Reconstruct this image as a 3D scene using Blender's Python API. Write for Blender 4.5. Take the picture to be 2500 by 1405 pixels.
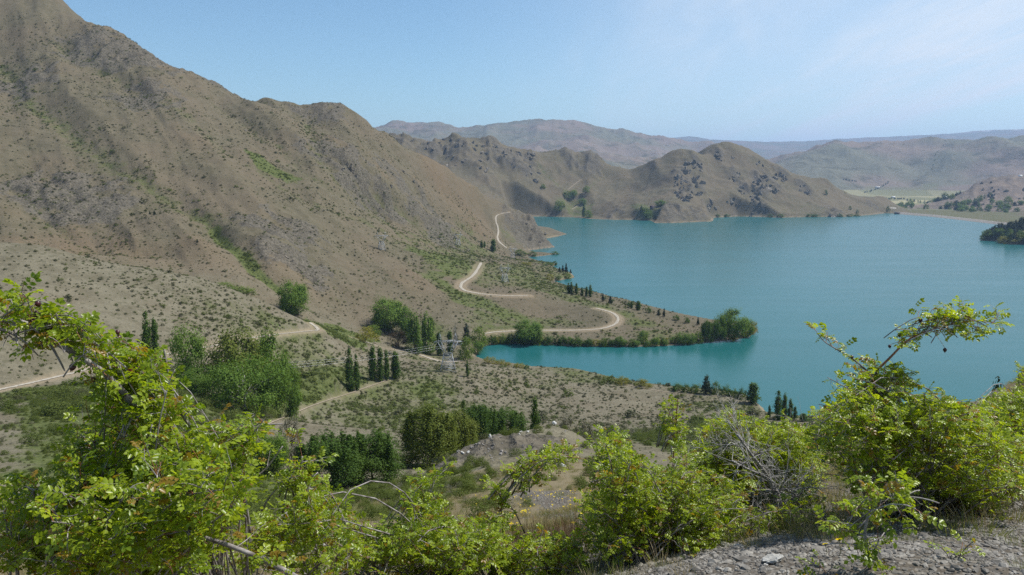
import bpy, math, random
import numpy as np
from mathutils import Vector, Matrix

scene = bpy.context.scene
for o in list(bpy.data.objects):
    bpy.data.objects.remove(o)
COL = scene.collection
R = math.radians

# ------------------------------------------------------------------ camera
EYE = 150.0                                   # metres above the lake
FPX, CX, CY = 1944.0, 1250.0, 702.5           # focal length and centre in pixels of the 2500 px photograph
PITCH = math.atan((CY - 420.0) / FPX)         # looking down, horizon near row 420
cam_d = bpy.data.cameras.new('camera')
cam = bpy.data.objects.new('camera', cam_d)
COL.objects.link(cam)
cam_d.sensor_width = 36.0
cam_d.lens = 36.0 * FPX / 2500.0
cam_d.clip_start = 0.1
cam_d.clip_end = 120000.0
cam.location = (0, 0, EYE)
cam.rotation_euler = (math.pi / 2 - PITCH, 0, 0)
scene.camera = cam

# ------------------------------------------------------------------ sky, sun, exposure
SUN_EL, SUN_AZ = R(56), R(74)                 # azimuth clockwise from +Y (the viewing direction)
world = bpy.data.worlds.new('World')
scene.world = world
world.use_nodes = True
wn, wl = world.node_tree.nodes, world.node_tree.links
wn.clear()
w_out = wn.new('ShaderNodeOutputWorld')
w_bg = wn.new('ShaderNodeBackground')
w_sky = wn.new('ShaderNodeTexSky')
w_sky.sky_type = 'NISHITA'
w_sky.sun_disc = False
w_sky.sun_elevation = SUN_EL
w_sky.sun_rotation = SUN_AZ
w_sky.altitude = 300
w_sky.air_density = 1.0
w_sky.dust_density = 0.15
w_sky.ozone_density = 1.0
w_bg.inputs['Strength'].default_value = 0.106

def wnode(t, **kw):
    n = wn.new(t)
    for k, v in kw.items():
        setattr(n, k, v)
    return n

# thin cirrus, a bank lying on the sun's side of the sky and streaks drawn out along one wind direction
w_tc = wnode('ShaderNodeTexCoord')
w_sep = wnode('ShaderNodeSeparateXYZ')
wl.new(w_tc.outputs['Generated'], w_sep.inputs[0])
def wmath(op, a, b=None, c=None, clamp=False):
    n = wnode('ShaderNodeMath', operation=op, use_clamp=clamp)
    for i, x in enumerate((a, b, c)):
        if x is None:
            continue
        if isinstance(x, (int, float)):
            n.inputs[i].default_value = x
        else:
            wl.new(x, n.inputs[i])
    return n.outputs[0]
zz = wmath('ADD', w_sep.outputs['Z'], 0.12)
px_ = wmath('DIVIDE', w_sep.outputs['X'], zz)
py_ = wmath('DIVIDE', w_sep.outputs['Y'], zz)
w_cmb = wnode('ShaderNodeCombineXYZ')
wl.new(px_, w_cmb.inputs[0]); wl.new(py_, w_cmb.inputs[1])
w_map = wnode('ShaderNodeMapping')
w_map.inputs['Rotation'].default_value = (0, 0, R(38))
w_map.inputs['Scale'].default_value = (1.25, 0.28, 1)
wl.new(w_cmb.outputs[0], w_map.inputs[0])
w_n1 = wnode('ShaderNodeTexNoise')
w_n1.inputs['Scale'].default_value = 1.1
w_n1.inputs['Detail'].default_value = 7
w_n1.inputs['Roughness'].default_value = 0.55
w_n1.inputs['Distortion'].default_value = 0.5
wl.new(w_map.outputs[0], w_n1.inputs['Vector'])
# bank: grows with the angle to the right of the view direction
w_az = wmath('ARCTAN2', w_sep.outputs['X'], w_sep.outputs['Y'])
w_bank = wnode('ShaderNodeMapRange', interpolation_type='SMOOTHSTEP')
wl.new(w_az, w_bank.inputs['Value'])
w_bank.inputs['From Min'].default_value = -0.12
w_bank.inputs['From Max'].default_value = 0.42
w_str = wnode('ShaderNodeMapRange', interpolation_type='SMOOTHSTEP')
wl.new(w_n1.outputs['Fac'], w_str.inputs['Value'])
w_str.inputs['From Min'].default_value = 0.38
w_str.inputs['From Max'].default_value = 0.64
w_map2 = wnode('ShaderNodeMapping')
w_map2.inputs['Rotation'].default_value = (0, 0, R(30))
w_map2.inputs['Scale'].default_value = (2.6, 0.6, 1)
wl.new(w_cmb.outputs[0], w_map2.inputs[0])
w_n2 = wnode('ShaderNodeTexNoise')
w_n2.inputs['Scale'].default_value = 1.3
w_n2.inputs['Detail'].default_value = 8
w_n2.inputs['Roughness'].default_value = 0.62
w_n2.inputs['Distortion'].default_value = 0.8
wl.new(w_map2.outputs[0], w_n2.inputs['Vector'])
w_fib = wnode('ShaderNodeMapRange', interpolation_type='SMOOTHSTEP')
wl.new(w_n2.outputs['Fac'], w_fib.inputs['Value'])
w_fib.inputs['From Min'].default_value = 0.35
w_fib.inputs['From Max'].default_value = 0.68
w_sf = wmath('MULTIPLY', w_str.outputs[0], wmath('MULTIPLY_ADD', w_fib.outputs[0], 0.6, 0.4))
w_f = wmath('MULTIPLY_ADD', w_sf, 0.62, 0.46)
w_f = wmath('MULTIPLY', w_f, w_bank.outputs[0])
w_f2 = wmath('MULTIPLY', w_f, 0.92, clamp=True)
w_mix = wnode('ShaderNodeMix', data_type='RGBA')
wl.new(w_f2, w_mix.inputs['Factor'])
w_tint = wnode('ShaderNodeMix', data_type='RGBA', blend_type='MULTIPLY')
w_tint.inputs['Factor'].default_value = 1.0
wl.new(w_sky.outputs[0], w_tint.inputs['A'])
w_tint.inputs['B'].default_value = (0.80, 0.98, 1.04, 1)
wl.new(w_tint.outputs['Result'], w_mix.inputs['A'])
w_mix.inputs['B'].default_value = (6.6, 7.2, 7.9, 1)
wl.new(w_mix.outputs['Result'], w_bg.inputs['Color'])
wl.new(w_bg.outputs[0], w_out.inputs['Surface'])

sun_d = bpy.data.lights.new('sun', 'SUN')
sun_d.energy = 5.0
sun_d.angle = R(0.53)
sun_d.color = (1.0, 0.968, 0.915)
sun = bpy.data.objects.new('sun', sun_d)
COL.objects.link(sun)
sdir = Vector((math.sin(SUN_AZ) * math.cos(SUN_EL), math.cos(SUN_AZ) * math.cos(SUN_EL), math.sin(SUN_EL)))
sun.rotation_euler = sdir.to_track_quat('Z', 'Y').to_euler()
sun.location = (0, 0, 400)

vs = scene.view_settings
vs.view_transform = 'Standard'
vs.look = 'None'
vs.exposure = 0.25
vs.gamma = 1.0
vs.use_curve_mapping = False
try:
    scene.cycles.use_denoising = False
    scene.cycles.volume_bounces = 0
    scene.cycles.max_bounces = 6
    scene.cycles.transparent_max_bounces = 4
    scene.cycles.caustics_reflective = False
    scene.cycles.caustics_refractive = False
except Exception:
    pass

# ------------------------------------------------------------------ helpers: pixels <-> world
def ray(u, v):
    """direction through pixel (u, v) scaled to one metre of depth along +Y"""
    a, b = (u - CX) / FPX, (CY - v) / FPX
    y = math.cos(PITCH) + b * math.sin(PITCH)
    z = -math.sin(PITCH) + b * math.cos(PITCH)
    return a / y, z / y
def at(u, v, D):
    a, s = ray(u, v)
    return np.array((a * D, D, EYE + s * D))
def atz(u, v, z):
    a, s = ray(u, v)
    D = (z - EYE) / s
    return np.array((a * D, D, z))

def px_of(p):
    d = np.asarray(p, float) - np.array((0, 0, EYE))
    f = d[..., 1] * math.cos(PITCH) - d[..., 2] * math.sin(PITCH)
    up = d[..., 1] * math.sin(PITCH) + d[..., 2] * math.cos(PITCH)
    return CX + FPX * d[..., 0] / f, CY - FPX * up / f, f


# ------------------------------------------------------------------ helpers: noise
def _hash(ix, iy, seed):
    h = (ix.astype(np.int64) * 374761393 + iy.astype(np.int64) * 668265263 + seed * 1274126177) & 0xFFFFFFFF
    h = ((h ^ (h >> 13)) * 1274126177) & 0xFFFFFFFF
    return ((h ^ (h >> 16)) & 0xFFFF) / 65535.0
def vnoise(x, y, seed=0):
    ix, iy = np.floor(x), np.floor(y)
    fx, fy = x - ix, y - iy
    fx = fx * fx * fx * (fx * (fx * 6 - 15) + 10)
    fy = fy * fy * fy * (fy * (fy * 6 - 15) + 10)
    a, b = _hash(ix, iy, seed), _hash(ix + 1, iy, seed)
    c, d = _hash(ix, iy + 1, seed), _hash(ix + 1, iy + 1, seed)
    return (a + (b - a) * fx) * (1 - fy) + (c + (d - c) * fx) * fy
def fbm(x, y, oct=4, seed=0, gain=0.5):
    s, a, t = np.zeros_like(x), 1.0, 0.0
    for i in range(oct):
        s += a * (vnoise(x, y, seed + i * 17) * 2 - 1); t += a
        x, y = x * 2.03 + 13.7, y * 2.03 - 7.1
        a *= gain
    return s / t
def ridged(x, y, oct=4, seed=0, gain=0.5):
    s, a, t = np.zeros_like(x), 1.0, 0.0
    for i in range(oct):
        n = 1 - np.abs(vnoise(x, y, seed + i * 23) * 2 - 1) * 1.6
        s += a * n; t += a
        x, y = x * 2.1 + 5.3, y * 2.1 + 9.2
        a *= gain
    return s / t
def sstep(a, b, x):
    t = np.clip((x - a) / (b - a), 0, 1)
    return t * t * (3 - 2 * t)
def seg_dist(px, py, line):
    """distance from points to a polyline in plan"""
    best = np.full(px.shape, 1e12)
    for (ax, ay), (bx, by) in zip(line[:-1], line[1:]):
        dx, dy = bx - ax, by - ay
        L = dx * dx + dy * dy + 1e-9
        t = np.clip(((px - ax) * dx + (py - ay) * dy) / L, 0, 1)
        d = (px - ax - t * dx) ** 2 + (py - ay - t * dy) ** 2
        np.minimum(best, d, out=best)
    return np.sqrt(best)
def in_poly(px, py, poly):
    ins = np.zeros(px.shape, bool)
    n = len(poly)
    for i in range(n):
        x1, y1 = poly[i]; x2, y2 = poly[(i + 1) % n]
        c = ((y1 > py) != (y2 > py))
        with np.errstate(divide='ignore', invalid='ignore'):
            xi = (x2 - x1) * (py - y1) / (y2 - y1 + 1e-12) + x1
        ins ^= c & (px < xi)
    return ins
# ------------------------------------------------------------------ terrain control points (a surveyed landscape)
CP = []
def add(*pts):
    for p in pts:
        CP.append(at(*p))
def addz(*pts):
    for p in pts:
        CP.append(atz(*p))
def line(pts, back=None, step=0.03):
    """a crest or slope line given as (u, v, depth); back=(depth factor, slope): ground dropping behind the crest"""
    P = [at(*p) for p in pts]
    out = []
    for a, b in zip(P[:-1], P[1:]):
        d = math.hypot(math.atan2(a[0], a[1]) - math.atan2(b[0], b[1]), math.log(math.hypot(a[0], a[1])) - math.log(math.hypot(b[0], b[1])))
        n = max(1, int(d / step))
        for i in range(n):
            out.append(a + (b - a) * i / n)
    out.append(P[-1])
    CP.extend(out)
    if back:
        for p in out:
            q = p.copy()
            q[:2] *= back[0]
            q[2] = p[2] - back[1] * math.hypot(*(q[:2] - p[:2]))
            CP.append(q)

# where the photographer stands, gravel bench to the right, slope falling away to the left
for rad_ in (0.9, 1.3, 1.8, 2.5, 3.4, 4.6):
    for deg_ in (-76, -60, -45, -32, -20, -8, 4, 16, 28, 40, 55, 76):
        x, y = rad_ * math.sin(R(deg_)), rad_ * math.cos(R(deg_))
        if rad_ > 3 and 0 < deg_ < 36:
            continue
        CP.append(np.array((x, y, 148.38 - 0.10 * max(0, y - 0.8) - (0.22 * max(0, -x) + 0.10 * max(0, y - 0.8) if x < 0.3 else 0))))
for x, y, z in ((9, 2.4, 148.2), (-9, 3, 145.2), (16, 4, 147.6), (-20, 6, 142)):
    CP.append(np.array((x, y, z)))
add((2500, 1405, 2.9), (2000, 1405, 3.1), (1700, 1405, 3.3), (2500, 1300, 4.0), (2200, 1300, 4.2), (1900, 1330, 4.0),
    (2500, 1230, 5.4), (2200, 1240, 5.6), (1900, 1270, 5.4), (1700, 1340, 4.7), (1500, 1405, 4.4), (2700, 1300, 4.2), (3000, 1300, 4.6),
    (2500, 1110, 9.5), (2200, 1140, 9.0), (1900, 1190, 8.5), (1650, 1280, 7.5), (2800, 1150, 8),
    (2450, 1010, 24), (2300, 1070, 17), (2050, 1120, 15), (1800, 1180, 14), (2600, 985, 26), (2900, 980, 26),
    (1300, 1405, 5.6), (1000, 1405, 6.5), (600, 1405, 8), (100, 1405, 9), (-300, 1405, 10),
    (1330, 1300, 12), (1000, 1310, 14), (600, 1320, 20), (100, 1330, 22), (-300, 1330, 24),
    (1340, 1235, 24), (1180, 1230, 27), (1000, 1260, 30), (1480, 1190, 30), (1560, 1230, 20), (1340, 1150, 48), (1200, 1150, 58), (1050, 1200, 55), (1450, 1130, 60))
line([(2380, 1000, 42), (2480, 968, 60), (2560, 955, 70), (2700, 945, 70), (2950, 940, 70)], back=(1.35, 0.75))
add((2250, 1110, 45), (2050, 1150, 45), (1850, 1180, 45), (1700, 1200, 40))
# rocky knoll on the spur below
line([(1120, 1125, 76), (1150, 1100, 82), (1200, 1068, 90), (1280, 1050, 97), (1350, 1036, 102), (1420, 1062, 99), (1480, 1105, 88), (1540, 1140, 75)], back=(1.35, 0.52))
add((1350, 1105, 70), (1250, 1110, 74), (1440, 1110, 76))
add((1350, 1105, 190), (1500, 1080, 210), (1250, 1120, 190), (1650, 1060, 260), (1850, 1050, 290), (2050, 1060, 300), (2300, 1060, 310), (2550, 1045, 330))
# slope and valley to the left
add((900, 1270, 85), (700, 1260, 85), (450, 1270, 80), (150, 1270, 80), (-200, 1260, 85),
    (950, 1180, 128), (850, 1218, 135), (1020, 1128, 185), (1060, 1153, 165), (740, 1150, 165), (500, 1160, 145), (300, 1150, 140), (100, 1170, 130),
    (100, 1080, 180), (300, 1060, 205), (-150, 1050, 200), (0, 1000, 240), (250, 1000, 245), (450, 960, 285), (550, 1015, 275), (700, 1025, 305), (610, 1005, 295),
    (900, 1050, 290), (1050, 1075, 290), (800, 1100, 235), (1200, 1075, 290), (1330, 1060, 310),
    (745, 925, 445), (690, 960, 395))
line([(-250, 985, 285), (0, 950, 305), (150, 915, 335), (300, 885, 365), (520, 845, 420), (650, 820, 465), (780, 798, 525)])
add((740, 865, 445), (650, 900, 375), (800, 900, 440), (850, 850, 520))
# the nearer spur above the road
line([(-300, 560, 470), (0, 592, 480), (120, 606, 485), (250, 638, 490), (400, 662, 500), (480, 680, 505), (560, 706, 512), (640, 735, 520), (700, 765, 527), (770, 793, 532)], back=(1.10, 0.22))
add((0, 700, 400), (0, 820, 345), (200, 740, 415), (200, 830, 370), (400, 760, 445), (600, 770, 490), (-250, 750, 380))
# gully beyond the spur and the stream down to the bay
line([(300, 600, 640), (520, 640, 640), (640, 690, 615), (720, 760, 585), (800, 800, 580), (880, 830, 590), (960, 850, 610), (1040, 862, 628)])
# the hill that carries the pylon
line([(680, 1025, 345), (720, 1008, 370), (780, 985, 405), (850, 963, 445), (960, 921, 495), (1040, 907, 515), (1092, 902, 524), (1140, 900, 532), (1200, 896, 550)])
for u, v in ((1200, 890), (1250, 897), (1300, 906), (1350, 909), (1400, 913), (1450, 924), (1500, 936), (1560, 947), (1600, 953), (1650, 959), (1720, 965), (1780, 970), (1830, 980), (1856, 1004)):
    CP.append(atz(u, v, 5.0))
add((1000, 960, 472), (1100, 955, 487), (1150, 1000, 455), (1300, 960, 512), (1300, 1015, 455), (1450, 970, 502), (1450, 1020, 448), (1600, 990, 488), (1600, 1020, 442), (1750, 1000, 460), (1000, 1010, 422), (880, 1000, 412), (1880, 1030, 420))
add((920, 905, 525), (880, 890, 520), (1000, 875, 575), (1060, 881, 590), (1130, 884, 610))
# peninsula
line([(1180, 812, 690), (1340, 806, 717), (1480, 800, 732), (1515, 780, 757), (1490, 765, 768), (1455, 755, 782)])
line([(1340, 700, 905), (1400, 716, 880), (1480, 737, 840), (1560, 757, 808), (1650, 778, 776), (1740, 793, 756), (1800, 803, 748)])
add((1330, 760, 790), (1420, 780, 757), (1250, 770, 755), (1600, 800, 745), (1700, 815, 733), (1150, 800, 690), (1050, 800, 680), (1080, 835, 655))
line([(1175, 645, 1000), (1160, 672, 905), (1118, 700, 835), (1135, 712, 815), (1200, 722, 803), (1290, 722, 813)])
add((1230, 690, 890), (1300, 680, 990), (1280, 650, 1150), (1220, 640, 1080), (1330, 640, 1270), (1340, 672, 1100), (1200, 618, 1300), (1290, 614, 1480), (1310, 600, 1570))
# mountain face, columns from foot to crest
add((800, 750, 660), (800, 650, 745), (800, 500, 880), (800, 400, 990), (800, 330, 1120),
    (900, 760, 680), (900, 700, 720), (900, 600, 860), (900, 500, 985), (900, 400, 1160),
    (1000, 800, 680), (1000, 700, 765), (1000, 600, 985), (1000, 540, 1090), (1000, 450, 1250),
    (1100, 780, 700), (1100, 640, 950), (1100, 600, 1140), (1100, 500, 1370), (1200, 600, 1350), (1200, 560, 1500), (1250, 560, 1600),
    (640, 650, 655), (640, 560, 745), (640, 450, 880), (640, 350, 1020),
    (480, 600, 660), (480, 500, 770), (480, 400, 880), (480, 300, 1010),
    (320, 560, 675), (320, 450, 795), (320, 350, 905), (320, 220, 1080),
    (150, 560, 665), (150, 500, 730), (150, 420, 810), (150, 300, 945), (150, 150, 1130),
    (0, 560, 640), (0, 500, 700), (0, 420, 790), (0, 300, 920), (0, 100, 1180),
    (-200, 520, 640), (-200, 420, 760), (-200, 250, 960), (-200, 0, 1300))
line([(-300, -150, 1600), (0, -95, 1500), (120, -30, 1420), (160, 5, 1385), (200, 42, 1350), (235, 66, 1325), (275, 72, 1310), (300, 92, 1300), (350, 128, 1285), (400, 160, 1275), (440, 182, 1265), (500, 200, 1260), (540, 214, 1258),
      (580, 236, 1258), (612, 248, 1262), (640, 250, 1300), (700, 262, 1330), (745, 268, 1345), (775, 266, 1350), (800, 273, 1350), (826, 272, 1352), (860, 287, 1360), (900, 307, 1370), (925, 317, 1380), (1000, 358, 1430), (1100, 420, 1520), (1200, 480, 1640), (1290, 526, 1745), (1340, 552, 1815), (1376, 569, 1868)], back=(1.12, 0.55))
for a, d in ((-44, 1900), (-30, 2000), (-20, 1950), (-14, 2050)):
    CP.append(np.array((d * math.sin(R(a)), d * math.cos(R(a)), 120.0 if a < -15 else 60)))
# craggy ridge behind, down to the far shore
line([(700, 300, 2900), (860, 318, 2900), (940, 335, 2900), (990, 338, 2900), (1060, 341, 2920), (1110, 336, 2950), (1180, 346, 2980), (1230, 357, 3000), (1280, 371, 3020), (1330, 375, 3040), (1400, 378, 3060), (1450, 389, 3080)], back=(1.12, 0.4))
line([(1450, 389, 3080), (1480, 398, 3090), (1510, 410, 3100), (1545, 427, 3090)])
add((1420, 420, 3500), (1480, 420, 3600), (1560, 430, 3600))
add((1050, 400, 2750), (1150, 420, 2700), (1150, 470, 2550), (1250, 450, 2700), (1250, 500, 2600), (1330, 480, 2780), (1330, 518, 2660), (1400, 450, 2890), (1400, 500, 2720), (1440, 480, 2830), (1480, 440, 2960), (1510, 460, 2900), (1440, 525, 2680), (1380, 525, 2670))
add((1100, 520, 2350), (1000, 480, 2350), (800, 430, 2450))
# the peaked hill across the lake
line([(1560, 418, 3070), (1600, 392, 3050)])
line([(1620, 380, 3035), (1640, 366, 3030), (1662, 360, 3020), (1688, 376, 3040), (1715, 378, 3080), (1735, 358, 3110), (1758, 347, 3120), (1790, 352, 3130), (1820, 358, 3130), (1850, 380, 3120), (1890, 405, 3110), (1930, 424, 3090), (1980, 440, 3070), (2010, 437, 3060), (2040, 455, 3040), (2080, 480, 3000), (2140, 505, 2960), (2185, 519, 2920)], back=(1.10, 0.45))
add((1560, 470, 2840), (1540, 515, 2560), (1640, 440, 2790), (1650, 500, 2540), (1620, 530, 2420), (1740, 440, 2850), (1740, 500, 2630), (1840, 430, 2930), (1840, 500, 2730), (1940, 470, 2870), (1950, 515, 2710), (2040, 495, 2870), (1480, 505, 2700), (1690, 533, 2440), (1700, 410, 2890), (1790, 400, 2960), (1780, 470, 2760), (1890, 470, 2820))

# the wooded point at the right
line([(2400, 577, 1800), (2440, 572, 1790), (2500, 562, 1790), (2600, 545, 1800), (2800, 520, 1800)], back=(1.1, 0.15))
# valley floor below the dam, the bouldered hill, far ranges
for x, y, z in ((1500, 3200, -8), (1150, 3300, -8), (1500, 4200, -12), (2300, 3300, -5), (2100, 4300, -10), (1500, 5500, -10), (2600, 5600, -5), (3500, 5000, 0), (800, 4300, 0), (400, 5200, 30)):
    CP.append(np.array((x, y, float(z))))
line([(2190, 512, 3350), (2260, 500, 3450), (2330, 482, 3500), (2370, 455, 3540), (2400, 441, 3560), (2450, 437, 3580), (2520, 425, 3600), (2650, 400, 3600), (2900, 380, 3600)], back=(1.14, 0.28))
add((2330, 505, 3250), (2450, 480, 3300), (2450, 515, 3050), (2350, 525, 2950), (2600, 500, 3000))
line([(1840, 415, 7400), (1885, 388, 7300), (1930, 365, 7300), (1990, 351, 7300), (2070, 349, 7300), (2150, 346, 7300), (2190, 352, 7350), (2240, 358, 7400), (2330, 351, 7300), (2420, 347, 7200), (2500, 345, 7200), (2700, 335, 7000), (2950, 330, 7000)], back=(1.15, 0.22))
add((1960, 400, 6500), (2080, 410, 6300), (2060, 440, 6000), (2200, 400, 6300), (2200, 440, 6000), (2350, 400, 6100), (2350, 435, 5800), (2500, 390, 5900), (2500, 420, 5500), (1900, 430, 6000))
line([(700, 330, 9500), (860, 325, 9500), (925, 317, 9500), (960, 300, 9500), (980, 299, 9500), (1060, 304, 9600), (1150, 315, 9700), (1200, 307, 9800), (1260, 305, 9800), (1330, 303, 9800), (1400, 305, 9800), (1450, 310, 9800), (1500, 321, 9800), (1540, 327, 9800), (1590, 329, 9800), (1640, 341, 9700), (1690, 345, 9600), (1740, 357, 9500), (1800, 375, 9300), (1850, 395, 9000)], back=(1.15, 0.2))
add((1000, 340, 8200), (1150, 350, 8000), (1300, 350, 8000), (1300, 380, 7000), (1450, 350, 8200), (1450, 390, 7000), (1550, 375, 7800), (1550, 410, 6200), (1650, 380, 7800), (1200, 330, 8900), (1380, 325, 9000), (1700, 400, 7000))
line([(600, 345, 20000), (1000, 345, 20000), (1400, 345, 20000), (1640, 336, 20000), (1690, 332, 20000), (1730, 340, 20000), (1770, 350, 20000), (1830, 351, 20000), (1900, 350, 20000), (1990, 343, 20000), (2050, 338, 20000), (2120, 344, 20000), (2180, 337, 20000), (2260, 338, 20000), (2320, 331, 20000), (2420, 326, 20000), (2500, 320, 20000), (2700, 318, 20000), (2950, 318, 20000)], back=(1.12, 0.08), step=0.02)
add((1800, 365, 15500), (2000, 362, 15500), (2250, 355, 15500), (2500, 345, 15500), (1700, 375, 14000), (1300, 380, 14000))

# shoreline of the lake
SH_PX = [(1158, 874), (1180, 881), (1250, 893), (1300, 902), (1350, 905), (1400, 909), (1450, 920), (1500, 932), (1560, 943), (1600, 949), (1650, 955), (1720, 961), (1780, 966), (1830, 975), (1862, 998),
         (1872, 1016), (1930, 1040), (2050, 1050), (2200, 1040), (2350, 1030), (2500, 1020), (2700, 1005), (3000, 960), (3100, 800), (3100, 640), (2800, 612),
         (2560, 602), (2500, 597), (2462, 597), (2440, 590), (2396, 587), (2399, 577), (2425, 566), (2500, 556), (2560, 552), (2520, 550), (2432, 548), (2350, 538), (2270, 529), (2215, 525), (2190, 522), (2160, 521), (2128, 525), (2060, 530), (1985, 530), (1900, 532), (1860, 530), (1800, 529),
         (1742, 532), (1738, 541), (1690, 543), (1640, 545), (1600, 545), (1590, 539), (1540, 537), (1500, 537), (1440, 535), (1400, 531), (1330, 529), (1260, 529), (1262, 545),
         (1340, 556), (1384, 572), (1360, 578), (1329, 583), (1338, 593), (1354, 604), (1322, 608), (1290, 612), (1278, 615), (1320, 616), (1364, 620), (1320, 626), (1272, 628), (1300, 634), (1335, 640), (1361, 645), (1336, 657), (1360, 660), (1392, 666), (1402, 678), (1365, 685), (1326, 688),
         (1345, 699), (1400, 713), (1480, 734), (1560, 753), (1650, 774), (1740, 788), (1800, 789), (1840, 795), (1849, 808), (1830, 822), (1800, 829), (1700, 839), (1620, 845), (1550, 847), (1420, 846), (1300, 840), (1220, 839), (1184, 844), (1166, 860)]
SHORE = [tuple(atz(u, v, 0)[:2]) for u, v in SH_PX]

# radial basis interpolation in log-polar plan coordinates
CP = np.array(CP)
def lp(x, y):
    return np.arctan2(x, y), np.log(np.hypot(x, y))
ca, cr = lp(CP[:, 0], CP[:, 1])
keep = []
for i in range(len(ca)):                      # drop near-duplicates
    if all((ca[i] - ca[j]) ** 2 + (cr[i] - cr[j]) ** 2 > 0.006 ** 2 for j in keep):
        keep.append(i)
ca, cr, cz = ca[keep], cr[keep], CP[keep, 2]
C2 = 0.010 ** 2
Phi = np.sqrt((ca[:, None] - ca[None]) ** 2 + (cr[:, None] - cr[None]) ** 2 + C2)
n = len(ca)
A = np.zeros((n + 3, n + 3))
A[:n, :n] = Phi
A[:n, n] = 1; A[:n, n + 1] = ca; A[:n, n + 2] = cr
A[n:, :n] = A[:n, n:].T
wts = np.linalg.solve(A, np.concatenate([cz, [0, 0, 0]]))
def base_height(a, r):
    out = np.empty(a.shape)
    fa, fr, fo = a.ravel(), r.ravel(), out.ravel()
    for i in range(0, fa.size, 4000):
        s = slice(i, i + 4000)
        P = np.sqrt((fa[s, None] - ca) ** 2 + (fr[s, None] - cr) ** 2 + C2)
        fo[s] = P @ wts[:n] + wts[n] + wts[n + 1] * fa[s] + wts[n + 2] * fr[s]
    return fo.reshape(a.shape)

# polar grid round the viewpoint: fine where the land is seen, coarse at the edges
az = np.concatenate([np.linspace(-75, -38, 22)[:-1], np.linspace(-38, 38, 700), np.linspace(38, 75, 22)[1:]])
az = np.radians(az)
rr = np.concatenate([np.geomspace(1.2, 60, 130)[:-1], np.geomspace(60, 300, 130)[:-1], np.geomspace(300, 2330, 500)[:-1], np.geomspace(2330, 3250, 170)[:-1], np.geomspace(3250, 3600, 24)[:-1], np.geomspace(3600, 26000, 150)])
NA, NR = len(az), len(rr)
AZ, RR = np.meshgrid(az, rr, indexing='ij')
X, Y = RR * np.sin(AZ), RR * np.cos(AZ)
# smooth base on a third of the grid, then bilinear
ia = np.unique(np.concatenate([np.arange(0, NA, 3), [NA - 1]]))
ir = np.unique(np.concatenate([np.arange(0, NR, 3), [NR - 1]]))
Zc = base_height(AZ[np.ix_(ia, ir)], np.log(RR[np.ix_(ia, ir)]))
Zt = np.empty((NA, len(ir)))
for j in range(len(ir)):
    Zt[:, j] = np.interp(np.arange(NA), ia, Zc[:, j])
Z = np.empty((NA, NR))
for i in range(NA):
    Z[i] = np.interp(np.arange(NR), ir, Zt[i])

def hit(u, v, rmin=20.0):
    """first ground point met by the sight line through a pixel, beyond rmin"""
    a, s = ray(u, v)
    h = math.hypot(a, 1.0)
    te = s / h
    fi = np.interp(math.atan2(a, 1.0), az, np.arange(NA))
    i0 = min(int(fi), NA - 2); t = fi - i0
    zc = Z[i0] * (1 - t) + Z[i0 + 1] * t
    e = (zc - EYE) / rr - te
    k0 = int(np.searchsorted(rr, rmin))
    k = k0 + int(np.argmax(e[k0:] >= 0))
    if e[k] < 0:
        k = k0 + int(np.argmax(e[k0:]))
        r_ = rr[k]
    elif k == 0:
        r_ = rr[0]
    else:
        f = e[k - 1] / (e[k - 1] - e[k]) if e[k - 1] != e[k] else 0
        f = min(max(f, 0), 1)
        r_ = rr[k - 1] + (rr[k] - rr[k - 1]) * f
    return np.array((r_ * a / h, r_ / h, np.interp(r_, rr, zc)))
def ground_z(x, y):
    x = np.asarray(x, float); y = np.asarray(y, float)
    fa = np.interp(np.arctan2(x, y), az, np.arange(NA)); fr = np.interp(np.hypot(x, y), rr, np.arange(NR))
    i = np.clip(fa.astype(int), 0, NA - 2); j = np.clip(fr.astype(int), 0, NR - 2)
    s, t = fa - i, fr - j
    return (Z[i, j] * (1 - s) + Z[i + 1, j] * s) * (1 - t) + (Z[i, j + 1] * (1 - s) + Z[i + 1, j + 1] * s) * t
# ------------------------------------------------------------------ relief: gullies, spurs, crags, shore
def track(px, rmin=60.0, n=6):
    """polyline drawn over the land, as plan points"""
    out = []
    for (u0, v0), (u1, v1) in zip(px[:-1], px[1:]):
        m = max(1, int(math.hypot(u1 - u0, v1 - v0) / n))
        for i in range(m):
            out.append(hit(u0 + (u1 - u0) * i / m, v0 + (v1 - v0) * i / m, rmin))
    out.append(hit(*px[-1], rmin))
    return np.array(out)
def smooth_line(P, k=2):
    P = P.copy()
    for _ in range(k):
        P[1:-1] = 0.25 * P[:-2] + 0.5 * P[1:-1] + 0.25 * P[2:]
    return P

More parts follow.
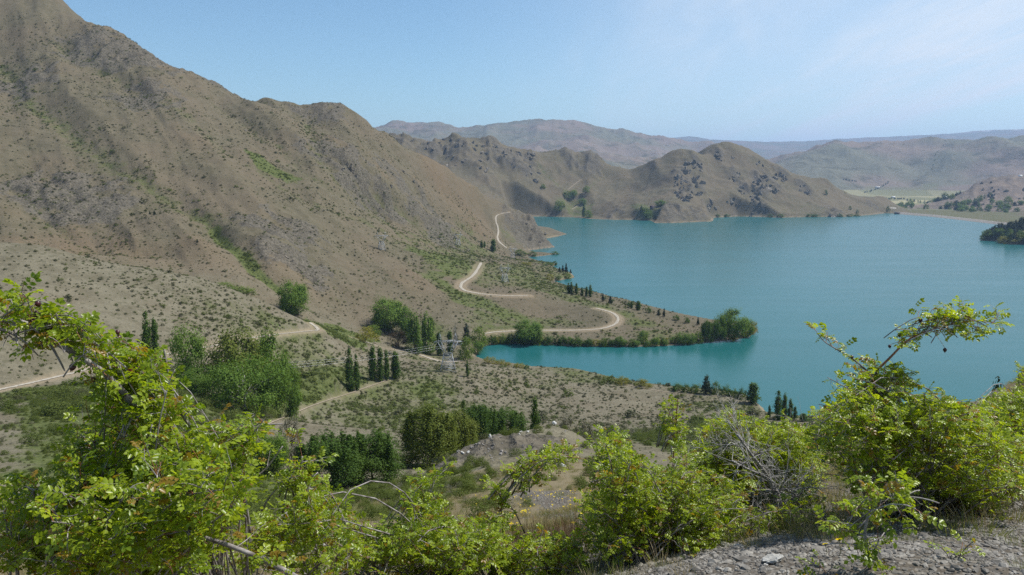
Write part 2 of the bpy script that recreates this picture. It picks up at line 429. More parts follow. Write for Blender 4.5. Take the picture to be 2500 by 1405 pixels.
GULLY = [  # (pixels, depth m, half width m, green strength)
    ([(0, 140), (50, 205), (100, 268), (160, 312), (250, 385), (380, 462), (520, 530)], 12, 80, 0.55),
    ([(520, 530), (560, 590), (610, 640), (660, 680), (735, 730)], 8, 30, 1.25),
    ([(130, 90), (230, 160), (330, 222), (480, 312), (560, 372), (640, 402), (760, 470), (900, 522), (1000, 572), (1080, 602)], 12, 85, 0.45),
    ([(520, 235), (620, 300), (720, 370), (830, 430), (960, 500), (1080, 560), (1160, 600)], 13, 65, 0.4),
    ([(745, 272), (765, 325), (790, 380), (850, 430), (940, 480), (1030, 545)], 14, 70, 0.5),
    ([(860, 300), (900, 370), (960, 430), (1060, 500), (1150, 560)], 10, 50, 0.2),
    ([(0, 420), (70, 480), (140, 540), (210, 600)], 9, 45, 0.4),
    ([(60, 350), (150, 440), (240, 520), (330, 590)], 8, 45, 0.15),
    ([(1000, 400), (1080, 460), (1180, 530), (1240, 590)], 8, 45, 0.2),
    ([(1180, 400), (1240, 440), (1300, 490), (1340, 525)], 22, 90, 0.3),
    ([(1300, 395), (1350, 440), (1390, 480), (1400, 522)], 24, 90, 0.5),
    ([(1475, 430), (1440, 455), (1400, 480), (1395, 520)], 10, 60, 0.45),
]
SPUR = [
    ([(230, 70), (330, 190), (440, 300), (560, 420), (640, 520)], 10, 70),
    ([(60, 60), (160, 220), (270, 330), (370, 430)], 9, 60),
    ([(612, 250), (720, 320), (820, 390), (930, 460), (1050, 530)], 12, 60),
    ([(830, 275), (850, 330), (880, 400), (930, 450), (1010, 520)], 14, 60),
    ([(1690, 375), (1660, 420), (1650, 470), (1640, 520)], 10, 90),
    ([(1780, 360), (1830, 420), (1850, 480), (1870, 520)], 7, 110),
    ([(1110, 340), (1170, 400), (1230, 450), (1280, 500)], 20, 80),
    ([(1280, 372), (1330, 420), (1370, 460), (1380, 510)], 16, 60),
]
g_lines = [(smooth_line(track(p)[:, :2], 3), d, w, g) for p, d, w, g in GULLY]
s_lines = [(smooth_line(track(p)[:, :2], 3), d, w) for p, d, w in SPUR]
wx = X + 9 * fbm(X / 60, Y / 60, 3, 91); wy = Y + 9 * fbm(X / 60, Y / 60, 3, 92)
GREEN = np.zeros_like(Z)
box = (RR > 250) & (RR < 3600)
bi = np.where(box)
for ln, d, w, g in g_lines:
    q = seg_dist(wx[bi], wy[bi], ln)
    Z[bi] -= d * np.maximum(0, 1 - q / w) ** 1.5
    GREEN[bi] = np.maximum(GREEN[bi], 1.05 * g * np.maximum(0, 1 - q / (w * 0.42)))
for ln, d, w in s_lines:
    q = seg_dist(wx[bi], wy[bi], ln)
    Z[bi] += d * np.maximum(0, 1 - q / w) ** 1.3
Z = np.where(RR > 2900, np.maximum(Z, -11), Z)

UU = CX + FPX * (X / np.maximum(Y, 0.1)) * (math.cos(PITCH))     # rough bearing of each vertex, only used to name regions
HILL = [at(1495, 470, 3200), at(1440, 520, 2790), at(1445, 540, 2350), at(1590, 556, 2230), at(1750, 550, 2300), at(1950, 540, 2480), at(2130, 535, 2600), at(2200, 520, 2880), at(2160, 500, 3200), at(1950, 430, 3330), at(1760, 350, 3380), at(1600, 400, 3300)]
HILL_XY = [tuple(p[:2]) for p in HILL]
CRAG = [at(930, 330, 2650), at(1000, 480, 2300), at(1260, 540, 2450), at(1420, 540, 2500), at(1480, 470, 3050), at(1540, 420, 3350), at(1110, 330, 3200), at(900, 320, 3100)]
m_hill = in_poly(X, Y, HILL_XY)
m_crag = in_poly(X, Y, [tuple(p[:2]) for p in CRAG])
def soft(mask, k=6):
    f = mask.astype(float)
    for _ in range(k):
        f[1:-1, 1:-1] = (f[:-2, 1:-1] + f[2:, 1:-1] + f[1:-1, :-2] + f[1:-1, 2:] + f[1:-1, 1:-1]) / 5
    return f
f_hill, f_crag = soft(m_hill), soft(m_crag)
far = sstep(3600, 4600, RR)
mtn = sstep(560, 760, RR) * (1 - sstep(2000, 2300, RR)) * sstep(10, 60, Z)

ROCK = np.zeros_like(Z)
# relief of the two rocky hills: gullied flanks, and bands of broken crag where the rock comes through
qx, qy = X + 18 * fbm(X / 70, Y / 70, 3, 301), Y + 18 * fbm(X / 70, Y / 70, 3, 302)
gul = ridged(qx / 210, qy / 210, 3, 7); sml = ridged(qx / 62, qy / 90, 3, 31); tin = ridged(X / 24, Y / 30, 3, 33)
CRAGMASK = np.zeros_like(Z)
CRAG_SPOTS = [(1655, 430, 22), (1672, 420, 20), (1684, 440, 22), (1665, 470, 24), (1690, 465, 20), (1708, 455, 18), (1700, 400, 16), (1690, 366, 10), (1755, 380, 14), (1850, 440, 22), (1870, 436, 20), (1885, 455, 22), (1862, 470, 18), (1795, 430, 18), (1815, 460, 18), (1790, 492, 16), (1850, 500, 20), (1910, 430, 16), (1965, 465, 20), (1735, 505, 20), (1650, 525, 40), (1700, 530, 40), (1840, 520, 22), (2040, 522, 26), (2130, 505, 24), (1500, 525, 26)]
for u, v, rp in CRAG_SPOTS:
    c = hit(u, v, 1900); rad = rp * c[1] / FPX * 1.15
    I = np.where((RR > 2200) & (RR < 3400))
    CRAGMASK[I] = np.maximum(CRAGMASK[I], np.exp(-((X[I] - c[0]) ** 2 + ((Y[I] - c[1]) * 0.55) ** 2) / rad ** 2))
CRAGMASK = np.maximum(CRAGMASK * f_hill, f_crag * sstep(0.30, 0.62, 0.5 * gul + 0.6 * ridged(X / 120, Y / 120, 3, 44)) * sstep(60, 170, Z))
hi_ = np.maximum(f_hill, f_crag) * sstep(0, 45, Z)
Z += hi_ * ((gul - 0.3) * np.where(f_crag > f_hill, 26, 15) + (sml - 0.3) * 6)
Z += CRAGMASK * ((sml - 0.2) * 17 + (tin - 0.2) * 12)
ROCK = np.maximum(ROCK, np.clip(CRAGMASK * (0.45 + 0.9 * tin), 0, 1))
# fall-line streaks of the mountain: fine ribs and chutes running straight down the slope
ac, al_ = X * 0.83 + Y * 0.55, X * 0.55 - Y * 0.83
Z += mtn * (ridged((ac + 8 * fbm(X / 60, Y / 60, 2, 313)) / 42, al_ / 150, 3, 314) - .3) * 3.2
STREAK = fbm((ac + 10 * fbm(X / 90, Y / 90, 2, 311)) / 30, al_ / 330, 4, 312)
# outcrops on the mountain: jagged patches where the photograph shows them
for u, v, rad, amp in ((855, 405, 75, 10), (150, 470, 70, 6), (200, 500, 60, 5), (260, 110, 90, 7), (330, 145, 80, 6), (720, 650, 40, 4), (700, 640, 30, 4), (1010, 480, 70, 6), (900, 470, 60, 5),
                       (1330, 585, 110, 7), (1310, 565, 80, 6), (1290, 545, 70, 5), (60, 210, 60, 5), (690, 555, 50, 4), (1060, 560, 60, 4), (530, 205, 50, 5), (790, 268, 60, 5), (350, 250, 60, 4)):
    c = hit(u, v, 300)
    q = np.exp(-((X - c[0]) ** 2 + (Y - c[1]) ** 2) / (rad * rad))
    rn = ridged(X / 26 + 3, Y / 26, 4, 57)
    Z += q * amp * (rn - 0.3)
    ROCK = np.maximum(ROCK, sstep(0.28, 0.65, q * (0.4 + rn)))
def nz(wl, seed, oct=3):
    return fbm(X / wl, Y / wl, oct, seed)
Z += mtn * STREAK * 5.5
Z += mtn * (nz(170, 3) * 9 + nz(45, 4) * 2.2 + (ridged(X / 90, Y / 90, 4, 5) - 0.3) * 3)
mid = sstep(70, 160, RR) * (1 - sstep(560, 760, RR))
Z += mid * (nz(60, 11) * 1.6 + nz(14, 12) * 0.35)
low = sstep(690, 800, RR) * (1 - sstep(10, 60, Z)) * (1 - sstep(1800, 2200, RR)) * sstep(1, 12, Z)
Z += low * (nz(70, 13) * 2.2 + nz(18, 14) * 0.4)
Z += far * (1 - sstep(12000, 15000, RR)) * ((ridged(X / 1500, Y / 1500, 5, 41) - 0.35) * 95 + (ridged(X / 520, Y / 520, 4, 46) - .35) * 75) * sstep(-5, 140, Z)
Z += sstep(12000, 15000, RR) * ((ridged(X / 3200, Y / 3200, 5, 43) - 0.35) * 110) * sstep(0, 250, Z)
hr = at(2420, 470, 3450)
q = np.exp(-((X - hr[0]) ** 2 + (Y - hr[1]) ** 2) / 330 ** 2)
rn = ridged(X / 70, Y / 70, 4, 63)
Z += q * (rn - 0.2) * 22
ROCK = np.maximum(ROCK, 0.9 * sstep(0.3, 0.7, q * rn * 1.3))
near = sstep(3, 9, RR) * (1 - sstep(110, 170, RR))
Z += near * (nz(7, 21) * 0.16 + nz(22, 22) * 0.5 * sstep(20, 45, RR))
kc = hit(1215, 1095, 50)
q = np.exp(-((X - kc[0]) ** 2 + (Y - kc[1]) ** 2) / 9.0 ** 2)
Z += q * 1.7 * (ridged(X / 4.0, Y / 4.0, 4, 71) - 0.2)
ROCK = np.maximum(ROCK, sstep(0.25, 0.6, q * (0.5 + ridged(X / 4.0, Y / 4.0, 4, 71))))

# shoreline: the lake bed below the water, low banks along it
d_sh = np.full(Z.shape, 1e6)
wi = np.where((RR > 380) & (RR < 3700))
d_sh[wi] = seg_dist(X[wi], Y[wi], SHORE + SHORE[:1])
LAKE = in_poly(X, Y, SHORE)
wob = 0.5 + 0.5 * nz(25, 77)
Z = np.where(LAKE, -0.05 - np.minimum(0.12 * d_sh, 12), Z)
dry = ~LAKE
Z = np.where(dry & (d_sh < 400), np.minimum(np.maximum(Z, 0.2 + 0.10 * np.minimum(d_sh, 35)), 0.5 + (0.5 + 0.5 * wob) * d_sh + 0.03 * d_sh ** 2), Z)
# the earth dam: a bank along the far right shore with the valley lower behind it
DAM = [tuple(atz(u, v, 0)[:2]) for u, v in ((2186, 522), (2215, 525), (2270, 529), (2350, 538), (2432, 548), (2520, 556))]
bx = (RR > 2000) & (RR < 3700) & dry
bi2 = np.where(bx)
q = seg_dist(X[bi2], Y[bi2], DAM)
Z[bi2] = np.where(q < 60, np.minimum(Z[bi2], 3.5), Z[bi2])

# dirt tracks: pixels, width, smoothing
ROADS = [
    ('track_to_the_gully', [(-60, 968), (0, 951), (80, 934), (160, 915), (230, 898), (300, 884), (400, 866), (520, 845), (600, 828), (660, 818), (720, 812), (776, 806)], 3.2),
    ('stream_track', [(756, 788), (772, 797), (779, 806)], 2.8),
    ('bay_track', [(862, 824), (885, 832), (930, 848), (1005, 860), (1030, 868), (1050, 876), (1080, 884), (1105, 884), (1130, 881)], 3.0),
    ('shore_track', [(1183, 815), (1205, 811), (1240, 809), (1290, 807), (1340, 807), (1400, 807), (1450, 805), (1480, 801), (1502, 793), (1514, 783), (1512, 774), (1499, 765), (1478, 758), (1455, 753)], 3.9),
    ('bend_track', [(1288, 722), (1240, 723), (1190, 720), (1150, 714), (1130, 709), (1121, 703), (1120, 696), (1128, 689), (1145, 681), (1160, 672), (1162, 662), (1166, 653), (1177, 646), (1174, 642)], 4.6),
    ('upper_track', [(1237, 606), (1228, 599), (1216, 590), (1209, 583), (1215, 575), (1221, 567), (1217, 558), (1212, 545), (1208, 536), (1204, 527), (1225, 522), (1245, 518)], 4.0),
    ('pass_track', [(1396, 512), (1408, 504), (1418, 497)], 4.5),
    ('saddle_track', [(1372, 480), (1378, 470), (1392, 460), (1405, 448), (1420, 438)], 4.0),
    ('hill_path', [(650, 1036), (712, 1012), (750, 995), (800, 977), (850, 962), (900, 944), (950, 927)], 1.9),
    ('shore_path', [(1500, 934), (1540, 943), (1580, 950), (1620, 957), (1660, 961), (1720, 966), (1770, 968)], 1.3),
]
DIRT = np.zeros_like(Z)
road_lines = []
for nm, px, w in ROADS:
    P = smooth_line(track(px, 150, 5), 6)
    road_lines.append((nm, P, w))
    r0, r1 = np.hypot(P[:, 0], P[:, 1]).min() - 40, np.hypot(P[:, 0], P[:, 1]).max() + 40
    a0, a1 = np.arctan2(P[:, 0], P[:, 1]).min() - 0.03, np.arctan2(P[:, 0], P[:, 1]).max() + 0.03
    I = np.where((RR > r0) & (RR < r1) & (AZ > a0) & (AZ < a1) & dry)
    x, y = X[I], Y[I]
    best = np.full(x.shape, 1e9); bz = np.zeros(x.shape)
    for p, q_ in zip(P[:-1], P[1:]):
        dx, dy = q_[0] - p[0], q_[1] - p[1]
        t = np.clip(((x - p[0]) * dx + (y - p[1]) * dy) / (dx * dx + dy * dy + 1e-9), 0, 1)
        d2 = (x - p[0] - t * dx) ** 2 + (y - p[1] - t * dy) ** 2
        z_ = p[2] + t * (q_[2] - p[2])
        k = d2 < best
        best = np.where(k, d2, best); bz = np.where(k, z_, bz)
    d = np.sqrt(best)
    f = 1 - sstep(w * 0.75, w * 2.2, d)
    Z[I] = Z[I] * (1 - f) + (bz - 0.12) * f
    DIRT[I] = np.maximum(DIRT[I], (0.3 if 'path' in nm else 0.7) * (1 - 0.85 * sstep(750, 1200, RR[I])) * (1 - sstep(w * 0.9, w * 1.9, d)))

# ------------------------------------------------------------------ land cover (what grows where)
dzr = np.gradient(Z, axis=1) / np.gradient(RR, axis=1)
dza = np.gradient(Z, axis=0) / (np.gradient(AZ, axis=0) * RR)
SLOPE = np.hypot(dzr, dza)
def green_patch(px, soft_px, amt):
    """a patch of green cover outlined over the land"""
    P = np.array([hit(u, v, 30)[:2] for u, v in px])
    global GREEN
    r0, r1 = np.hypot(P[:, 0], P[:, 1]).min() * 0.8, np.hypot(P[:, 0], P[:, 1]).max() * 1.2
    I = np.where((RR > r0) & (RR < r1))
    wl_ = 0.07 * np.median(np.hypot(P[:, 0], P[:, 1]))
    qx = X[I] + wl_ * 0.45 * fbm(X[I] / wl_, Y[I] / wl_, 4, 201); qy = Y[I] + wl_ * 0.45 * fbm(X[I] / wl_, Y[I] / wl_, 4, 202)
    ins_ = in_poly(qx, qy, P)
    d = seg_dist(qx, qy, list(map(tuple, P)) + [tuple(P[0])])
    sd = np.where(ins_, d, -d) / (np.median(np.hypot(P[:, 0], P[:, 1])) * soft_px / FPX)
    GREEN[I] = np.maximum(GREEN[I], amt * sstep(-1.5, 1.5, sd))
green_patch([(980, 605), (1060, 608), (1120, 625), (1165, 660), (1120, 690), (1200, 735), (1290, 760), (1270, 790), (1200, 770), (1100, 730), (1040, 670)], 22, 0.75)
green_patch([(1280, 640), (1340, 690), (1480, 745), (1640, 790), (1600, 800), (1500, 770), (1400, 740), (1250, 700), (1200, 650)], 20, 0.62)
green_patch([(900, 520), (1000, 570), (1090, 605), (1180, 640), (1120, 640), (1000, 600), (930, 560)], 18, 0.5)
green_patch([(0, 960), (250, 920), (500, 960), (560, 1040), (450, 1150), (250, 1200), (0, 1180)], 40, 0.95)
green_patch([(540, 1050), (590, 965), (720, 925), (850, 895), (885, 930), (845, 962), (720, 1006), (640, 1040)], 12, 1.1)
green_patch([(560, 1130), (760, 1170), (950, 1200), (1080, 1160), (1150, 1140), (1150, 1200), (980, 1280), (760, 1330), (520, 1290)], 30, 1.15)
green_patch([(780, 785), (860, 815), (930, 840), (900, 855), (830, 830), (770, 800)], 6, 1.1)
green_patch([(1020, 925), (1060, 940), (1100, 975), (1110, 1000), (1070, 985), (1030, 955)], 8, 0.9)
green_patch([(1650, 970), (1840, 985), (1860, 1010), (1700, 1010), (1600, 985)], 10, 0.5)
green_patch([(1450, 1060), (1700, 1020), (1880, 1030), (1850, 1110), (1600, 1110)], 15, 0.8)
green_patch([(1360, 470), (1420, 470), (1450, 500), (1440, 530), (1390, 525), (1350, 500)], 10, 0.6)
green_patch([(1540, 500), (1620, 500), (1600, 535), (1560, 530)], 8, 0.6)
green_patch([(1840, 480), (2000, 490), (2040, 520), (1900, 524)], 14, 0.4)
green_patch([(600, 370), (680, 400), (760, 440), (740, 450), (640, 415)], 10, 0.9)
green_patch([(2200, 508), (2330, 505), (2500, 518), (2540, 548), (2400, 538), (2250, 524)], 8, 0.55)
green_patch([(2110, 450), (2240, 465), (2330, 452), (2330, 470), (2200, 482), (2090, 470)], 4, 0.5)
DIRT = np.maximum(DIRT, 0.55 * (~LAKE) * (1 - sstep(1.0, 4.0, d_sh)))
LOWG = 1 - sstep(520, 760, RR)
GREEN = np.maximum(GREEN, 0.58 * sstep(0.38, 0.75, 0.5 + 0.6 * nz(80, 141)) * (1 - sstep(45, 110, Z)) * sstep(90, 200, RR) * (1 - sstep(1500, 2000, RR)) * (~LAKE))
WARM = sstep(-0.1, 0.5, nz(260, 101) + 0.35 * nz(70, 102) + 0.5 * STREAK) * mtn
GRAV = (1 - sstep(7, 13, RR)) * sstep(-0.9, 0.6, X)
gp = np.array([hit(u, v, 8)[:2] for u, v in ((1250, 1205), (1360, 1195), (1440, 1230), (1430, 1290), (1330, 1320), (1290, 1270))])
gq = in_poly(X + nz(3, 131) * 1.5, Y + nz(3, 132) * 1.5, gp)
GRAV = np.maximum(GRAV, 0.8 * gq)
FIELD = sstep(3500, 4200, RR) * (1 - sstep(9, 40, Z)) * sstep(0.3, 0.36, AZ)

def grid_mesh(name, fmask, mat):
    """the part of the polar sheet whose cells are in fmask as one mesh object"""
    I = np.arange(NA * NR).reshape(NA, NR)
    F = np.stack([I[:-1, :-1], I[1:, :-1], I[1:, 1:], I[:-1, 1:]], -1)[fmask]
    used, inv = np.unique(F, return_inverse=True)
    F = inv.reshape(-1, 4)
    V = np.stack([X.ravel()[used], Y.ravel()[used], Z.ravel()[used]], -1)
    me = bpy.data.meshes.new(name)
    me.vertices.add(len(V)); me.vertices.foreach_set('co', V.astype(np.float32).ravel())
    me.loops.add(F.size); me.loops.foreach_set('vertex_index', F.astype(np.int32).ravel())
    me.polygons.add(len(F)); me.polygons.foreach_set('loop_start', (np.arange(len(F)) * 4).astype(np.int32))
    me.update(calc_edges=True)
    me.polygons.foreach_set('use_smooth', np.ones(len(F), bool))
    for an, arr in (('green', GREEN), ('rock', ROCK), ('warm', WARM), ('dirt', DIRT), ('field', FIELD), ('gravel', GRAV), ('low', LOWG)):
        at_ = me.attributes.new(an, 'FLOAT', 'POINT')
        at_.data.foreach_set('value', arr.ravel()[used].astype(np.float32))
    me.materials.append(mat)
    o = bpy.data.objects.new(name, me)
    COL.objects.link(o)
    o['kind'] = 'structure'
    return o
# ------------------------------------------------------------------ materials
class Mat:
    """small node-graph writer"""
    def __init__(s, name, rough=0.9, spec=0.2):
        s.m = bpy.data.materials.new(name); s.m.use_nodes = True
        s.nt = s.m.node_tree; s.N = s.nt.nodes; s.L = s.nt.links
        s.bs = s.N['Principled BSDF']
        s.bs.inputs['Roughness'].default_value = rough
        s.bs.inputs['Specular IOR Level'].default_value = spec
        s.geo = s.N.new('ShaderNodeNewGeometry')
    def put(s, sock, x):
        if x is None:
            return
        if isinstance(x, (int, float)):
            sock.default_value = x
        elif isinstance(x, tuple):
            sock.default_value = x if len(x) == 4 or sock.type == 'VECTOR' else (*x, 1)
        else:
            s.L.new(x, sock)
    def noise(s, scale, detail=3, rough=0.55, vec=None, out='Fac', dist=0.0):
        n = s.N.new('ShaderNodeTexNoise')
        n.inputs['Scale'].default_value = scale; n.inputs['Detail'].default_value = detail; n.inputs['Roughness'].default_value = rough
        n.inputs['Distortion'].default_value = dist
        s.L.new(vec if vec is not None else s.geo.outputs['Position'], n.inputs['Vector'])
        return n.outputs[out]
    def voro(s, scale, out='Distance', vec=None, feature='F1', rand=1.0):
        n = s.N.new('ShaderNodeTexVoronoi'); n.feature = feature
        n.inputs['Scale'].default_value = scale; n.inputs['Randomness'].default_value = rand
        s.L.new(vec if vec is not None else s.geo.outputs['Position'], n.inputs['Vector'])
        return n.outputs[out]
    def mapping(s, scale=(1, 1, 1), rot=(0, 0, 0)):
        n = s.N.new('ShaderNodeMapping'); n.inputs['Scale'].default_value = scale; n.inputs['Rotation'].default_value = rot
        s.L.new(s.geo.outputs['Position'], n.inputs['Vector'])
        return n.outputs[0]
    def attr(s, name):
        n = s.N.new('ShaderNodeAttribute'); n.attribute_name = name
        return n.outputs['Fac']
    def math(s, op, a, b=None, c=None, clamp=False):
        n = s.N.new('ShaderNodeMath'); n.operation = op; n.use_clamp = clamp
        for i, x in enumerate((a, b, c)):
            s.put(n.inputs[i], x)
        return n.outputs[0]
    def ramp(s, x, a, b, lo=0.0, hi=1.0):
        n = s.N.new('ShaderNodeMapRange'); n.interpolation_type = 'SMOOTHSTEP'
        s.put(n.inputs['Value'], x)
        n.inputs['From Min'].default_value = a; n.inputs['From Max'].default_value = b
        n.inputs['To Min'].default_value = lo; n.inputs['To Max'].default_value = hi
        return n.outputs[0]
    def mix(s, f, a, b, blend='MIX'):
        n = s.N.new('ShaderNodeMix'); n.data_type = 'RGBA'; n.clamp_factor = True; n.blend_type = blend
        s.put(n.inputs['Factor'], f); s.put(n.inputs['A'], a); s.put(n.inputs['B'], b)
        return n.outputs['Result']
    def bump(s, h, strength=0.5, dist=0.1, prev=None):
        n = s.N.new('ShaderNodeBump'); n.inputs['Strength'].default_value = strength; n.inputs['Distance'].default_value = dist
        s.L.new(h, n.inputs['Height'])
        if prev is not None:
            s.L.new(prev, n.inputs['Normal'])
        return n.outputs[0]
    def color(s, c):
        s.put(s.bs.inputs['Base Color'], c)
    def normal(s, n):
        s.L.new(n, s.bs.inputs['Normal'])

def land_material(name, near=False):
    M = Mat(name, 0.95, 0.08)
    big = M.noise(0.012, 4); mid_ = M.noise(0.09, 4); fine = M.noise(0.55, 4, 0.65); grain = M.noise(2.6, 3, 0.6)
    c = M.mix(M.ramp(mid_, 0.36, 0.64), (0.140, 0.121, 0.082), (0.104, 0.091, 0.059))
    c = M.mix(M.ramp(big, 0.4, 0.62, 0, 0.55), c, (0.153, 0.119, 0.084))
    c = M.mix(M.math('MULTIPLY', M.attr('warm'), 0.62), c, M.mix(fine, (0.139, 0.094, 0.059), (0.197, 0.139, 0.087)))
    # pale straw and bare soil flecks
    c = M.mix(M.ramp(fine, 0.55, 0.75, 0, 0.7), c, (0.25, 0.205, 0.14))
    c = M.mix(M.ramp(grain, 0.35, 0.62, 0.55, 0), c, (0.085, 0.075, 0.042))
    c = M.mix(M.math('MULTIPLY', M.attr('low'), M.ramp(mid_, 0.3, 0.7, 0.65, 0.25)), c, M.mix(fine, (0.146, 0.133, 0.092), (0.240, 0.220, 0.158)))
    # green cover
    g = M.math('MULTIPLY_ADD', M.attr('green'), 1.9, M.math('MULTIPLY_ADD', mid_, 1.6, -1.45))
    g = M.math('ADD', g, M.math('MULTIPLY_ADD', fine, 0.9, -0.45))
    gc = M.mix(M.ramp(fine, 0.35, 0.65), (0.058, 0.078, 0.020), (0.110, 0.128, 0.042))
    c = M.mix(M.ramp(g, 0.0, 0.9, 0, 0.92), c, gc)
    # rock
    rk = M.math('MULTIPLY_ADD', M.attr('rock'), 1.5, M.math('MULTIPLY_ADD', mid_, 1.4, -1.2))
    rk = M.math('ADD', rk, M.math('MULTIPLY_ADD', fine, 1.0, -0.5))
    vv = M.voro(0.16)
    rc = M.mix(M.ramp(fine, 0.3, 0.7), (0.050, 0.045, 0.036), (0.170, 0.150, 0.117))
    crev = M.noise(0.11, 5, 0.7)
    rc = M.mix(M.ramp(crev, 0.36, 0.5, 0.55, 0), rc, (0.030, 0.028, 0.024))
    c = M.mix(M.ramp(rk, 0.05, 0.6, 0, 0.85), c, rc)
    # low dark scrub dotted over the slopes
    v1 = M.voro(0.20); v2 = M.voro(0.47)
    dens = M.noise(0.02, 3)
    sp = M.math('LESS_THAN', v1, M.math('MULTIPLY_ADD', dens, 0.55, -0.02))
    sp2 = M.math('LESS_THAN', v2, M.math('MULTIPLY_ADD', dens, 0.45, -0.02))
    sc_ = M.mix(M.attr('green'), (0.072, 0.070, 0.038), (0.050, 0.068, 0.018))
    c = M.mix(M.math('MULTIPLY', sp, 0.42), c, sc_)
    c = M.mix(M.math('MULTIPLY', sp2, 0.32), c, sc_)
    # bare earth at tracks and cuttings
    d = M.math('MULTIPLY', M.attr('dirt'), M.ramp(fine, 0.3, 0.6, 0.4, 1.0))
    c = M.mix(d, c, (0.31, 0.245, 0.165))
    M.color(c)
    b = M.bump(fine, 0.8, 1.2)
    b = M.bump(grain, 0.6, 0.35, b)
    M.normal(b)
    return M.m

def range_material(name):
    M = Mat(name, 1.0, 0.0)
    big = M.noise(0.0012, 4); mid_ = M.noise(0.006, 5, 0.6); fine = M.noise(0.03, 4, 0.65)
    c = M.mix(M.ramp(big, 0.4, 0.6), (0.185, 0.148, 0.120), (0.140, 0.138, 0.100))
    c = M.mix(M.ramp(mid_, 0.5, 0.68, 0, 0.75), c, (0.075, 0.074, 0.050))
    c = M.mix(M.ramp(fine, 0.55, 0.75, 0, 0.45), c, (0.30, 0.24, 0.16))
    c = M.mix(M.math('MULTIPLY', M.attr('green'), 0.5), c, (0.12, 0.16, 0.05))
    c = M.mix(M.ramp(M.attr('rock'), 0.2, 0.7, 0, 0.7), c, (0.13, 0.11, 0.095))
    # paddocks of the valley floor, cut into rectangles
    cell = M.voro(0.0042, 'Color', M.mapping((1.0, 0.55, 1), (0, 0, R(24))), rand=0.8)
    sepn = M.N.new('ShaderNodeSeparateColor'); M.L.new(cell, sepn.inputs[0])
    fc = M.mix(sepn.outputs[0], (0.13, 0.135, 0.07), (0.30, 0.27, 0.16))
    fc = M.mix(M.math('GREATER_THAN', sepn.outputs[1], 0.78), fc, (0.175, 0.172, 0.095))
    c = M.mix(M.ramp(M.math('MULTIPLY_ADD', M.attr('field'), 1.0, M.math('MULTIPLY_ADD', mid_, 0.4, -0.2)), 0.4, 0.75), c, fc)
    # snow lying on the highest far tops
    zsep = M.N.new('ShaderNodeSeparateXYZ'); M.L.new(M.geo.outputs['Position'], zsep.inputs[0])
    sn = M.math('MULTIPLY', M.ramp(zsep.outputs[2], 1010, 1130), M.ramp(mid_, 0.5, 0.62))
    c = M.mix(sn, c, (0.75, 0.77, 0.8))
    M.color(c)
    M.normal(M.bump(fine, 0.7, 14))
    return M.m

def gravel_material(name):
    M = Mat(name, 0.95, 0.1)
    a = M.noise(0.9, 4); f = M.noise(14, 4, 0.65); v = M.voro(34, 'Color'); vd = M.voro(34)
    v2 = M.voro(90, 'Color')
    sp = M.N.new('ShaderNodeSeparateColor'); M.L.new(v, sp.inputs[0])
    sp2 = M.N.new('ShaderNodeSeparateColor'); M.L.new(v2, sp2.inputs[0])
    c = M.mix(sp.outputs[0], (0.090, 0.082, 0.072), (0.235, 0.215, 0.185))
    c = M.mix(0.4, c, M.mix(sp2.outputs[0], (0.075, 0.066, 0.054), (0.25, 0.225, 0.19)))
    c = M.mix(M.ramp(vd, 0.35, 0.62, 0, 0.75), c, (0.085, 0.070, 0.052))
    # dry turf away from the bare bench, greener in the hollows
    f2 = M.noise(3.0, 5, 0.7)
    turf = M.mix(f, (0.105, 0.088, 0.050), (0.245, 0.200, 0.125))
    turf = M.mix(M.ramp(M.math('ADD', M.math('MULTIPLY', M.attr('green'), 1.2), M.math('MULTIPLY_ADD', f2, 1.6, -0.95)), 0.0, 0.8, 0, 0.85), turf, M.mix(f, (0.055, 0.070, 0.018), (0.135, 0.145, 0.045)))
    gm = M.ramp(M.math('ADD', M.attr('gravel'), M.math('MULTIPLY_ADD', a, 0.8, -0.4)), 0.3, 0.62)
    c = M.mix(gm, turf, c)
    rk = M.ramp(M.attr('rock'), 0.2, 0.7, 0, 0.85)
    c = M.mix(rk, c, M.mix(M.noise(1.4, 5, 0.7), (0.075, 0.068, 0.058), (0.27, 0.25, 0.22)))
    M.color(c)
    b = M.bump(vd, 0.7, 0.012)
    b = M.bump(f, 0.6, 0.03, b)
    M.normal(b)
    return M.m

def leaf_material(name, c0, c1, trans=0.45, rough=0.65, spec=0.12, third=None):
    """leaves: diffuse, light shining through, a waxy gloss; the tint attribute varies leaf by leaf"""
    M = Mat(name, rough, spec)
    t = M.attr('tint')
    oi = M.N.new('ShaderNodeObjectInfo')
    tt = M.math('ADD', t, M.math('MULTIPLY_ADD', oi.outputs['Random'], 0.3, -0.15), clamp=True)
    c = M.mix(tt, c0, c1)
    if third:
        c = M.mix(M.ramp(t, 0.93, 0.99), c, third)
    M.color(c)
    tr = M.N.new('ShaderNodeBsdfTranslucent')
    M.L.new(M.mix(1.0, c, (1.45, 1.38, 0.5), 'MULTIPLY'), tr.inputs['Color'])
    ms = M.N.new('ShaderNodeMixShader'); ms.inputs[0].default_value = trans
    M.L.new(M.bs.outputs[0], ms.inputs[1]); M.L.new(tr.outputs[0], ms.inputs[2])
    M.L.new(ms.outputs[0], M.N['Material Output'].inputs['Surface'])
    return M.m

def plain(name, c0, c1, scale=6.0, rough=0.8, spec=0.25, bump=0.4, bd=0.02, metal=0.0, detail=4):
    M = Mat(name, rough, spec)
    n = M.noise(scale, detail, 0.65)
    M.color(M.mix(M.ramp(n, 0.3, 0.7), c0, c1))
    M.bs.inputs['Metallic'].default_value = metal
    M.normal(M.bump(n, bump, bd))
    return M.m

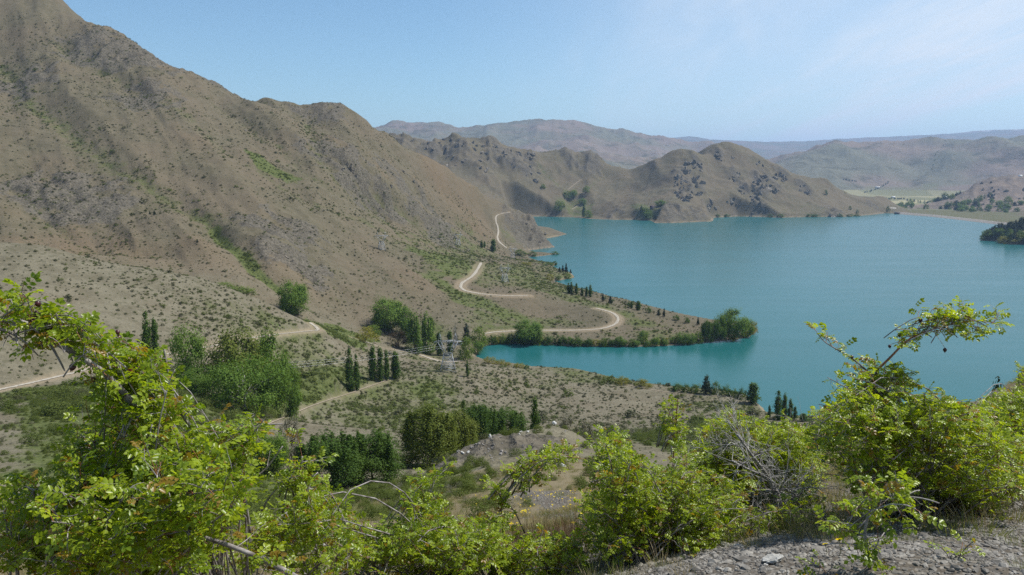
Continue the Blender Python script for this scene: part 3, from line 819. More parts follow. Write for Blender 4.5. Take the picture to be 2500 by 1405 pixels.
MT = {}
MT['land'] = land_material('tussock_slope')
MT['range'] = range_material('far_range')
MT['gravel'] = gravel_material('gravel')
MT['track'] = plain('dirt_track', (0.27, 0.24, 0.19), (0.40, 0.36, 0.295), 0.7, 0.95, 0.1, 0.3, 0.1)
MT['trodden'] = plain('trodden_earth', (0.20, 0.165, 0.115), (0.32, 0.27, 0.20), 0.8, 0.95, 0.1, 0.3, 0.1)
MT['bark'] = plain('bark', (0.07, 0.055, 0.04), (0.16, 0.13, 0.10), 3, 0.9, 0.15, 0.6, 0.05)
MT['pale_bark'] = plain('pale_bark', (0.30, 0.28, 0.25), (0.50, 0.48, 0.44), 3, 0.9, 0.15, 0.6, 0.05)
MT['steel'] = plain('galvanised_steel', (0.30, 0.32, 0.34), (0.42, 0.44, 0.46), 2, 0.45, 0.5, 0.0, 0.01, 0.35)
MT['wire'] = plain('aluminium_cable', (0.30, 0.31, 0.32), (0.40, 0.41, 0.42), 1, 0.4, 0.5, 0.0, 0.01, 0.4)
MT['glass_disc'] = plain('glazed_insulator', (0.10, 0.13, 0.14), (0.16, 0.20, 0.21), 2, 0.2, 0.6, 0.0, 0.01)
MT['concrete'] = plain('concrete', (0.34, 0.32, 0.29), (0.50, 0.48, 0.44), 0.3, 0.9, 0.2, 0.3, 0.2)
MT['riprap'] = plain('riprap', (0.16, 0.145, 0.125), (0.34, 0.31, 0.275), 0.35, 0.95, 0.1, 1.0, 0.8)
MT['roof_metal'] = plain('painted_roof', (0.62, 0.62, 0.60), (0.80, 0.80, 0.78), 0.3, 0.5, 0.4, 0.0, 0.1)
MT['dark_wall'] = plain('dark_boards', (0.05, 0.035, 0.045), (0.11, 0.08, 0.09), 1.0, 0.8, 0.2, 0.2, 0.05)
MT['schist'] = plain('schist', (0.095, 0.085, 0.070), (0.290, 0.255, 0.205), 0.09, 0.95, 0.1, 1.0, 2.0, 0, 7)
MT['schist_near'] = plain('lichened_schist', (0.09, 0.083, 0.075), (0.33, 0.31, 0.28), 3.5, 0.95, 0.1, 0.9, 0.08, 0, 6)
MT['pale_stone'] = plain('pale_lichened_stone', (0.30, 0.29, 0.26), (0.62, 0.61, 0.57), 5, 0.9, 0.1, 0.8, 0.05, 0, 6)
MT['pebble'] = plain('pebble', (0.085, 0.078, 0.068), (0.30, 0.28, 0.245), 9, 0.9, 0.15, 0.6, 0.01, 0, 4)
MT['cane'] = plain('briar_cane', (0.085, 0.068, 0.058), (0.36, 0.33, 0.31), 16, 0.75, 0.3, 0.5, 0.004)
MT['red_cane'] = plain('young_cane', (0.16, 0.06, 0.028), (0.30, 0.13, 0.05), 14, 0.55, 0.4, 0.3, 0.003)
MT['dead_twig'] = plain('dead_twig', (0.17, 0.16, 0.15), (0.46, 0.44, 0.42), 12, 0.9, 0.15, 0.5, 0.004)
MT['hip'] = plain('dried_hip', (0.022, 0.006, 0.008), (0.075, 0.012, 0.014), 30, 0.35, 0.5, 0.4, 0.003)
MT['red_hip'] = plain('old_red_hip', (0.22, 0.035, 0.015), (0.34, 0.08, 0.03), 30, 0.35, 0.5, 0.4, 0.003)
MT['petal'] = leaf_material('yellow_petal', (0.80, 0.60, 0.02), (0.85, 0.68, 0.03), 0.35)
MT['straw'] = leaf_material('dry_grass', (0.26, 0.21, 0.12), (0.40, 0.33, 0.20), 0.25, 0.8, 0.15)
MT['green_grass'] = leaf_material('green_grass', (0.10, 0.13, 0.03), (0.20, 0.22, 0.06), 0.3, 0.7, 0.2)
MT['stalk'] = leaf_material('dead_stalk', (0.13, 0.075, 0.05), (0.24, 0.15, 0.10), 0.1, 0.9, 0.1)
MT['briar'] = leaf_material('briar_leaf', (0.130, 0.205, 0.013), (0.350, 0.425, 0.028), 0.50, 0.34, 0.45, (0.26, 0.17, 0.025))
MT['poplar'] = leaf_material('poplar_leaf', (0.044, 0.088, 0.013), (0.098, 0.158, 0.026), 0.32)
MT['willow'] = leaf_material('willow_leaf', (0.076, 0.142, 0.020), (0.152, 0.226, 0.037), 0.32)
MT['bright'] = leaf_material('fresh_willow_leaf', (0.085, 0.140, 0.016), (0.150, 0.205, 0.030), 0.32)
MT['golden'] = leaf_material('golden_willow_leaf', (0.160, 0.165, 0.022), (0.270, 0.245, 0.045), 0.32)
MT['olive'] = leaf_material('olive_leaf', (0.088, 0.120, 0.018), (0.173, 0.198, 0.037), 0.32)
MT['bronze'] = leaf_material('bronze_leaf', (0.045, 0.035, 0.020), (0.085, 0.062, 0.032), 0.2)
MT['conifer'] = leaf_material('conifer_needles', (0.016, 0.032, 0.014), (0.040, 0.060, 0.022), 0.12)
MT['scrub'] = leaf_material('scrub_leaf', (0.052, 0.058, 0.024), (0.105, 0.108, 0.048), 0.2)
MT['green_scrub'] = leaf_material('green_scrub_leaf', (0.060, 0.085, 0.016), (0.125, 0.150, 0.032), 0.25)
MT['greyscrub'] = leaf_material('grey_scrub_leaf', (0.12, 0.115, 0.08), (0.20, 0.19, 0.14), 0.2)

def water_material():
    M = Mat('lake_water', 0.3, 0.32)
    M.bs.inputs['IOR'].default_value = 1.33
    big = M.noise(0.0035, 3, 0.5, M.mapping((1, 2.2, 1), (0, 0, R(-12))))
    streak = M.noise(0.004, 5, 0.6, M.mapping((1.0, 7.0, 1), (0, 0, R(-14))), dist=0.6)
    M.color(M.mix(M.ramp(big, 0.35, 0.65), (0.011, 0.094, 0.095), (0.013, 0.101, 0.105)))
    M.put(M.bs.inputs['Roughness'], M.ramp(streak, 0.35, 0.65, 0.22, 0.25))
    r1 = M.noise(0.9, 3, 0.6, M.mapping((1, 1.8, 1), (0, 0, R(-14))))
    r2 = M.noise(0.16, 3, 0.55, M.mapping((1, 2.0, 1), (0, 0, R(-14))))
    st = M.ramp(streak, 0.3, 0.7, 0.25, 1.0)
    b = M.bump(r2, 0.09, 0.10)
    b = M.bump(r1, 0.22, 0.06, b)
    M.normal(b)
    return M.m
MT['water'] = water_material()

# ------------------------------------------------------------------ the land, the lake
cellR = 0.5 * (RR[:-1, :-1] + RR[1:, 1:])
deep = LAKE & (d_sh > 30)
cell_deep = deep[:-1, :-1] & deep[1:, 1:] & deep[1:, :-1] & deep[:-1, 1:]
cell_hill = m_hill[:-1, :-1]
cell_crag = m_crag[:-1, :-1] & ~cell_hill
c_near = cellR < 62
c_far = cellR > 3500
grid_mesh('ground', c_near, MT['gravel'])
grid_mesh('hill', cell_hill & ~cell_deep & ~c_far, MT['land'])
grid_mesh('hills', cell_crag & ~cell_deep & ~c_far, MT['land'])
grid_mesh('hillside', ~c_near & ~c_far & ~cell_hill & ~cell_crag & ~cell_deep, MT['land'])
grid_mesh('mountains', c_far, MT['range'])
# a wide sheet under and behind everything the polar sheet does not reach
def flat_sheet(name, pts, z, mat):
    me = bpy.data.meshes.new(name)
    me.from_pydata([(x, y, z) for x, y in pts], [], [list(range(len(pts)))])
    me.materials.append(mat)
    o = bpy.data.objects.new(name, me); COL.objects.link(o); o['kind'] = 'structure'
    return o
from mathutils.geometry import tessellate_polygon
def water_sheet():
    P = np.array(SHORE)
    nxt, prv = np.roll(P, -1, 0), np.roll(P, 1, 0)
    tg = nxt - prv
    nrm = np.stack([tg[:, 1], -tg[:, 0]], 1) / (np.linalg.norm(tg, axis=1)[:, None] + 1e-9)
    area = 0.5 * np.sum(P[:, 0] * nxt[:, 1] - nxt[:, 0] * P[:, 1])
    if area < 0:
        nrm = -nrm
    Q = P + nrm * (0.004 * np.linalg.norm(P, axis=1)[:, None])
    tri = tessellate_polygon([[Vector((x, y, 0)) for x, y in Q]])
    me = bpy.data.meshes.new('water')
    me.from_pydata([(x, y, 0.0) for x, y in Q], [], [list(t) for t in tri])
    import bmesh
    bm = bmesh.new(); bm.from_mesh(me)
    bmesh.ops.recalc_face_normals(bm, faces=bm.faces)
    for f in bm.faces:
        if f.normal.z < 0:
            f.normal_flip()
    bm.to_mesh(me); bm.free()
    me.materials.append(MT['water'])
    o = bpy.data.objects.new('water', me); COL.objects.link(o); o['kind'] = 'structure'
    return o
water_sheet()

# ------------------------------------------------------------------ mesh building
class MB:
    """collects vertices and faces, links them as one mesh object"""
    def __init__(s):
        s.v, s.f, s.t, s.n = [], [], [], 0
    def add(s, V, F, tint=None):
        V = np.asarray(V, float)
        s.v.append(V); s.f.extend([tuple(int(i) + s.n for i in f) for f in F])
        s.t.append(np.zeros(len(V)) if tint is None else np.broadcast_to(tint, (len(V),)).astype(float))
        s.n += len(V)
    def tube(s, P, r0, r1, sides=5, cap=True):
        P = np.asarray(P, float)
        k = len(P)
        T = np.gradient(P, axis=0)
        T /= np.linalg.norm(T, axis=1)[:, None] + 1e-9
        ref = np.array((0.31, 0.17, 0.93)) if abs(T[0] @ np.array((0.31, 0.17, 0.93))) < 0.9 else np.array((1.0, 0, 0))
        A = np.cross(T, ref); A /= np.linalg.norm(A, axis=1)[:, None] + 1e-9
        B = np.cross(T, A)
        rad = np.linspace(r0, r1, k)[:, None, None]
        th = np.linspace(0, 2 * math.pi, sides, endpoint=False)
        ring = P[:, None] + rad * (A[:, None] * np.cos(th)[None, :, None] + B[:, None] * np.sin(th)[None, :, None])
        F = [(i * sides + j, i * sides + (j + 1) % sides, (i + 1) * sides + (j + 1) % sides, (i + 1) * sides + j) for i in range(k - 1) for j in range(sides)]
        if cap:
            F.append(tuple(range(sides))[::-1]); F.append(tuple((k - 1) * sides + j for j in range(sides)))
        s.add(ring.reshape(-1, 3), F)
    def box(s, c, h, rot=0.0):
        x, y, z = h
        V = np.array([(sx * x, sy * y, sz * z) for sx in (-1, 1) for sy in (-1, 1) for sz in (-1, 1)], float)
        if rot:
            cr_, sr_ = math.cos(rot), math.sin(rot)
            V[:, :2] = V[:, :2] @ np.array([[cr_, sr_], [-sr_, cr_]])
        s.add(V + np.asarray(c, float), [(0, 1, 3, 2), (4, 6, 7, 5), (0, 4, 5, 1), (2, 3, 7, 6), (0, 2, 6, 4), (1, 5, 7, 3)])
    def mesh(s, name, mat, smooth=False):
        me = bpy.data.meshes.new(name)
        V = np.concatenate(s.v) if s.v else np.zeros((0, 3))
        L = np.fromiter((i for f in s.f for i in f), np.int32)
        st = np.cumsum([0] + [len(f) for f in s.f])[:-1].astype(np.int32)
        me.vertices.add(len(V)); me.vertices.foreach_set('co', V.astype(np.float32).ravel())
        me.loops.add(len(L)); me.loops.foreach_set('vertex_index', L)
        me.polygons.add(len(s.f)); me.polygons.foreach_set('loop_start', st)
        me.update(calc_edges=True)
        if smooth:
            me.polygons.foreach_set('use_smooth', np.ones(len(s.f), bool))
        a = me.attributes.new('tint', 'FLOAT', 'POINT')
        a.data.foreach_set('value', np.concatenate(s.t).astype(np.float32))
        me.materials.append(mat)
        return me
    def build(s, name, mat, parent=None, smooth=False):
        o = bpy.data.objects.new(name, s.mesh(name, mat, smooth))
        COL.objects.link(o)
        if parent is not None:
            o.parent = parent
        return o

def quads_mesh(name, mat, V, tint):
    """V: (n, 4, 3) leaf quads"""
    n_ = len(V)
    me = bpy.data.meshes.new(name)
    me.vertices.add(n_ * 4); me.vertices.foreach_set('co', V.astype(np.float32).ravel())
    me.loops.add(n_ * 4); me.loops.foreach_set('vertex_index', np.arange(n_ * 4, dtype=np.int32))
    me.polygons.add(n_); me.polygons.foreach_set('loop_start', (np.arange(n_) * 4).astype(np.int32))
    me.update(calc_edges=True)
    a = me.attributes.new('tint', 'FLOAT', 'POINT')
    a.data.foreach_set('value', np.repeat(tint, 4).astype(np.float32))
    me.materials.append(mat)
    return me

def empty(name, loc, label=None, cat=None, group=None):
    o = bpy.data.objects.new(name, None)
    COL.objects.link(o)
    o.location = loc
    o.empty_display_size = 0.2
    tag(o, label, cat, group)
    return o
def tag(o, label=None, cat=None, group=None, kind=None):
    if label: o['label'] = label
    if cat: o['category'] = cat
    if group: o['group'] = group
    if kind: o['kind'] = kind
    return o
def child(name, me, parent):
    o = bpy.data.objects.new(name, me); COL.objects.link(o); o.parent = parent
    return o

# ------------------------------------------------------------------ tracks: ribbons laid on the graded land
def ribbon(name, P, w, mat, lift):
    t = np.gradient(P[:, :2], axis=0); t /= np.linalg.norm(t, axis=1)[:, None] + 1e-9
    nx = np.stack([-t[:, 1], t[:, 0]], 1)
    rng = np.random.default_rng(len(P))
    rows = []
    for k, s_ in enumerate((-0.5, -0.25, 0, 0.25, 0.5)):
        wob_ = 1 + (rng.random(len(P)) - 0.5) * (0.55 if k in (0, 4) else 0)
        q = P[:, :2] + nx * (w * s_ * wob_)[:, None]
        z = np.maximum(ground_z(q[:, 0], q[:, 1]), P[:, 2] - 0.4) + lift - (0.05 if k in (0, 4) else 0) + (0.06 if k == 2 else 0)
        rows.append(np.stack([q[:, 0], q[:, 1], z], 1))
    V = np.stack(rows, 1).reshape(-1, 3)
    F = [(i * 5 + j, i * 5 + j + 1, i * 5 + 6 + j, i * 5 + 5 + j) for i in range(len(P) - 1) for j in range(4)]
    mb = MB(); mb.add(V, F)
    o = mb.build(name, mat, smooth=True)
    o['kind'] = 'structure'
    return o
for nm, P, w in road_lines:
    ribbon('path' if 'path' in nm else 'dirt_track', P, w * (0.7 if 'path' in nm else 0.75), MT['trodden' if 'path' in nm or 'pass' in nm or 'saddle' in nm else 'track'], 0.18 + 0.00012 * P[:, 1].mean())
# ------------------------------------------------------------------ trees: prototypes of one metre height and one metre crown width
def crown_cloud(rng, prof, nclu, nleaf, clu_r, leaf, up=0.3, stretch=1.0, hollow=0.55, t0=0.08):
    """leaf clumps spread through a crown of the given profile; returns leaf quads, tints and clump centres"""
    ts = []
    while len(ts) < nclu:
        t = rng.uniform(t0, 1.0)
        if rng.random() < prof(t) + 0.05:
            ts.append(t)
    ts = np.array(ts)
    ang = rng.uniform(0, 2 * np.pi, nclu)
    rad = np.array([prof(t) for t in ts]) * 0.5 * np.sqrt(rng.uniform(hollow ** 2, 1.0, nclu)) * rng.uniform(0.82, 1.12, nclu)
    C = np.stack([rad * np.cos(ang), rad * np.sin(ang), ts], 1)
    k = max(1, nleaf // nclu)
    cr_ = clu_r * rng.uniform(0.6, 1.4, nclu)
    P = C[:, None] + rng.normal(0, 0.5, (nclu, k, 3)) * cr_[:, None, None] * np.array((1, 1, stretch))
    outn = P - np.array((0, 0, 0.45))
    outn[..., 2] *= 0.6
    inn_ = P - C[:, None]
    outn = 0.55 * outn / (np.linalg.norm(outn, axis=2)[..., None] + 1e-6) + 0.75 * inn_ / (np.linalg.norm(inn_, axis=2)[..., None] + 1e-6)
    nrm = outn / (np.linalg.norm(outn, axis=2)[..., None] + 1e-6) + rng.normal(0, 0.42, P.shape) + np.array((0, 0, up))
    tint = np.clip(rng.uniform(0.15, 0.7, nclu)[:, None] + rng.normal(0, 0.16, (nclu, k)), 0, 0.9)
    P, nrm, tint = P.reshape(-1, 3), nrm.reshape(-1, 3), tint.ravel()
    ok = P[:, 2] > 0.01
    return P[ok], nrm[ok], tint[ok], C
def leaf_cards(rng, P, nrm, size, aspect=1.6):
    nrm = nrm / (np.linalg.norm(nrm, axis=1)[:, None] + 1e-9)
    a = np.cross(nrm, rng.normal(0, 1, P.shape)); a /= np.linalg.norm(a, axis=1)[:, None] + 1e-9
    b = np.cross(nrm, a)
    s_ = size * rng.uniform(0.6, 1.35, len(P))[:, None]
    # a pointed leaf-shaped quad: base, two flanks, tip
    return np.stack([P - a * s_ * 0.5 * aspect, P + b * s_ * 0.42 + a * s_ * 0.05, P + a * s_ * 0.5 * aspect, P - b * s_ * 0.42 + a * s_ * 0.05], 1)

def p_poplar(t):  return min(1.0, 0.30 + 3.2 * t) * (1 - max(0, t - 0.35) ** 1.3 * 1.45) if t < 0.99 else 0.05
def p_round(t):   return math.sqrt(max(0.0, 1 - ((t - 0.55) / 0.47) ** 2)) if t > 0.09 else 0.1
def p_pine(t):    return max(0.05, (1 - t) ** 0.85) * (1.0 if t > 0.12 else 0.75)
def p_bush(t):    return math.sqrt(max(0.0, 1 - t ** 2)) * 0.97 + 0.03
def p_clump(t):   return 0.93 if t < 0.45 else max(0.0, 1 - ((t - 0.45) / 0.56) ** 2.2) * 0.93
def p_ragged(t):  return min(1.0, 0.55 + t) * math.sqrt(max(0.02, 1 - t ** 2.4))
PROTO = {}
def proto(key, prof, mat, nclu, nleaf, clu_r, leaf, bark='bark', seed=1, trunk_h=0.75, trunk_r=0.016, limbs=7, t0=0.08, spires=0, asp=0.8, **kw):
    """asp: crown width as a share of the height"""
    rng = np.random.default_rng(seed)
    P, N, T, C = crown_cloud(rng, prof, nclu, nleaf, clu_r, leaf, t0=t0, **kw)
    if spires:                                   # several leading shoots standing up side by side
        ang = rng.uniform(0, 2 * np.pi, spires); rd = 0.42 * np.sqrt(rng.uniform(0, 1, spires)); ht = 0.98 - 0.75 * rd ** 2 - rng.uniform(0, 0.13, spires)
        m = nleaf // 2
        w_ = rng.integers(0, spires, m); tz = rng.uniform(0.25, 1.0, m) ** 0.8
        wob_ = 0.075 * (1.05 - tz)[:, None] ** 0.7 * rng.normal(0, 1, (m, 2))
        Q = np.stack([rd[w_] * np.cos(ang[w_]) + wob_[:, 0], rd[w_] * np.sin(ang[w_]) + wob_[:, 1], ht[w_] * tz], 1)
        NQ = np.concatenate([wob_ / 0.05, np.full((m, 1), 0.4)], 1) + rng.normal(0, 0.5, (m, 3))
        TQ = np.clip(rng.uniform(0.2, 0.6, spires)[w_] + rng.normal(0, 0.15, m), 0, 0.9)
        keep_ = rng.random(len(P)) < 0.5
        P = np.concatenate([P[keep_], Q]); N = np.concatenate([N[keep_], NQ]); T = np.concatenate([T[keep_], TQ])
    sc3 = np.array((asp, asp, 1.0)); P = P * sc3; C = C * sc3
    cm = quads_mesh('crown', MT[mat], leaf_cards(rng, P, N, leaf), T)
    mb = MB()
    h = np.linspace(0, trunk_h, 6)
    wv = np.cumsum(rng.normal(0, 0.012, (6, 2)), 0); wv[0] = 0
    TP = np.stack([wv[:, 0], wv[:, 1], h - 0.03 * (h == 0)], 1)
    mb.tube(TP, trunk_r, trunk_r * 0.25, 6)
    for i in rng.choice(len(C), min(limbs, len(C)), replace=False):
        c = C[i]
        z0 = max(0.06, min(trunk_h * 0.92, c[2] * 0.55))
        b0 = np.array((np.interp(z0, h, wv[:, 0]), np.interp(z0, h, wv[:, 1]), z0))
        mid_ = 0.5 * (b0 + c) + np.array((0, 0, 0.04))
        mb.tube([b0, mid_, c], trunk_r * 0.5, trunk_r * 0.14, 5)
    PROTO.setdefault(key, []).append((cm, mb.mesh('trunk', MT[bark]), asp))
for sd in (1, 2, 3):
    proto('poplar', p_poplar, 'poplar', 60, 1900, 0.22, 0.030, seed=sd, asp=0.22, trunk_h=0.9, stretch=0.5, hollow=0.3, t0=0.03, up=0.1)
    proto('pine', p_pine, 'conifer', 70, 1500, 0.13, 0.040, seed=10 + sd, asp=0.5, trunk_h=0.95, stretch=0.6, t0=0.08, up=0.0)
for sd in (1, 2):
    proto('willow', p_round, 'willow', 45, 8000, 0.18, 0.022, seed=20 + sd, t0=0.06, asp=0.8)
    proto('bright', p_bush, 'bright', 50, 2600, 0.17, 0.040, seed=30 + sd, t0=0.02, asp=1.1)
    proto('golden', p_bush, 'golden', 40, 2200, 0.16, 0.042, seed=40 + sd, t0=0.02, asp=1.2)
    proto('bank_bush', p_bush, 'poplar', 36, 1600, 0.17, 0.048, seed=50 + sd, t0=0.02, asp=1.1)
    proto('clump', p_clump, 'poplar', 130, 28000, 0.12, 0.0165, seed=60 + sd, t0=0.02, spires=26, limbs=16, asp=0.8)
    proto('broad', p_round, 'willow', 60, 12000, 0.16, 0.025, seed=70 + sd, t0=0.03, limbs=12, asp=0.85)
proto('clump_olive', p_clump, 'olive', 130, 28000, 0.12, 0.0165, seed=81, t0=0.02, spires=22, limbs=18, asp=0.8)
proto('broad_olive', p_round, 'olive', 60, 12000, 0.16, 0.025, seed=82, t0=0.03, limbs=12, asp=0.8)
proto('bronze', p_round, 'bronze', 50, 3000, 0.15, 0.035, seed=83, t0=0.02, asp=1.2)
proto('grey_scrub', p_ragged, 'greyscrub', 60, 6000, 0.13, 0.020, seed=84, t0=0.02, asp=0.8)
proto('white_trunk', p_round, 'willow', 60, 12000, 0.15, 0.024, bark='pale_bark', seed=85, t0=0.14, trunk_r=0.022, limbs=14, asp=1.2)
proto('spire', p_poplar, 'poplar', 70, 4500, 0.20, 0.022, seed=86, asp=0.24, trunk_h=0.92, stretch=0.45, hollow=0.2, t0=0.03, up=0.1)
proto('weeping', p_clump, 'willow', 80, 5000, 0.14, 0.026, seed=87, asp=0.45, stretch=1.4, t0=0.02, spires=9)
proto('bare', p_poplar, 'greyscrub', 30, 700, 0.16, 0.022, bark='pale_bark', seed=88, asp=0.28, limbs=16, trunk_h=0.95)
proto('round_bush', p_bush, 'bright', 80, 9000, 0.13, 0.022, seed=89, t0=0.02, asp=1.5)

_tree_n = 0
CREST_U, CREST_V = (1190, 1250, 1300, 1350, 1400, 1450, 1500, 1560, 1600, 1650, 1720, 1780, 1830, 1856), (889, 897, 906, 909, 913, 924, 936, 947, 953, 959, 965, 970, 980, 1004)
def bank(u):
    """depth of the near shore bank at a bearing"""
    return atz(u, np.interp(u, CREST_U, CREST_V), 4.0)[1] - 1
def tree(name, kind, u, vb, vt, wpx, label, D=None, group=None, cat='tree', rmin=70, crown='crown'):
    """a tree whose foot and top show at rows vb and vt, crown wpx wide; D gives the depth where its foot is hidden"""
    global _tree_n
    _tree_n += 1
    rng = random.Random(_tree_n * 7 + 1)
    if D is None:
        p = hit(u, vb, rmin)
    else:
        a, _ = ray(u, vb)
        p = np.array((a * D, D, float(ground_z(a * D, D))))
    a, s_ = ray(u, vt)
    H = max(0.8, EYE + s_ * p[1] - p[2])
    W = wpx * p[1] / FPX
    cm, tm, asp = PROTO[kind][rng.randrange(len(PROTO[kind]))]
    r = empty(name, (p[0], p[1], p[2] - 0.15), label, cat, group)
    r.rotation_euler = (0, 0, rng.uniform(0, 6.28))
    r.scale = (W / asp, W / asp, H)
    child('trunk', tm, r); child(crown, cm, r)
    return r

g = 'trees in the valley below the left slope'
tree('willow_tree', 'willow', 462, 957, 810, 100, 'round green willow standing behind the olive crowned tree by the road', D=318, group=g)
tree('poplar_tree', 'broad_olive', 580, 985, 822, 130, 'broad olive green tree in front of the roadside slope', D=322, group=g)
tree('willow_tree', 'broad', 664, 975, 826, 90, 'mid green tree touching the olive tree on its lake side', D=335, group=g)
tree('willow_tree', 'white_trunk', 600, 1012, 884, 180, 'wide willow with a bare white trunk showing below its crown', D=292, group=g)
tree('willow_tree', 'broad', 708, 980, 896, 64, 'small dark green tree at the lake end of the valley group', D=345, group=g)
tree('willow_tree', 'broad', 484, 985, 905, 74, 'low dark green tree below the round willow', D=296, group=g)
tree('poplar_tree', 'poplar', 358, 832, 764, 24, 'taller of two slim poplars beside the valley road', D=372, group='two slim poplars beside the valley road')
tree('poplar_tree', 'poplar', 378, 832, 768, 20, 'shorter of two slim poplars beside the valley road', D=374, group='two slim poplars beside the valley road')
tree('bush', 'bank_bush', 340, 888, 872, 34, 'dark bush beside the valley road under the slim poplars', D=352, cat='bush', crown='foliage')
tree('gully_tree', 'broad', 716, 770, 691, 76, 'lone dark green tree at the foot of the green gully', group=None)
tree('gully_bush', 'bright', 545, 712, 690, 66, 'low green bush lying along the side gully above the road', D=570, cat='bush', crown='foliage')
tree('gully_bush', 'bright', 596, 727, 700, 60, 'low green bush next downhill along the side gully above the road', D=575, cat='bush', crown='foliage')
g = 'poplars on the slope behind the pylon hill'
for u, vb, vt, w, D, l in ((855, 950, 856, 24, 452, 'tall poplar, tallest of the pair nearest the valley trees'), (871, 940, 868, 15, 455, 'thin poplar leaning on the tall one nearest the valley trees'),
                           (911, 936, 845, 21, 478, 'widest poplar of the close group of three above the hill path'), (929, 930, 841, 17, 480, 'middle poplar of the close group of three above the hill path'),
                           (944, 922, 857, 14, 484, 'lowest poplar of the close group of three above the hill path'), (966, 918, 853, 25, 490, 'single poplar between the group of three and the pylon')):
    tree('poplar_tree', 'poplar', u, vb, vt, w, l, D=D, group=g)
g = 'grove at the head of the bay'
for a in (('willow_tree', 'broad', 946, 806, 732, 84, 'big round green tree on top of the grove at the bay head'),
          ('willow_tree', 'golden', 893, 836, 800, 62, 'yellow green willow at the uphill end of the bay head grove'),
          ('willow_tree', 'bright', 912, 822, 794, 40, 'light green willow below the big round tree of the grove'),
          ('willow_tree', 'broad', 985, 822, 752, 50, 'green tree between the big round tree and the weeping poplars'),
          ('copper_tree', 'bronze', 973, 848, 811, 50, 'dark bronze leaved tree in the bay head grove'),
          ('poplar_tree', 'weeping', 1012, 862, 768, 44, 'tall drooping poplar in the middle of the bay head grove'),
          ('poplar_tree', 'weeping', 1045, 860, 764, 44, 'tall drooping poplar nearest the pylon in the bay head grove'),
          ('poplar_tree', 'poplar', 1072, 868, 806, 16, 'narrow poplar seen through the pylon, uphill one'),
          ('poplar_tree', 'poplar', 1098, 868, 803, 16, 'narrow poplar seen through the pylon, lake side one'),
          ('bare_poplar', 'bare', 1112, 835, 786, 14, 'grey half bare poplar behind the pylon'),
          ('conifer_tree', 'pine', 1139, 840, 789, 26, 'dark conifer behind the light willows at the bay head'),
          ('willow_tree', 'bright', 1170, 846, 800, 50, 'bright green willow at the start of the shore track'),
          ('willow_tree', 'bright', 1138, 878, 824, 46, 'pale green willow at the water edge beside the pylon'),
          ('willow_tree', 'willow', 1166, 866, 834, 30, 'small grey green willow at the tip of the bay')):
    tree(*a[:6], a[6], group=g)
g = 'trees and bushes along the far side of the bay'
for i, (k, u, vb, vt, w, l) in enumerate((('bank_bush', 1203, 838, 817, 30, 'dark bush by the water where the shore track begins'), ('bright', 1226, 839, 815, 26, 'light bush by the water left of the big dark shore tree'), ('bank_bush', 1246, 839, 814, 24, 'dark bush touching the big dark shore tree'),
        ('broad', 1290, 838, 785, 72, 'big dark round tree on the far bay shore'), ('bright', 1268, 838, 806, 22, 'small bright tree at the left foot of the big dark shore tree'), ('bright', 1310, 841, 803, 32, 'bright lime tree in front of the big dark shore tree'),
        ('bank_bush', 1342, 842, 821, 30, 'dark bush right of the bright lime tree'), ('bank_bush', 1374, 844, 820, 26, 'first of two dark bushes side by side below the shore track'), ('bank_bush', 1406, 845, 820, 34, 'second of two dark bushes side by side below the shore track'),
        ('bank_bush', 1436, 846, 828, 22, 'low dark bush below the bend of the shore track'), ('bright', 1473, 846, 825, 20, 'small light bush on the shore under the track bend'), ('bank_bush', 1492, 846, 830, 18, 'low dark bush beside the small light one'),
        ('willow', 1512, 846, 823, 24, 'grey green bush on the bay shore beyond the track bend'), ('bank_bush', 1542, 847, 828, 24, 'dark bush halfway along the point'), ('willow', 1570, 836, 809, 22, 'round green bush up the bank halfway along the point'),
        ('bank_bush', 1580, 847, 833, 20, 'low grey bush at the water halfway along the point'), ('willow', 1602, 846, 823, 20, 'pale bush past the middle of the point'), ('willow', 1624, 845, 830, 16, 'small pale bush before the wood on the point'))):
    tree('shore_bush' if w < 40 else 'shore_tree', k, u, vb, vt, w, l, group=g, cat='bush' if w < 40 else 'tree')
rng = random.Random(31)
for i in range(46):
    u = 1188 + i * 11 + rng.uniform(-4, 4)
    vb = np.interp(u, (1188, 1300, 1420, 1550, 1700), (841, 839, 845, 846, 838)) - rng.uniform(0, 5)
    tree('shore_bush', rng.choice(('bank_bush', 'bank_bush', 'willow', 'bright', 'golden')), u, vb, vb - rng.uniform(8, 19), rng.uniform(14, 26), 'small bush in the green fringe along the far bay shore', group='fringe of bushes along the far bay shore', cat='bush')
g = 'wood on the tip of the point'
for k, u, vb, vt, w, l in (('willow', 1664, 842, 812, 32, 'light green tree at the inner end of the wood on the point'), ('willow', 1686, 842, 814, 26, 'second light green tree of the wood on the point'), ('bright', 1704, 838, 810, 26, 'fresh green tree third along the wood on the point'),
        ('clump', 1726, 834, 782, 36, 'upright dark tree of the wood on the point'), ('broad', 1756, 833, 776, 36, 'dark tree left of the biggest tree on the point'), ('broad', 1790, 826, 761, 66, 'biggest dark tree crowning the point'),
        ('golden', 1787, 832, 802, 30, 'yellow willow in front of the biggest tree on the point'), ('golden', 1817, 826, 806, 16, 'small yellow willow toward the very tip of the point'), ('broad', 1822, 822, 780, 36, 'dark tree right of the biggest tree on the point'), ('golden', 1838, 815, 782, 24, 'yellow topped willow standing at the very tip of the point')):
    tree('wood_tree', k, u, vb, vt, w, l, group=g)
g = 'slim trees on the crest of the point against the lake'
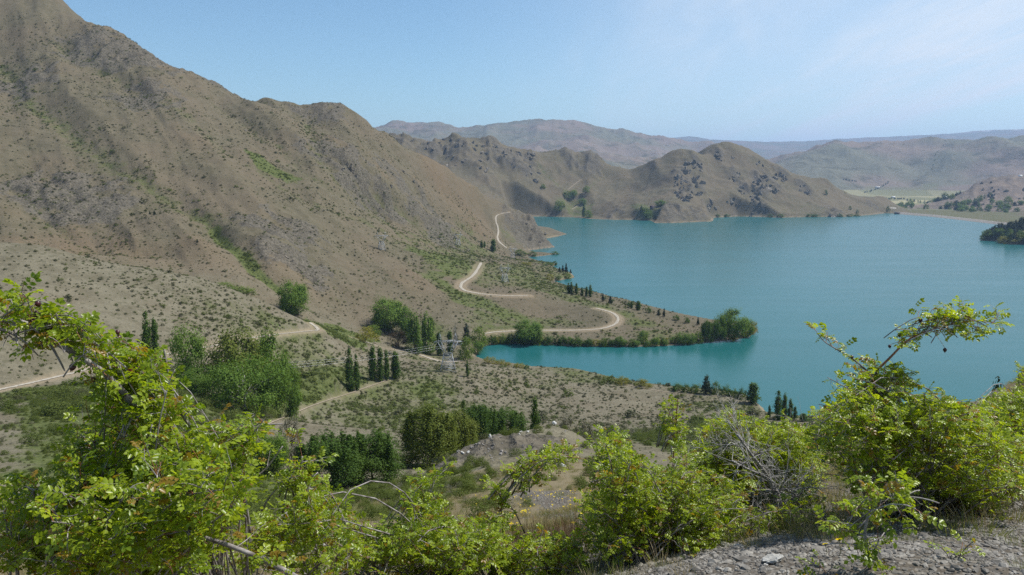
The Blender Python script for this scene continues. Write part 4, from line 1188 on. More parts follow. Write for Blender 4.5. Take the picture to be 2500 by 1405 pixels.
for i, (u, vb, vt, w, l) in enumerate(((1388, 713, 692, 11, 'leftmost slim poplar on the crest against the lake'), (1395, 715, 690, 11, 'slim poplar touching the leftmost one on the crest'), (1407, 717, 692, 8, 'lone slim poplar second along the crest'), (1421, 719, 702, 8, 'shortest slim poplar on the crest'),
        (1432, 721, 698, 8, 'slim poplar fourth along the crest'), (1441, 723, 696, 9, 'last tall slim poplar along the crest'))):
    tree('poplar_tree', 'poplar', u, vb + 3, vt, w, l, group=g)
for i, (k, u, vb, vt, w, l) in enumerate((('pine', 1472, 733, 718, 10, 'small conifer on the crest past the slim poplars'), ('pine', 1490, 738, 724, 13, 'broader small conifer on the crest past the slim poplars'), ('bank_bush', 1535, 748, 736, 12, 'dark bush on the crest above the track end'), ('poplar', 1542, 750, 735, 6, 'tiny poplar on the crest above the track end'),
        ('poplar', 1558, 754, 734, 13, 'rounded poplar on the crest above the track bend'), ('bank_bush', 1582, 760, 750, 16, 'low bush on the crest right of the rounded poplar'), ('pine', 1608, 766, 757, 10, 'small conifer low on the crest'), ('pine', 1621, 770, 754, 8, 'thin conifer low on the crest'), ('bank_bush', 1650, 778, 770, 16, 'dark low bush on the crest before the wood'), ('bank_bush', 1676, 785, 776, 14, 'second dark low bush on the crest before the wood'), ('pine', 1704, 790, 776, 9, 'last small conifer on the crest before the wood'))):
    tree('crest_bush' if k == 'bank_bush' else 'crest_tree', k, u, vb + 4, vt - 1, w * 1.1, l, group='small trees along the crest of the point')
g = 'trees on the little spits of the left shore'
for a in (('pine', 1366, 664, 652, 8, 'first of the dark conifers on the lake side of the spit'), ('pine', 1374, 665, 648, 9, 'second of the dark conifers on the lake side of the spit'), ('pine', 1382, 667, 643, 10, 'tallest dark conifer on the lake side of the spit'), ('pine', 1393, 668, 658, 7, 'last small conifer at the end of the spit'),
          ('golden', 1342, 684, 670, 22, 'yellow bush on the spit nearest the bend track'), ('bank_bush', 1364, 684, 672, 18, 'dark bush beside the yellow one on the spit'), ('bright', 1386, 681, 668, 20, 'green bush at the end of the spit'),
          ('bank_bush', 1340, 650, 640, 26, 'dark bush on the tip of the next spit'), ('bank_bush', 1355, 648, 638, 14, 'small dark bush on the tip of the next spit'), ('bank_bush', 1354, 622, 614, 22, 'dark bush on the low islet point'), ('bank_bush', 1270, 626, 610, 36, 'dark bush on the shore below the upper track'), ('bank_bush', 1300, 625, 614, 24, 'smaller dark bush on the shore below the upper track'),
          ('poplar', 1204, 616, 582, 15, 'tall poplar below the upper track'), ('poplar', 1176, 605, 588, 9, 'short poplar left of the tall one below the upper track'), ('poplar', 1183, 606, 590, 6, 'thin poplar between the short and the tall one'), ('golden', 1285, 648, 640, 30, 'yellow bush on the flat behind the spits')):
    tree('spit_tree' if a[0] in ('pine', 'poplar') else 'spit_bush', *a[:5], a[5], group=g, cat='tree' if a[0] in ('pine', 'poplar') else 'bush')
g = 'trees in the saddle valley across the lake'
for a in (('bright', 1383, 484, 466, 22, 'green tree lowest beside the saddle track'), ('willow', 1400, 482, 464, 20, 'darker green tree beside the saddle track'), ('bright', 1432, 470, 455, 20, 'small green tree highest in the saddle valley'), ('bright', 1362, 515, 490, 22, 'bright green tree on the shore flat below the saddle'), ('bright', 1372, 505, 492, 14, 'small green tree beside the bright one on the shore flat'),
          ('poplar', 1425, 530, 498, 8, 'thin poplar at the water below the saddle'), ('bright', 1436, 532, 514, 24, 'green tree at the water below the saddle'), ('willow', 1422, 500, 486, 20, 'dark tree halfway up the saddle valley'), ('willow', 1612, 505, 490, 26, 'round dark tree above the hut'), ('bright', 1575, 520, 505, 20, 'green tree left of the hut'), ('willow', 1582, 536, 515, 26, 'green tree between the hut and the water'), ('poplar', 1566, 516, 502, 7, 'thin poplar beside the hut'), ('pine', 1600, 538, 522, 10, 'dark conifer at the water under the peaked hill'), ('bright', 1326, 460, 450, 14, 'lone green tree on the craggy ridge')):
    tree('saddle_tree', *a[:5], a[5], group=g, rmin=1900)
g = 'bushes at the foot of the peaked hill'
for i, u in enumerate((1752, 1775, 1880, 1905, 1975, 1990, 2050, 2075, 2092)):
    tree('shore_bush', 'bank_bush', u, 530, 523, 14 + (i * 5) % 9, 'small dark green bush at the water line of the peaked hill', group=g, rmin=1900, cat='bush')
for u, vb, vt, w, l in ((2016, 476, 464, 10, 'upper lone dark bush on the right shoulder of the peaked hill'), (2075, 512, 503, 8, 'lower lone dark bush on the right shoulder of the peaked hill'), (2062, 478, 471, 8, 'small dark bush on the skyline of the right shoulder'), (2093, 523, 512, 8, 'dark bush just above the water near the spillway'), (2168, 512, 504, 10, 'dark tree above the concrete spillway')):
    tree('hill_bush', 'bank_bush', u, vb, vt, w, l, rmin=1900, cat='bush', D=3025 if u == 2062 else 2930 if u == 2168 else None)
tree('mountain_tree', 'pine', 366, 524, 516, 6, 'smaller of two tiny dark trees alone on the mountain face', rmin=500)
tree('mountain_tree', 'pine', 377, 525, 514, 9, 'larger of two tiny dark trees alone on the mountain face', rmin=500)
tree('slope_tree', 'pine', 482, 592, 584, 7, 'tiny dark tree on the slope above the nearer spur', rmin=400)
tree('hill_tree', 'poplar', 1141, 906, 880, 8, 'thin dark tree on the hill beside the pylon', D=515)
g = 'yellow bushes on the near shore'
for u, vb, vt, w, l in ((1196, 896, 877, 30, 'largest yellow bush by the water right of the pylon'), (1222, 900, 884, 26, 'second yellow bush by the water right of the pylon'), (1240, 902, 890, 16, 'smallest yellow bush by the water right of the pylon'), (1268, 908, 893, 26, 'yellow green bush on the crest over the bay'), (1286, 908, 898, 12, 'dark little bush beside the yellow green one'), (1520, 943, 926, 30, 'pale yellow bush at the start of the near shore path'), (1571, 951, 933, 36, 'round yellow bush beside the near shore path')):
    tree('shore_bush', 'golden' if w > 12 else 'bank_bush', u, vb, vt - 7, w * 1.15, l, D=bank(u), group=g, cat='bush')
g = 'trees on the near shore against the water'
for k, u, vb, vt, w, l in (('bank_bush', 1656, 962, 943, 30, 'leftmost dark bush of the row above the near shore path'), ('bank_bush', 1676, 962, 945, 20, 'second dark bush of the row above the near shore path'), ('bank_bush', 1694, 964, 946, 20, 'third dark bush of the row above the near shore path'), ('pine', 1724, 966, 924, 30, 'pointed conifer in the row above the near shore path'), ('bank_bush', 1748, 968, 940, 26, 'dark tree right of the pointed conifer'), ('bank_bush', 1772, 969, 947, 24, 'low dark tree second right of the pointed conifer'), ('bank_bush', 1792, 972, 956, 20, 'low bush at the end of the near shore row'), ('bank_bush', 1812, 978, 953, 20, 'round dark bush past the near shore row'), ('poplar', 1837, 998, 938, 26, 'tall grey green tree at the end of the near shore')):
    tree('near_shore_tree' if w > 24 else 'near_shore_bush', k, u, vb, vt - 7, w * 1.15, l, D=bank(u), group=g)
g = 'dark poplars between the hill and the right bushes'
for u, vb, vt, w, D, l in ((1876, 1050, 990, 9, 428, 'short thin poplar left of the dark poplar group'), (1897, 1060, 957, 21, 425, 'tallest of the dark poplar group by the water'), (1912, 1060, 962, 15, 428, 'second of the dark poplar group by the water'), (1926, 1062, 975, 14, 430, 'third of the dark poplar group by the water'), (1938, 1066, 990, 10, 432, 'thin last of the dark poplar group by the water'), (1960, 1070, 1010, 22, 420, 'olive poplar half behind the right bushes'), (1975, 1075, 1022, 16, 422, 'small poplar half behind the right bushes')):
    tree('poplar_tree', 'poplar', u, vb, vt, w, l, D=D, group=g)
# the big trees below the knoll
g = 'big dark trees in the hollow below'
tree('poplar_clump', 'clump', 808, 1225, 1055, 185, 'left half of the large dark green clump in the hollow', D=150, group=g)
tree('poplar_clump', 'clump', 912, 1220, 1046, 150, 'right half of the large dark green clump in the hollow', D=156, group=g)
tree('poplar_clump', 'clump_olive', 1050, 1160, 990, 165, 'large olive topped tree clump beside the rocky knoll', D=186, group=g)
tree('poplar_clump', 'clump_olive', 1120, 1150, 1004, 110, 'narrower olive tree clump closest to the rocky knoll', D=200, group=g)
tree('poplar_clump', 'clump', 1168, 1130, 985, 105, 'green tree clump behind the rocky knoll on its left', D=240, group=g)
tree('poplar_clump', 'clump', 1232, 1125, 994, 118, 'green tree clump behind the top of the rocky knoll', D=246, group=g)
tree('poplar_tree', 'spire', 1132, 1120, 978, 17, 'slim spire rising out of the tree clumps', D=236, group=g)
tree('poplar_tree', 'spire', 1306, 1110, 976, 25, 'lone slender dark poplar behind the rocky knoll', D=216)
tree('poplar_clump', 'grey_scrub', 712, 1160, 1022, 80, 'soft grey green tree left of the large dark clump', D=168)
tree('willow_tree', 'broad', 660, 1190, 1060, 90, 'dark shaded tree behind the left briar', D=160)
tree('green_bush', 'round_bush', 884, 1250, 1188, 86, 'round bright green bush in front of the large dark clump', D=116, cat='bush')
tree('green_bush', 'round_bush', 935, 1248, 1212, 34, 'small pale green bush touching the round bright one', D=114, cat='bush')
tree('green_bush', 'round_bush', 560, 1400, 1310, 110, 'dark green low bush under the left briar stem', D=36, cat='bush', rmin=10)
for u, vb, vt, w, D, l in ((1385, 1075, 1015, 70, 150, 'grey olive scrub tree behind the knoll crest'), (1430, 1090, 1030, 60, 140, 'second grey olive scrub tree behind the knoll crest'), (1490, 1130, 1035, 46, 120, 'grey olive scrub at the right end of the knoll')):
    tree('scrub_tree', 'grey_scrub', u, vb, vt, w, l, D=D, group='grey olive scrub behind the knoll')
tree('shore_pine', 'pine', 2432, 985, 930, 60, 'dark pine bush showing over the right skyline', D=62)
# wooded point at the right edge
rng = random.Random(5)
g = 'dark pines on the wooded point'
for i in range(44):
    u = 2402 + (i % 22) * 5.6 + rng.uniform(-3, 3)
    D = 1690 + rng.uniform(0, 130) if u > 2440 else 1775 + rng.uniform(0, 40)
    top = np.interp(u, (2395, 2420, 2440, 2470, 2500, 2530), (574, 556, 548, 540, 532, 528)) + rng.uniform(-4, 7)
    tree('pine_tree', 'pine', u, 580, top, rng.uniform(13, 22), 'dark pine crowded among others on the wooded point at the right', D=D, group=g)
for u, vb, vt, w, l in ((2408, 586, 566, 26, 'light green willow at the outer end of the wooded point'), (2452, 596, 576, 34, 'yellow green willow at the water below the pines'), (2478, 590, 570, 36, 'large light green willow beside the yellow green one'), (2500, 594, 568, 40, 'light green willow at the very right edge under the pines')):
    tree('willow_tree', 'golden' if 'yellow' in l else 'bright', u, vb, vt, w, l, rmin=1500)
for i in range(26):
    u = 2402 + i * 4.4 + rng.uniform(-3, 3)
    tree('bush', rng.choice(('bank_bush', 'bank_bush', 'willow', 'pine')), u, np.interp(u, (2400, 2450, 2500), (583, 590, 593)) - rng.uniform(0, 14), np.interp(u, (2400, 2450, 2500), (570, 572, 570)) - rng.uniform(0, 14), rng.uniform(14, 24), 'dark green tree on the water side of the wooded point', group='trees on the water side of the wooded point', rmin=1500)
# belt of trees below the dam and the windbreaks of the valley
g = 'trees below the dam'
for i in range(70):
    u = rng.uniform(2195, 2520)
    D = rng.uniform(3150, 3600) if u < 2330 else rng.uniform(2900, 3350)
    a, _ = ray(u, 530)
    vb_ = 420 + (EYE - float(ground_z(a * D, D))) * FPX / D
    tree('valley_tree', rng.choice(('bright', 'willow', 'bank_bush', 'bank_bush', 'pine')), u, vb_, vb_ - rng.uniform(7, 15), rng.uniform(10, 20), ('green tree in the belt below the dam, ' + ('near the spillway' if u < 2290 else 'behind the middle of the dam' if u < 2400 else 'toward the wooded point')), D=D, group=g)
WB = ('the long windbreak behind the white shed', 'the row left of the white shed', 'the row in front of the pale paddocks', 'the slanting row crossing the pale paddocks', 'the upper row climbing the far slope', 'the row between the spillway and the paddocks', 'the wood on the flank of the bouldered hill', 'the wood at the foot of the bouldered hill')
for wi_, (u0, D0, u1, D1, n_, hgt) in enumerate(((2110, 5600, 2170, 5900, 16, 10), (2060, 5900, 2090, 5900, 9, 11), (2145, 4700, 2205, 4750, 14, 9), (2262, 4150, 2333, 5200, 18, 8), (2275, 6200, 2315, 7000, 12, 8), (2215, 4500, 2290, 3700, 10, 14), (2285, 3400, 2345, 3500, 14, 14), (2330, 3250, 2420, 3300, 12, 16))):
    for i in range(n_):
        t = i / (n_ - 1)
        u, D = u0 + (u1 - u0) * t + rng.uniform(-2, 2), D0 + (D1 - D0) * t
        a, _ = ray(u, 470)
        vb_ = 420 + (EYE - float(ground_z(a * D, D))) * FPX / D
        tree('windbreak_tree', rng.choice(('pine', 'bank_bush')), u, vb_, vb_ - hgt * FPX / D * rng.uniform(0.7, 1.2), rng.uniform(8, 13) * FPX / D, 'dark tree in %s beyond the dam' % WB[wi_], D=D, group='trees of %s' % WB[wi_])

# ------------------------------------------------------------------ scrub on the slopes
vis = np.maximum.accumulate((Z - EYE) / RR, axis=1)
def visible(p, h):
    i = int(np.argmin(np.abs(az - math.atan2(p[0], p[1])))); r = math.hypot(p[0], p[1])
    j = max(0, int(np.searchsorted(rr, r * 0.985)) - 1)
    return (p[2] + h - EYE) / r > vis[i, j]
def bush_proto(name, mat, n_, leaf, seed, flat=1.0):
    rng = np.random.default_rng(seed)
    P, N, T, C = crown_cloud(rng, p_bush, max(6, n_ // 8), n_, 0.26, leaf, t0=0.02)
    P[:, 2] *= flat
    return quads_mesh(name, MT[mat], leaf_cards(rng, P, N, leaf), T)
SHRUB = [bush_proto('shrub', 'scrub', 150, 0.13, 301, 0.8), bush_proto('shrub', 'green_scrub', 160, 0.13, 302, 0.75), bush_proto('shrub', 'scrub', 130, 0.14, 303, 0.6), bush_proto('shrub', 'green_scrub', 190, 0.115, 304, 0.95),
         bush_proto('shrub', 'scrub', 900, 0.055, 305, 0.8), bush_proto('shrub', 'green_scrub', 1000, 0.055, 306, 0.75), bush_proto('shrub', 'greyscrub', 800, 0.05, 307, 0.7), bush_proto('shrub', 'green_scrub', 1100, 0.05, 308, 0.95)]
rg = np.random.default_rng(77)
NS = 150000
sa = rg.uniform(-0.62, 0.64, NS); sr = np.sqrt(rg.uniform(70 ** 2, 1450 ** 2, NS))
nearer = rg.uniform(0, 1, NS) < 0.33
sr[nearer] = np.sqrt(rg.uniform(70 ** 2, 560 ** 2, nearer.sum()))
sx, sy = sr * np.sin(sa), sr * np.cos(sa)
def sample(arr, x, y):
    fa = np.interp(np.arctan2(x, y), az, np.arange(NA)); fr = np.interp(np.hypot(x, y), rr, np.arange(NR))
    return arr[np.clip(np.round(fa).astype(int), 0, NA - 1), np.clip(np.round(fr).astype(int), 0, NR - 1)]
sg = sample(GREEN, sx, sy); sd_ = sample(DIRT, sx, sy); szv = ground_z(sx, sy); slk = sample(LAKE.astype(float), sx, sy)
patch = np.clip(0.5 + 1.1 * fbm(sx / 42, sy / 42, 4, 401), 0, 1)
dens = ((0.12 + 1.0 * patch ** 1.5) * np.where(sr < 560, 0.30, 0.56) + np.clip(sg, 0, 1) * 0.75) * np.where(sr < 330, 1.0, 1.0)
ok = (rg.uniform(0, 1, NS) < dens) & (slk < 0.5) & (szv > 0.7) & (sd_ < 0.1)
sx, sy, szv, sg, sr = sx[ok], sy[ok], szv[ok], sg[ok], sr[ok]
ssz = rg.lognormal(0.08, 0.42, len(sx)) * (1 + 0.35 * np.clip(sg, 0, 1)) * np.where(sr > 700, 1.25, 1.0) * (0.55 + 0.45 * sstep(120, 420, sr))
sgreen = rg.uniform(0, 1, len(sx)) < 0.22 + 0.75 * np.clip(sg, 0, 1)
svar = np.where(sgreen, np.where(rg.uniform(0, 1, len(sx)) < 0.5, 1, 3), np.where(rg.uniform(0, 1, len(sx)) < 0.5, 0, 2)) + np.where(sr < 330, 4, 0)
# the 300 that show largest stand as shrubs of their own, the rest is one mass of scrub per kind of bush
inview = np.abs(sx / sy) < 0.66
order = np.argsort(-(ssz / sr) * inview)
single, rest = [], np.ones(len(sx), bool)
for i in order[:1500]:
    if len(single) >= 300:
        break
    if visible((sx[i], sy[i], szv[i]), ssz[i] * 0.5):
        single.append(i); rest[i] = False
for i in single:
    o = bpy.data.objects.new('shrub', SHRUB[svar[i]]); COL.objects.link(o)
    o.location = (sx[i], sy[i], szv[i] - 0.05); o.scale = (ssz[i] * 1.5,) * 2 + (ssz[i],); o.rotation_euler = (0, 0, (i * 2.4) % 6.28)
    u_, v_, _ = px_of((sx[i], sy[i], szv[i]))
    if sr[i] < 135:
        where = 'on the slope round the rocky knoll' if u_ > 1000 else 'on the steep slope below the left briar'
    elif u_ < 620:
        where = 'on the flat between the valley road and the left briar'
    elif u_ < 1000:
        where = 'in the hollow between the valley trees and the big dark clumps' if v_ > 985 else 'on the green bank under the poplars'
    elif u_ < 1450:
        where = 'on the bare hill under the pylon'
    else:
        where = 'on the fan of dry ground running down to the near shore'
    kind_ = 'green shrub' if sgreen[i] else 'grey shrub' if svar[i] == 6 else 'dull olive shrub'
    tag(o, '%s %s' % (kind_, where), 'shrub', '%ss %s' % (kind_, where))

def scatter(name, pts, scales, proto_obj, seed=0, flat=1.0):
    """one mass of stuff: the prototype's mesh set on every point"""
    me = bpy.data.meshes.new(name)
    me.vertices.add(len(pts)); me.vertices.foreach_set('co', np.asarray(pts, np.float32).ravel())
    a = me.attributes.new('size', 'FLOAT', 'POINT'); a.data.foreach_set('value', np.asarray(scales, np.float32))
    o = bpy.data.objects.new(name, me); COL.objects.link(o)
    o['kind'] = 'stuff'
    ng = bpy.data.node_groups.new(name, 'GeometryNodeTree')
    ng.interface.new_socket('Geometry', in_out='INPUT', socket_type='NodeSocketGeometry')
    ng.interface.new_socket('Geometry', in_out='OUTPUT', socket_type='NodeSocketGeometry')
    gi, go = ng.nodes.new('NodeGroupInput'), ng.nodes.new('NodeGroupOutput')
    ip = ng.nodes.new('GeometryNodeInstanceOnPoints')
    oi = ng.nodes.new('GeometryNodeObjectInfo'); oi.inputs['Object'].default_value = proto_obj; oi.inputs['As Instance'].default_value = True
    rv = ng.nodes.new('FunctionNodeRandomValue'); rv.data_type = 'FLOAT_VECTOR'
    rv.inputs[0].default_value = (0, 0, 0); rv.inputs[1].default_value = (0.12, 0.12, 6.283); rv.inputs['Seed'].default_value = seed
    na = ng.nodes.new('GeometryNodeInputNamedAttribute'); na.data_type = 'FLOAT'; na.inputs['Name'].default_value = 'size'
    cx = ng.nodes.new('ShaderNodeCombineXYZ')
    for k, f in enumerate((1.0, 1.0, flat)):
        m_ = ng.nodes.new('ShaderNodeMath'); m_.operation = 'MULTIPLY'; m_.inputs[1].default_value = f
        ng.links.new(na.outputs[0], m_.inputs[0]); ng.links.new(m_.outputs[0], cx.inputs[k])
    ng.links.new(gi.outputs[0], ip.inputs['Points']); ng.links.new(oi.outputs['Geometry'], ip.inputs['Instance'])
    ng.links.new(rv.outputs[0], ip.inputs['Rotation']); ng.links.new(cx.outputs[0], ip.inputs['Scale'])
    ng.links.new(ip.outputs[0], go.inputs[0])
    md = o.modifiers.new('scatter', 'NODES'); md.node_group = ng
    return o
pts_all = np.stack([sx, sy, szv - 0.05], 1)
first = {}
for i in single:
    first.setdefault(int(svar[i]), i)
shrub_objs = [o for o in COL.objects if o.name.startswith('shrub') and o.type == 'MESH']
for k in range(8):
    sel = rest & (svar == k)
    src = next((o for o in shrub_objs if o.data == SHRUB[k]), None)
    if src is None:
        src = child('shrub', SHRUB[k], None); i = int(np.argmax(sel)); rest[i] = sel[i] = False
        src.location = (sx[i], sy[i], szv[i]); tag(src, 'olive shrub growing far up the dry slope', 'shrub', 'olive shrubs on the dry slopes')
    scatter('scrub', pts_all[sel], ssz[sel] * 1.0, src, k, 0.75)
# ------------------------------------------------------------------ crags on the hills, rocks on the knoll
def rock_mesh(name, mat, seed, sub=3, amp=0.35, squash=(1, 1, 1)):
    import bmesh
    rng = np.random.default_rng(seed)
    bm = bmesh.new()
    bmesh.ops.create_icosphere(bm, subdivisions=sub, radius=1.0)
    V = np.array([v.co[:] for v in bm.verts])
    D_ = V.copy()
    # planes chip the ball into a blocky stone
    for _ in range(11):
        nrm = rng.normal(0, 1, 3); nrm /= np.linalg.norm(nrm)
        h = rng.uniform(0.42, 0.80)
        d = D_ @ nrm
        D_ -= np.outer(np.maximum(0, d - h), nrm) * 0.95
    q = fbm(V[:, 0] * 2.3 + V[:, 2] * 3.1 + seed, V[:, 1] * 2.3 - V[:, 2] * 2.7, 4, seed)
    D_ *= (1 + amp * q)[:, None]
    D_ *= np.array(squash)
    for v, c in zip(bm.verts, D_):
        v.co = c
    me = bpy.data.meshes.new(name); bm.to_mesh(me); bm.free()
    me.materials.append(mat)
    return me
CRAGS = [rock_mesh('crag', MT['schist'], 500 + i, 4, 0.5, (1, 0.8, 1.35)) for i in range(5)]
rng = random.Random(9)
crag_spots = [  # (u, v, width px, height px)
    (1655, 430, 14, 26), (1668, 415, 12, 20), (1684, 420, 16, 30), (1662, 455, 12, 22), (1676, 445, 16, 24), (1692, 440, 14, 26), (1660, 478, 14, 18), (1672, 485, 18, 20), (1688, 470, 12, 20), (1706, 452, 12, 18), (1712, 470, 14, 22), (1698, 398, 14, 18), (1712, 410, 10, 14), (1694, 362, 8, 12),
    (1748, 376, 10, 10), (1790, 382, 9, 10), (1755, 388, 8, 9), (1850, 400, 12, 12), (1838, 446, 12, 20), (1850, 438, 16, 18), (1866, 432, 24, 14), (1880, 452, 20, 16), (1892, 462, 14, 18), (1862, 462, 12, 22), (1850, 470, 10, 20), (1788, 434, 16, 12), (1800, 425, 10, 12), (1818, 455, 14, 14), (1812, 470, 10, 12), (1784, 490, 14, 12), (1800, 497, 12, 9), (1836, 484, 10, 12), (1855, 484, 10, 16), (1864, 508, 12, 14), (1905, 425, 10, 18), (1915, 440, 8, 14), (1960, 460, 12, 14), (1972, 470, 10, 10), (1915, 430, 7, 12), (1728, 500, 16, 16), (1740, 510, 12, 10), (1840, 524, 12, 12), (2038, 526, 18, 12), (2050, 520, 10, 10), (1704, 428, 8, 14), (1648, 445, 8, 14)]
for i, (u0, v0, w0, h0) in enumerate(crag_spots):
    band = 'in the crag band under the left summit of the peaked hill' if u0 < 1730 else 'on the middle of the peaked hill' if u0 < 1825 else 'in the crag band right of the middle of the peaked hill' if u0 < 1900 else 'on the right shoulder of the peaked hill'
    for k in range(4):
        w, h = w0 * rng.uniform(0.6, 1.3), h0 * rng.uniform(0.6, 1.35)
        u, v = u0 + rng.gauss(0, w0 * 0.45), v0 + rng.gauss(0, h0 * 0.35)
        p = hit(u, v + h * 0.3, 1900)
        if not 2300 < p[1] < 3300:
            continue
        o = bpy.data.objects.new('crag', CRAGS[(i + k) % 5]); COL.objects.link(o)
        s_ = p[1] / FPX
        o.location = (p[0], p[1] + 0.30 * w * s_, p[2] - 0.12 * h * s_)
        o.scale = (w * s_ * 0.5, w * s_ * 0.6, h * s_ * 0.42)
        o.rotation_euler = (rng.uniform(-.3, .3), rng.uniform(-.3, .3), rng.uniform(0, 6.28))
        tag(o, 'dark schist crag ' + band, 'crag', 'crags ' + band)
g = 'crags on the ridge left of the saddle'
for i in range(60):
    u = rng.uniform(1000, 1330); t = rng.random()
    top = np.interp(u, (980, 1110, 1280, 1330), (340, 338, 372, 378))
    v = top + 3 + t * t * 70
    p = hit(u, v, 2200)
    if p[1] < 2400: continue
    o = bpy.data.objects.new('crag', CRAGS[i % 5]); COL.objects.link(o)
    s_ = p[1] / FPX; w = rng.uniform(6, 15); h = rng.uniform(7, 16)
    o.location = (p[0], p[1] + .2 * w * s_, p[2] - .1 * h * s_); o.scale = (w * s_ * rng.uniform(.4, .8), w * s_ * 0.5, h * s_ * 0.42); o.rotation_euler = (0, 0, rng.uniform(0, 6.28))
    tag(o, 'grey crag %s of the rocky ridge left of the saddle' % ('on the skyline' if t * t < 0.15 else 'on the upper face' if t * t < 0.5 else 'low on the face'), 'crag', g)
g = 'crags on the bouldered hill past the dam'
for i in range(26):
    u = rng.uniform(2340, 2510); v = np.interp(u, (2340, 2400, 2510), (480, 446, 436)) + rng.random() * 60
    p = hit(u, v, 2950)
    if p[1] < 2950: continue
    o = bpy.data.objects.new('crag', CRAGS[i % 5]); COL.objects.link(o)
    s_ = p[1] / FPX; w = rng.uniform(5, 13); h = rng.uniform(5, 11)
    o.location = p; o.scale = (w * s_ * 0.5, w * s_ * 0.5, h * s_ * 0.36); o.rotation_euler = (0, 0, rng.uniform(0, 6.28))
    tag(o, 'dark crag on the bouldered hill past the dam', 'crag', g)
g = 'crags on the mountain side'
for i, (u, v, w, h) in enumerate(((848, 405, 10, 22), (856, 412, 12, 26), (864, 420, 10, 20), (838, 415, 10, 16), (870, 432, 9, 16), (600, 320, 10, 8), (700, 630, 10, 12), (712, 640, 9, 10), (955, 455, 8, 10), (1010, 445, 8, 12), (985, 420, 8, 9), (1330, 572, 12, 9), (1300, 560, 9, 8), (1318, 592, 10, 8), (1285, 548, 8, 8))):
    p = hit(u, v, 500)
    o = bpy.data.objects.new('crag', CRAGS[i % 5]); COL.objects.link(o)
    s_ = p[1] / FPX
    o.location = p; o.scale = (w * s_ * 0.5, w * s_ * 0.5, h * s_ * 0.36); o.rotation_euler = (0, 0, rng.uniform(0, 6.28))
    tag(o, 'grey crag jutting from the big mountain slope or its lakeside headland', 'crag', g)
KROCK = [rock_mesh('rock', MT['schist_near'], 600 + i, 3, 0.4, (1, 0.8, 0.7)) for i in range(4)]
PROCK = [rock_mesh('rock', MT['pale_stone'], 620 + i, 3, 0.3, (1, 0.8, 0.7)) for i in range(2)]
def rock(u, v, w, label, pale=False, rmin=30, group=None, h=None, sink=0.3):
    p = hit(u, v, rmin)
    m = (PROCK if pale else KROCK)[int(u * 7 + v) % (2 if pale else 4)]
    o = bpy.data.objects.new('rock', m); COL.objects.link(o)
    s_ = math.hypot(p[0], p[1]) / FPX * w * 0.5
    o.location = (p[0], p[1], p[2] + s_ * (0.5 - sink)); o.scale = (s_, s_, s_ * (h or 1.0)); o.rotation_euler = (rng.uniform(-.3, .3), rng.uniform(-.3, .3), rng.uniform(0, 6.28))
    tag(o, label, 'rock', group)
    return o
g = 'rocks of the outcrop on the knoll'
for u, v, w, pale, l in ((1130, 1108, 16, 1, 'pale rock at the lower left end of the knoll outcrop'), (1144, 1105, 12, 1, 'second pale rock at the lower left end of the knoll outcrop'), (1196, 1066, 14, 1, 'pale rock at the top left of the knoll crest'), (1272, 1056, 11, 1, 'small white rock on the middle of the knoll crest'), (1290, 1055, 11, 1, 'small white rock beside the other on the knoll crest'), (1306, 1054, 9, 1, 'smallest white rock on the knoll crest'), (1352, 1036, 20, 1, 'pale rock lying on the very top of the knoll'), (1372, 1140, 24, 1, 'pale flat rock on the slope of the knoll facing the viewer'), (1268, 1062, 10, 1, 'pale rock just under the knoll crest')):
    rock(u, v, w, l, True, 50, g)
for i in range(44):
    u = rng.gauss(1195, 30); v = rng.gauss(1098, 20)
    rock(u, v, rng.uniform(5, 13), 'grey broken rock in the outcrop on the side of the knoll', False, 50, g)
for i in range(14):
    rock(rng.uniform(1260, 1420), rng.uniform(1052, 1090), rng.uniform(4, 9), 'small dark stone on the bare top of the knoll', False, 50, 'small stones on top of the knoll')

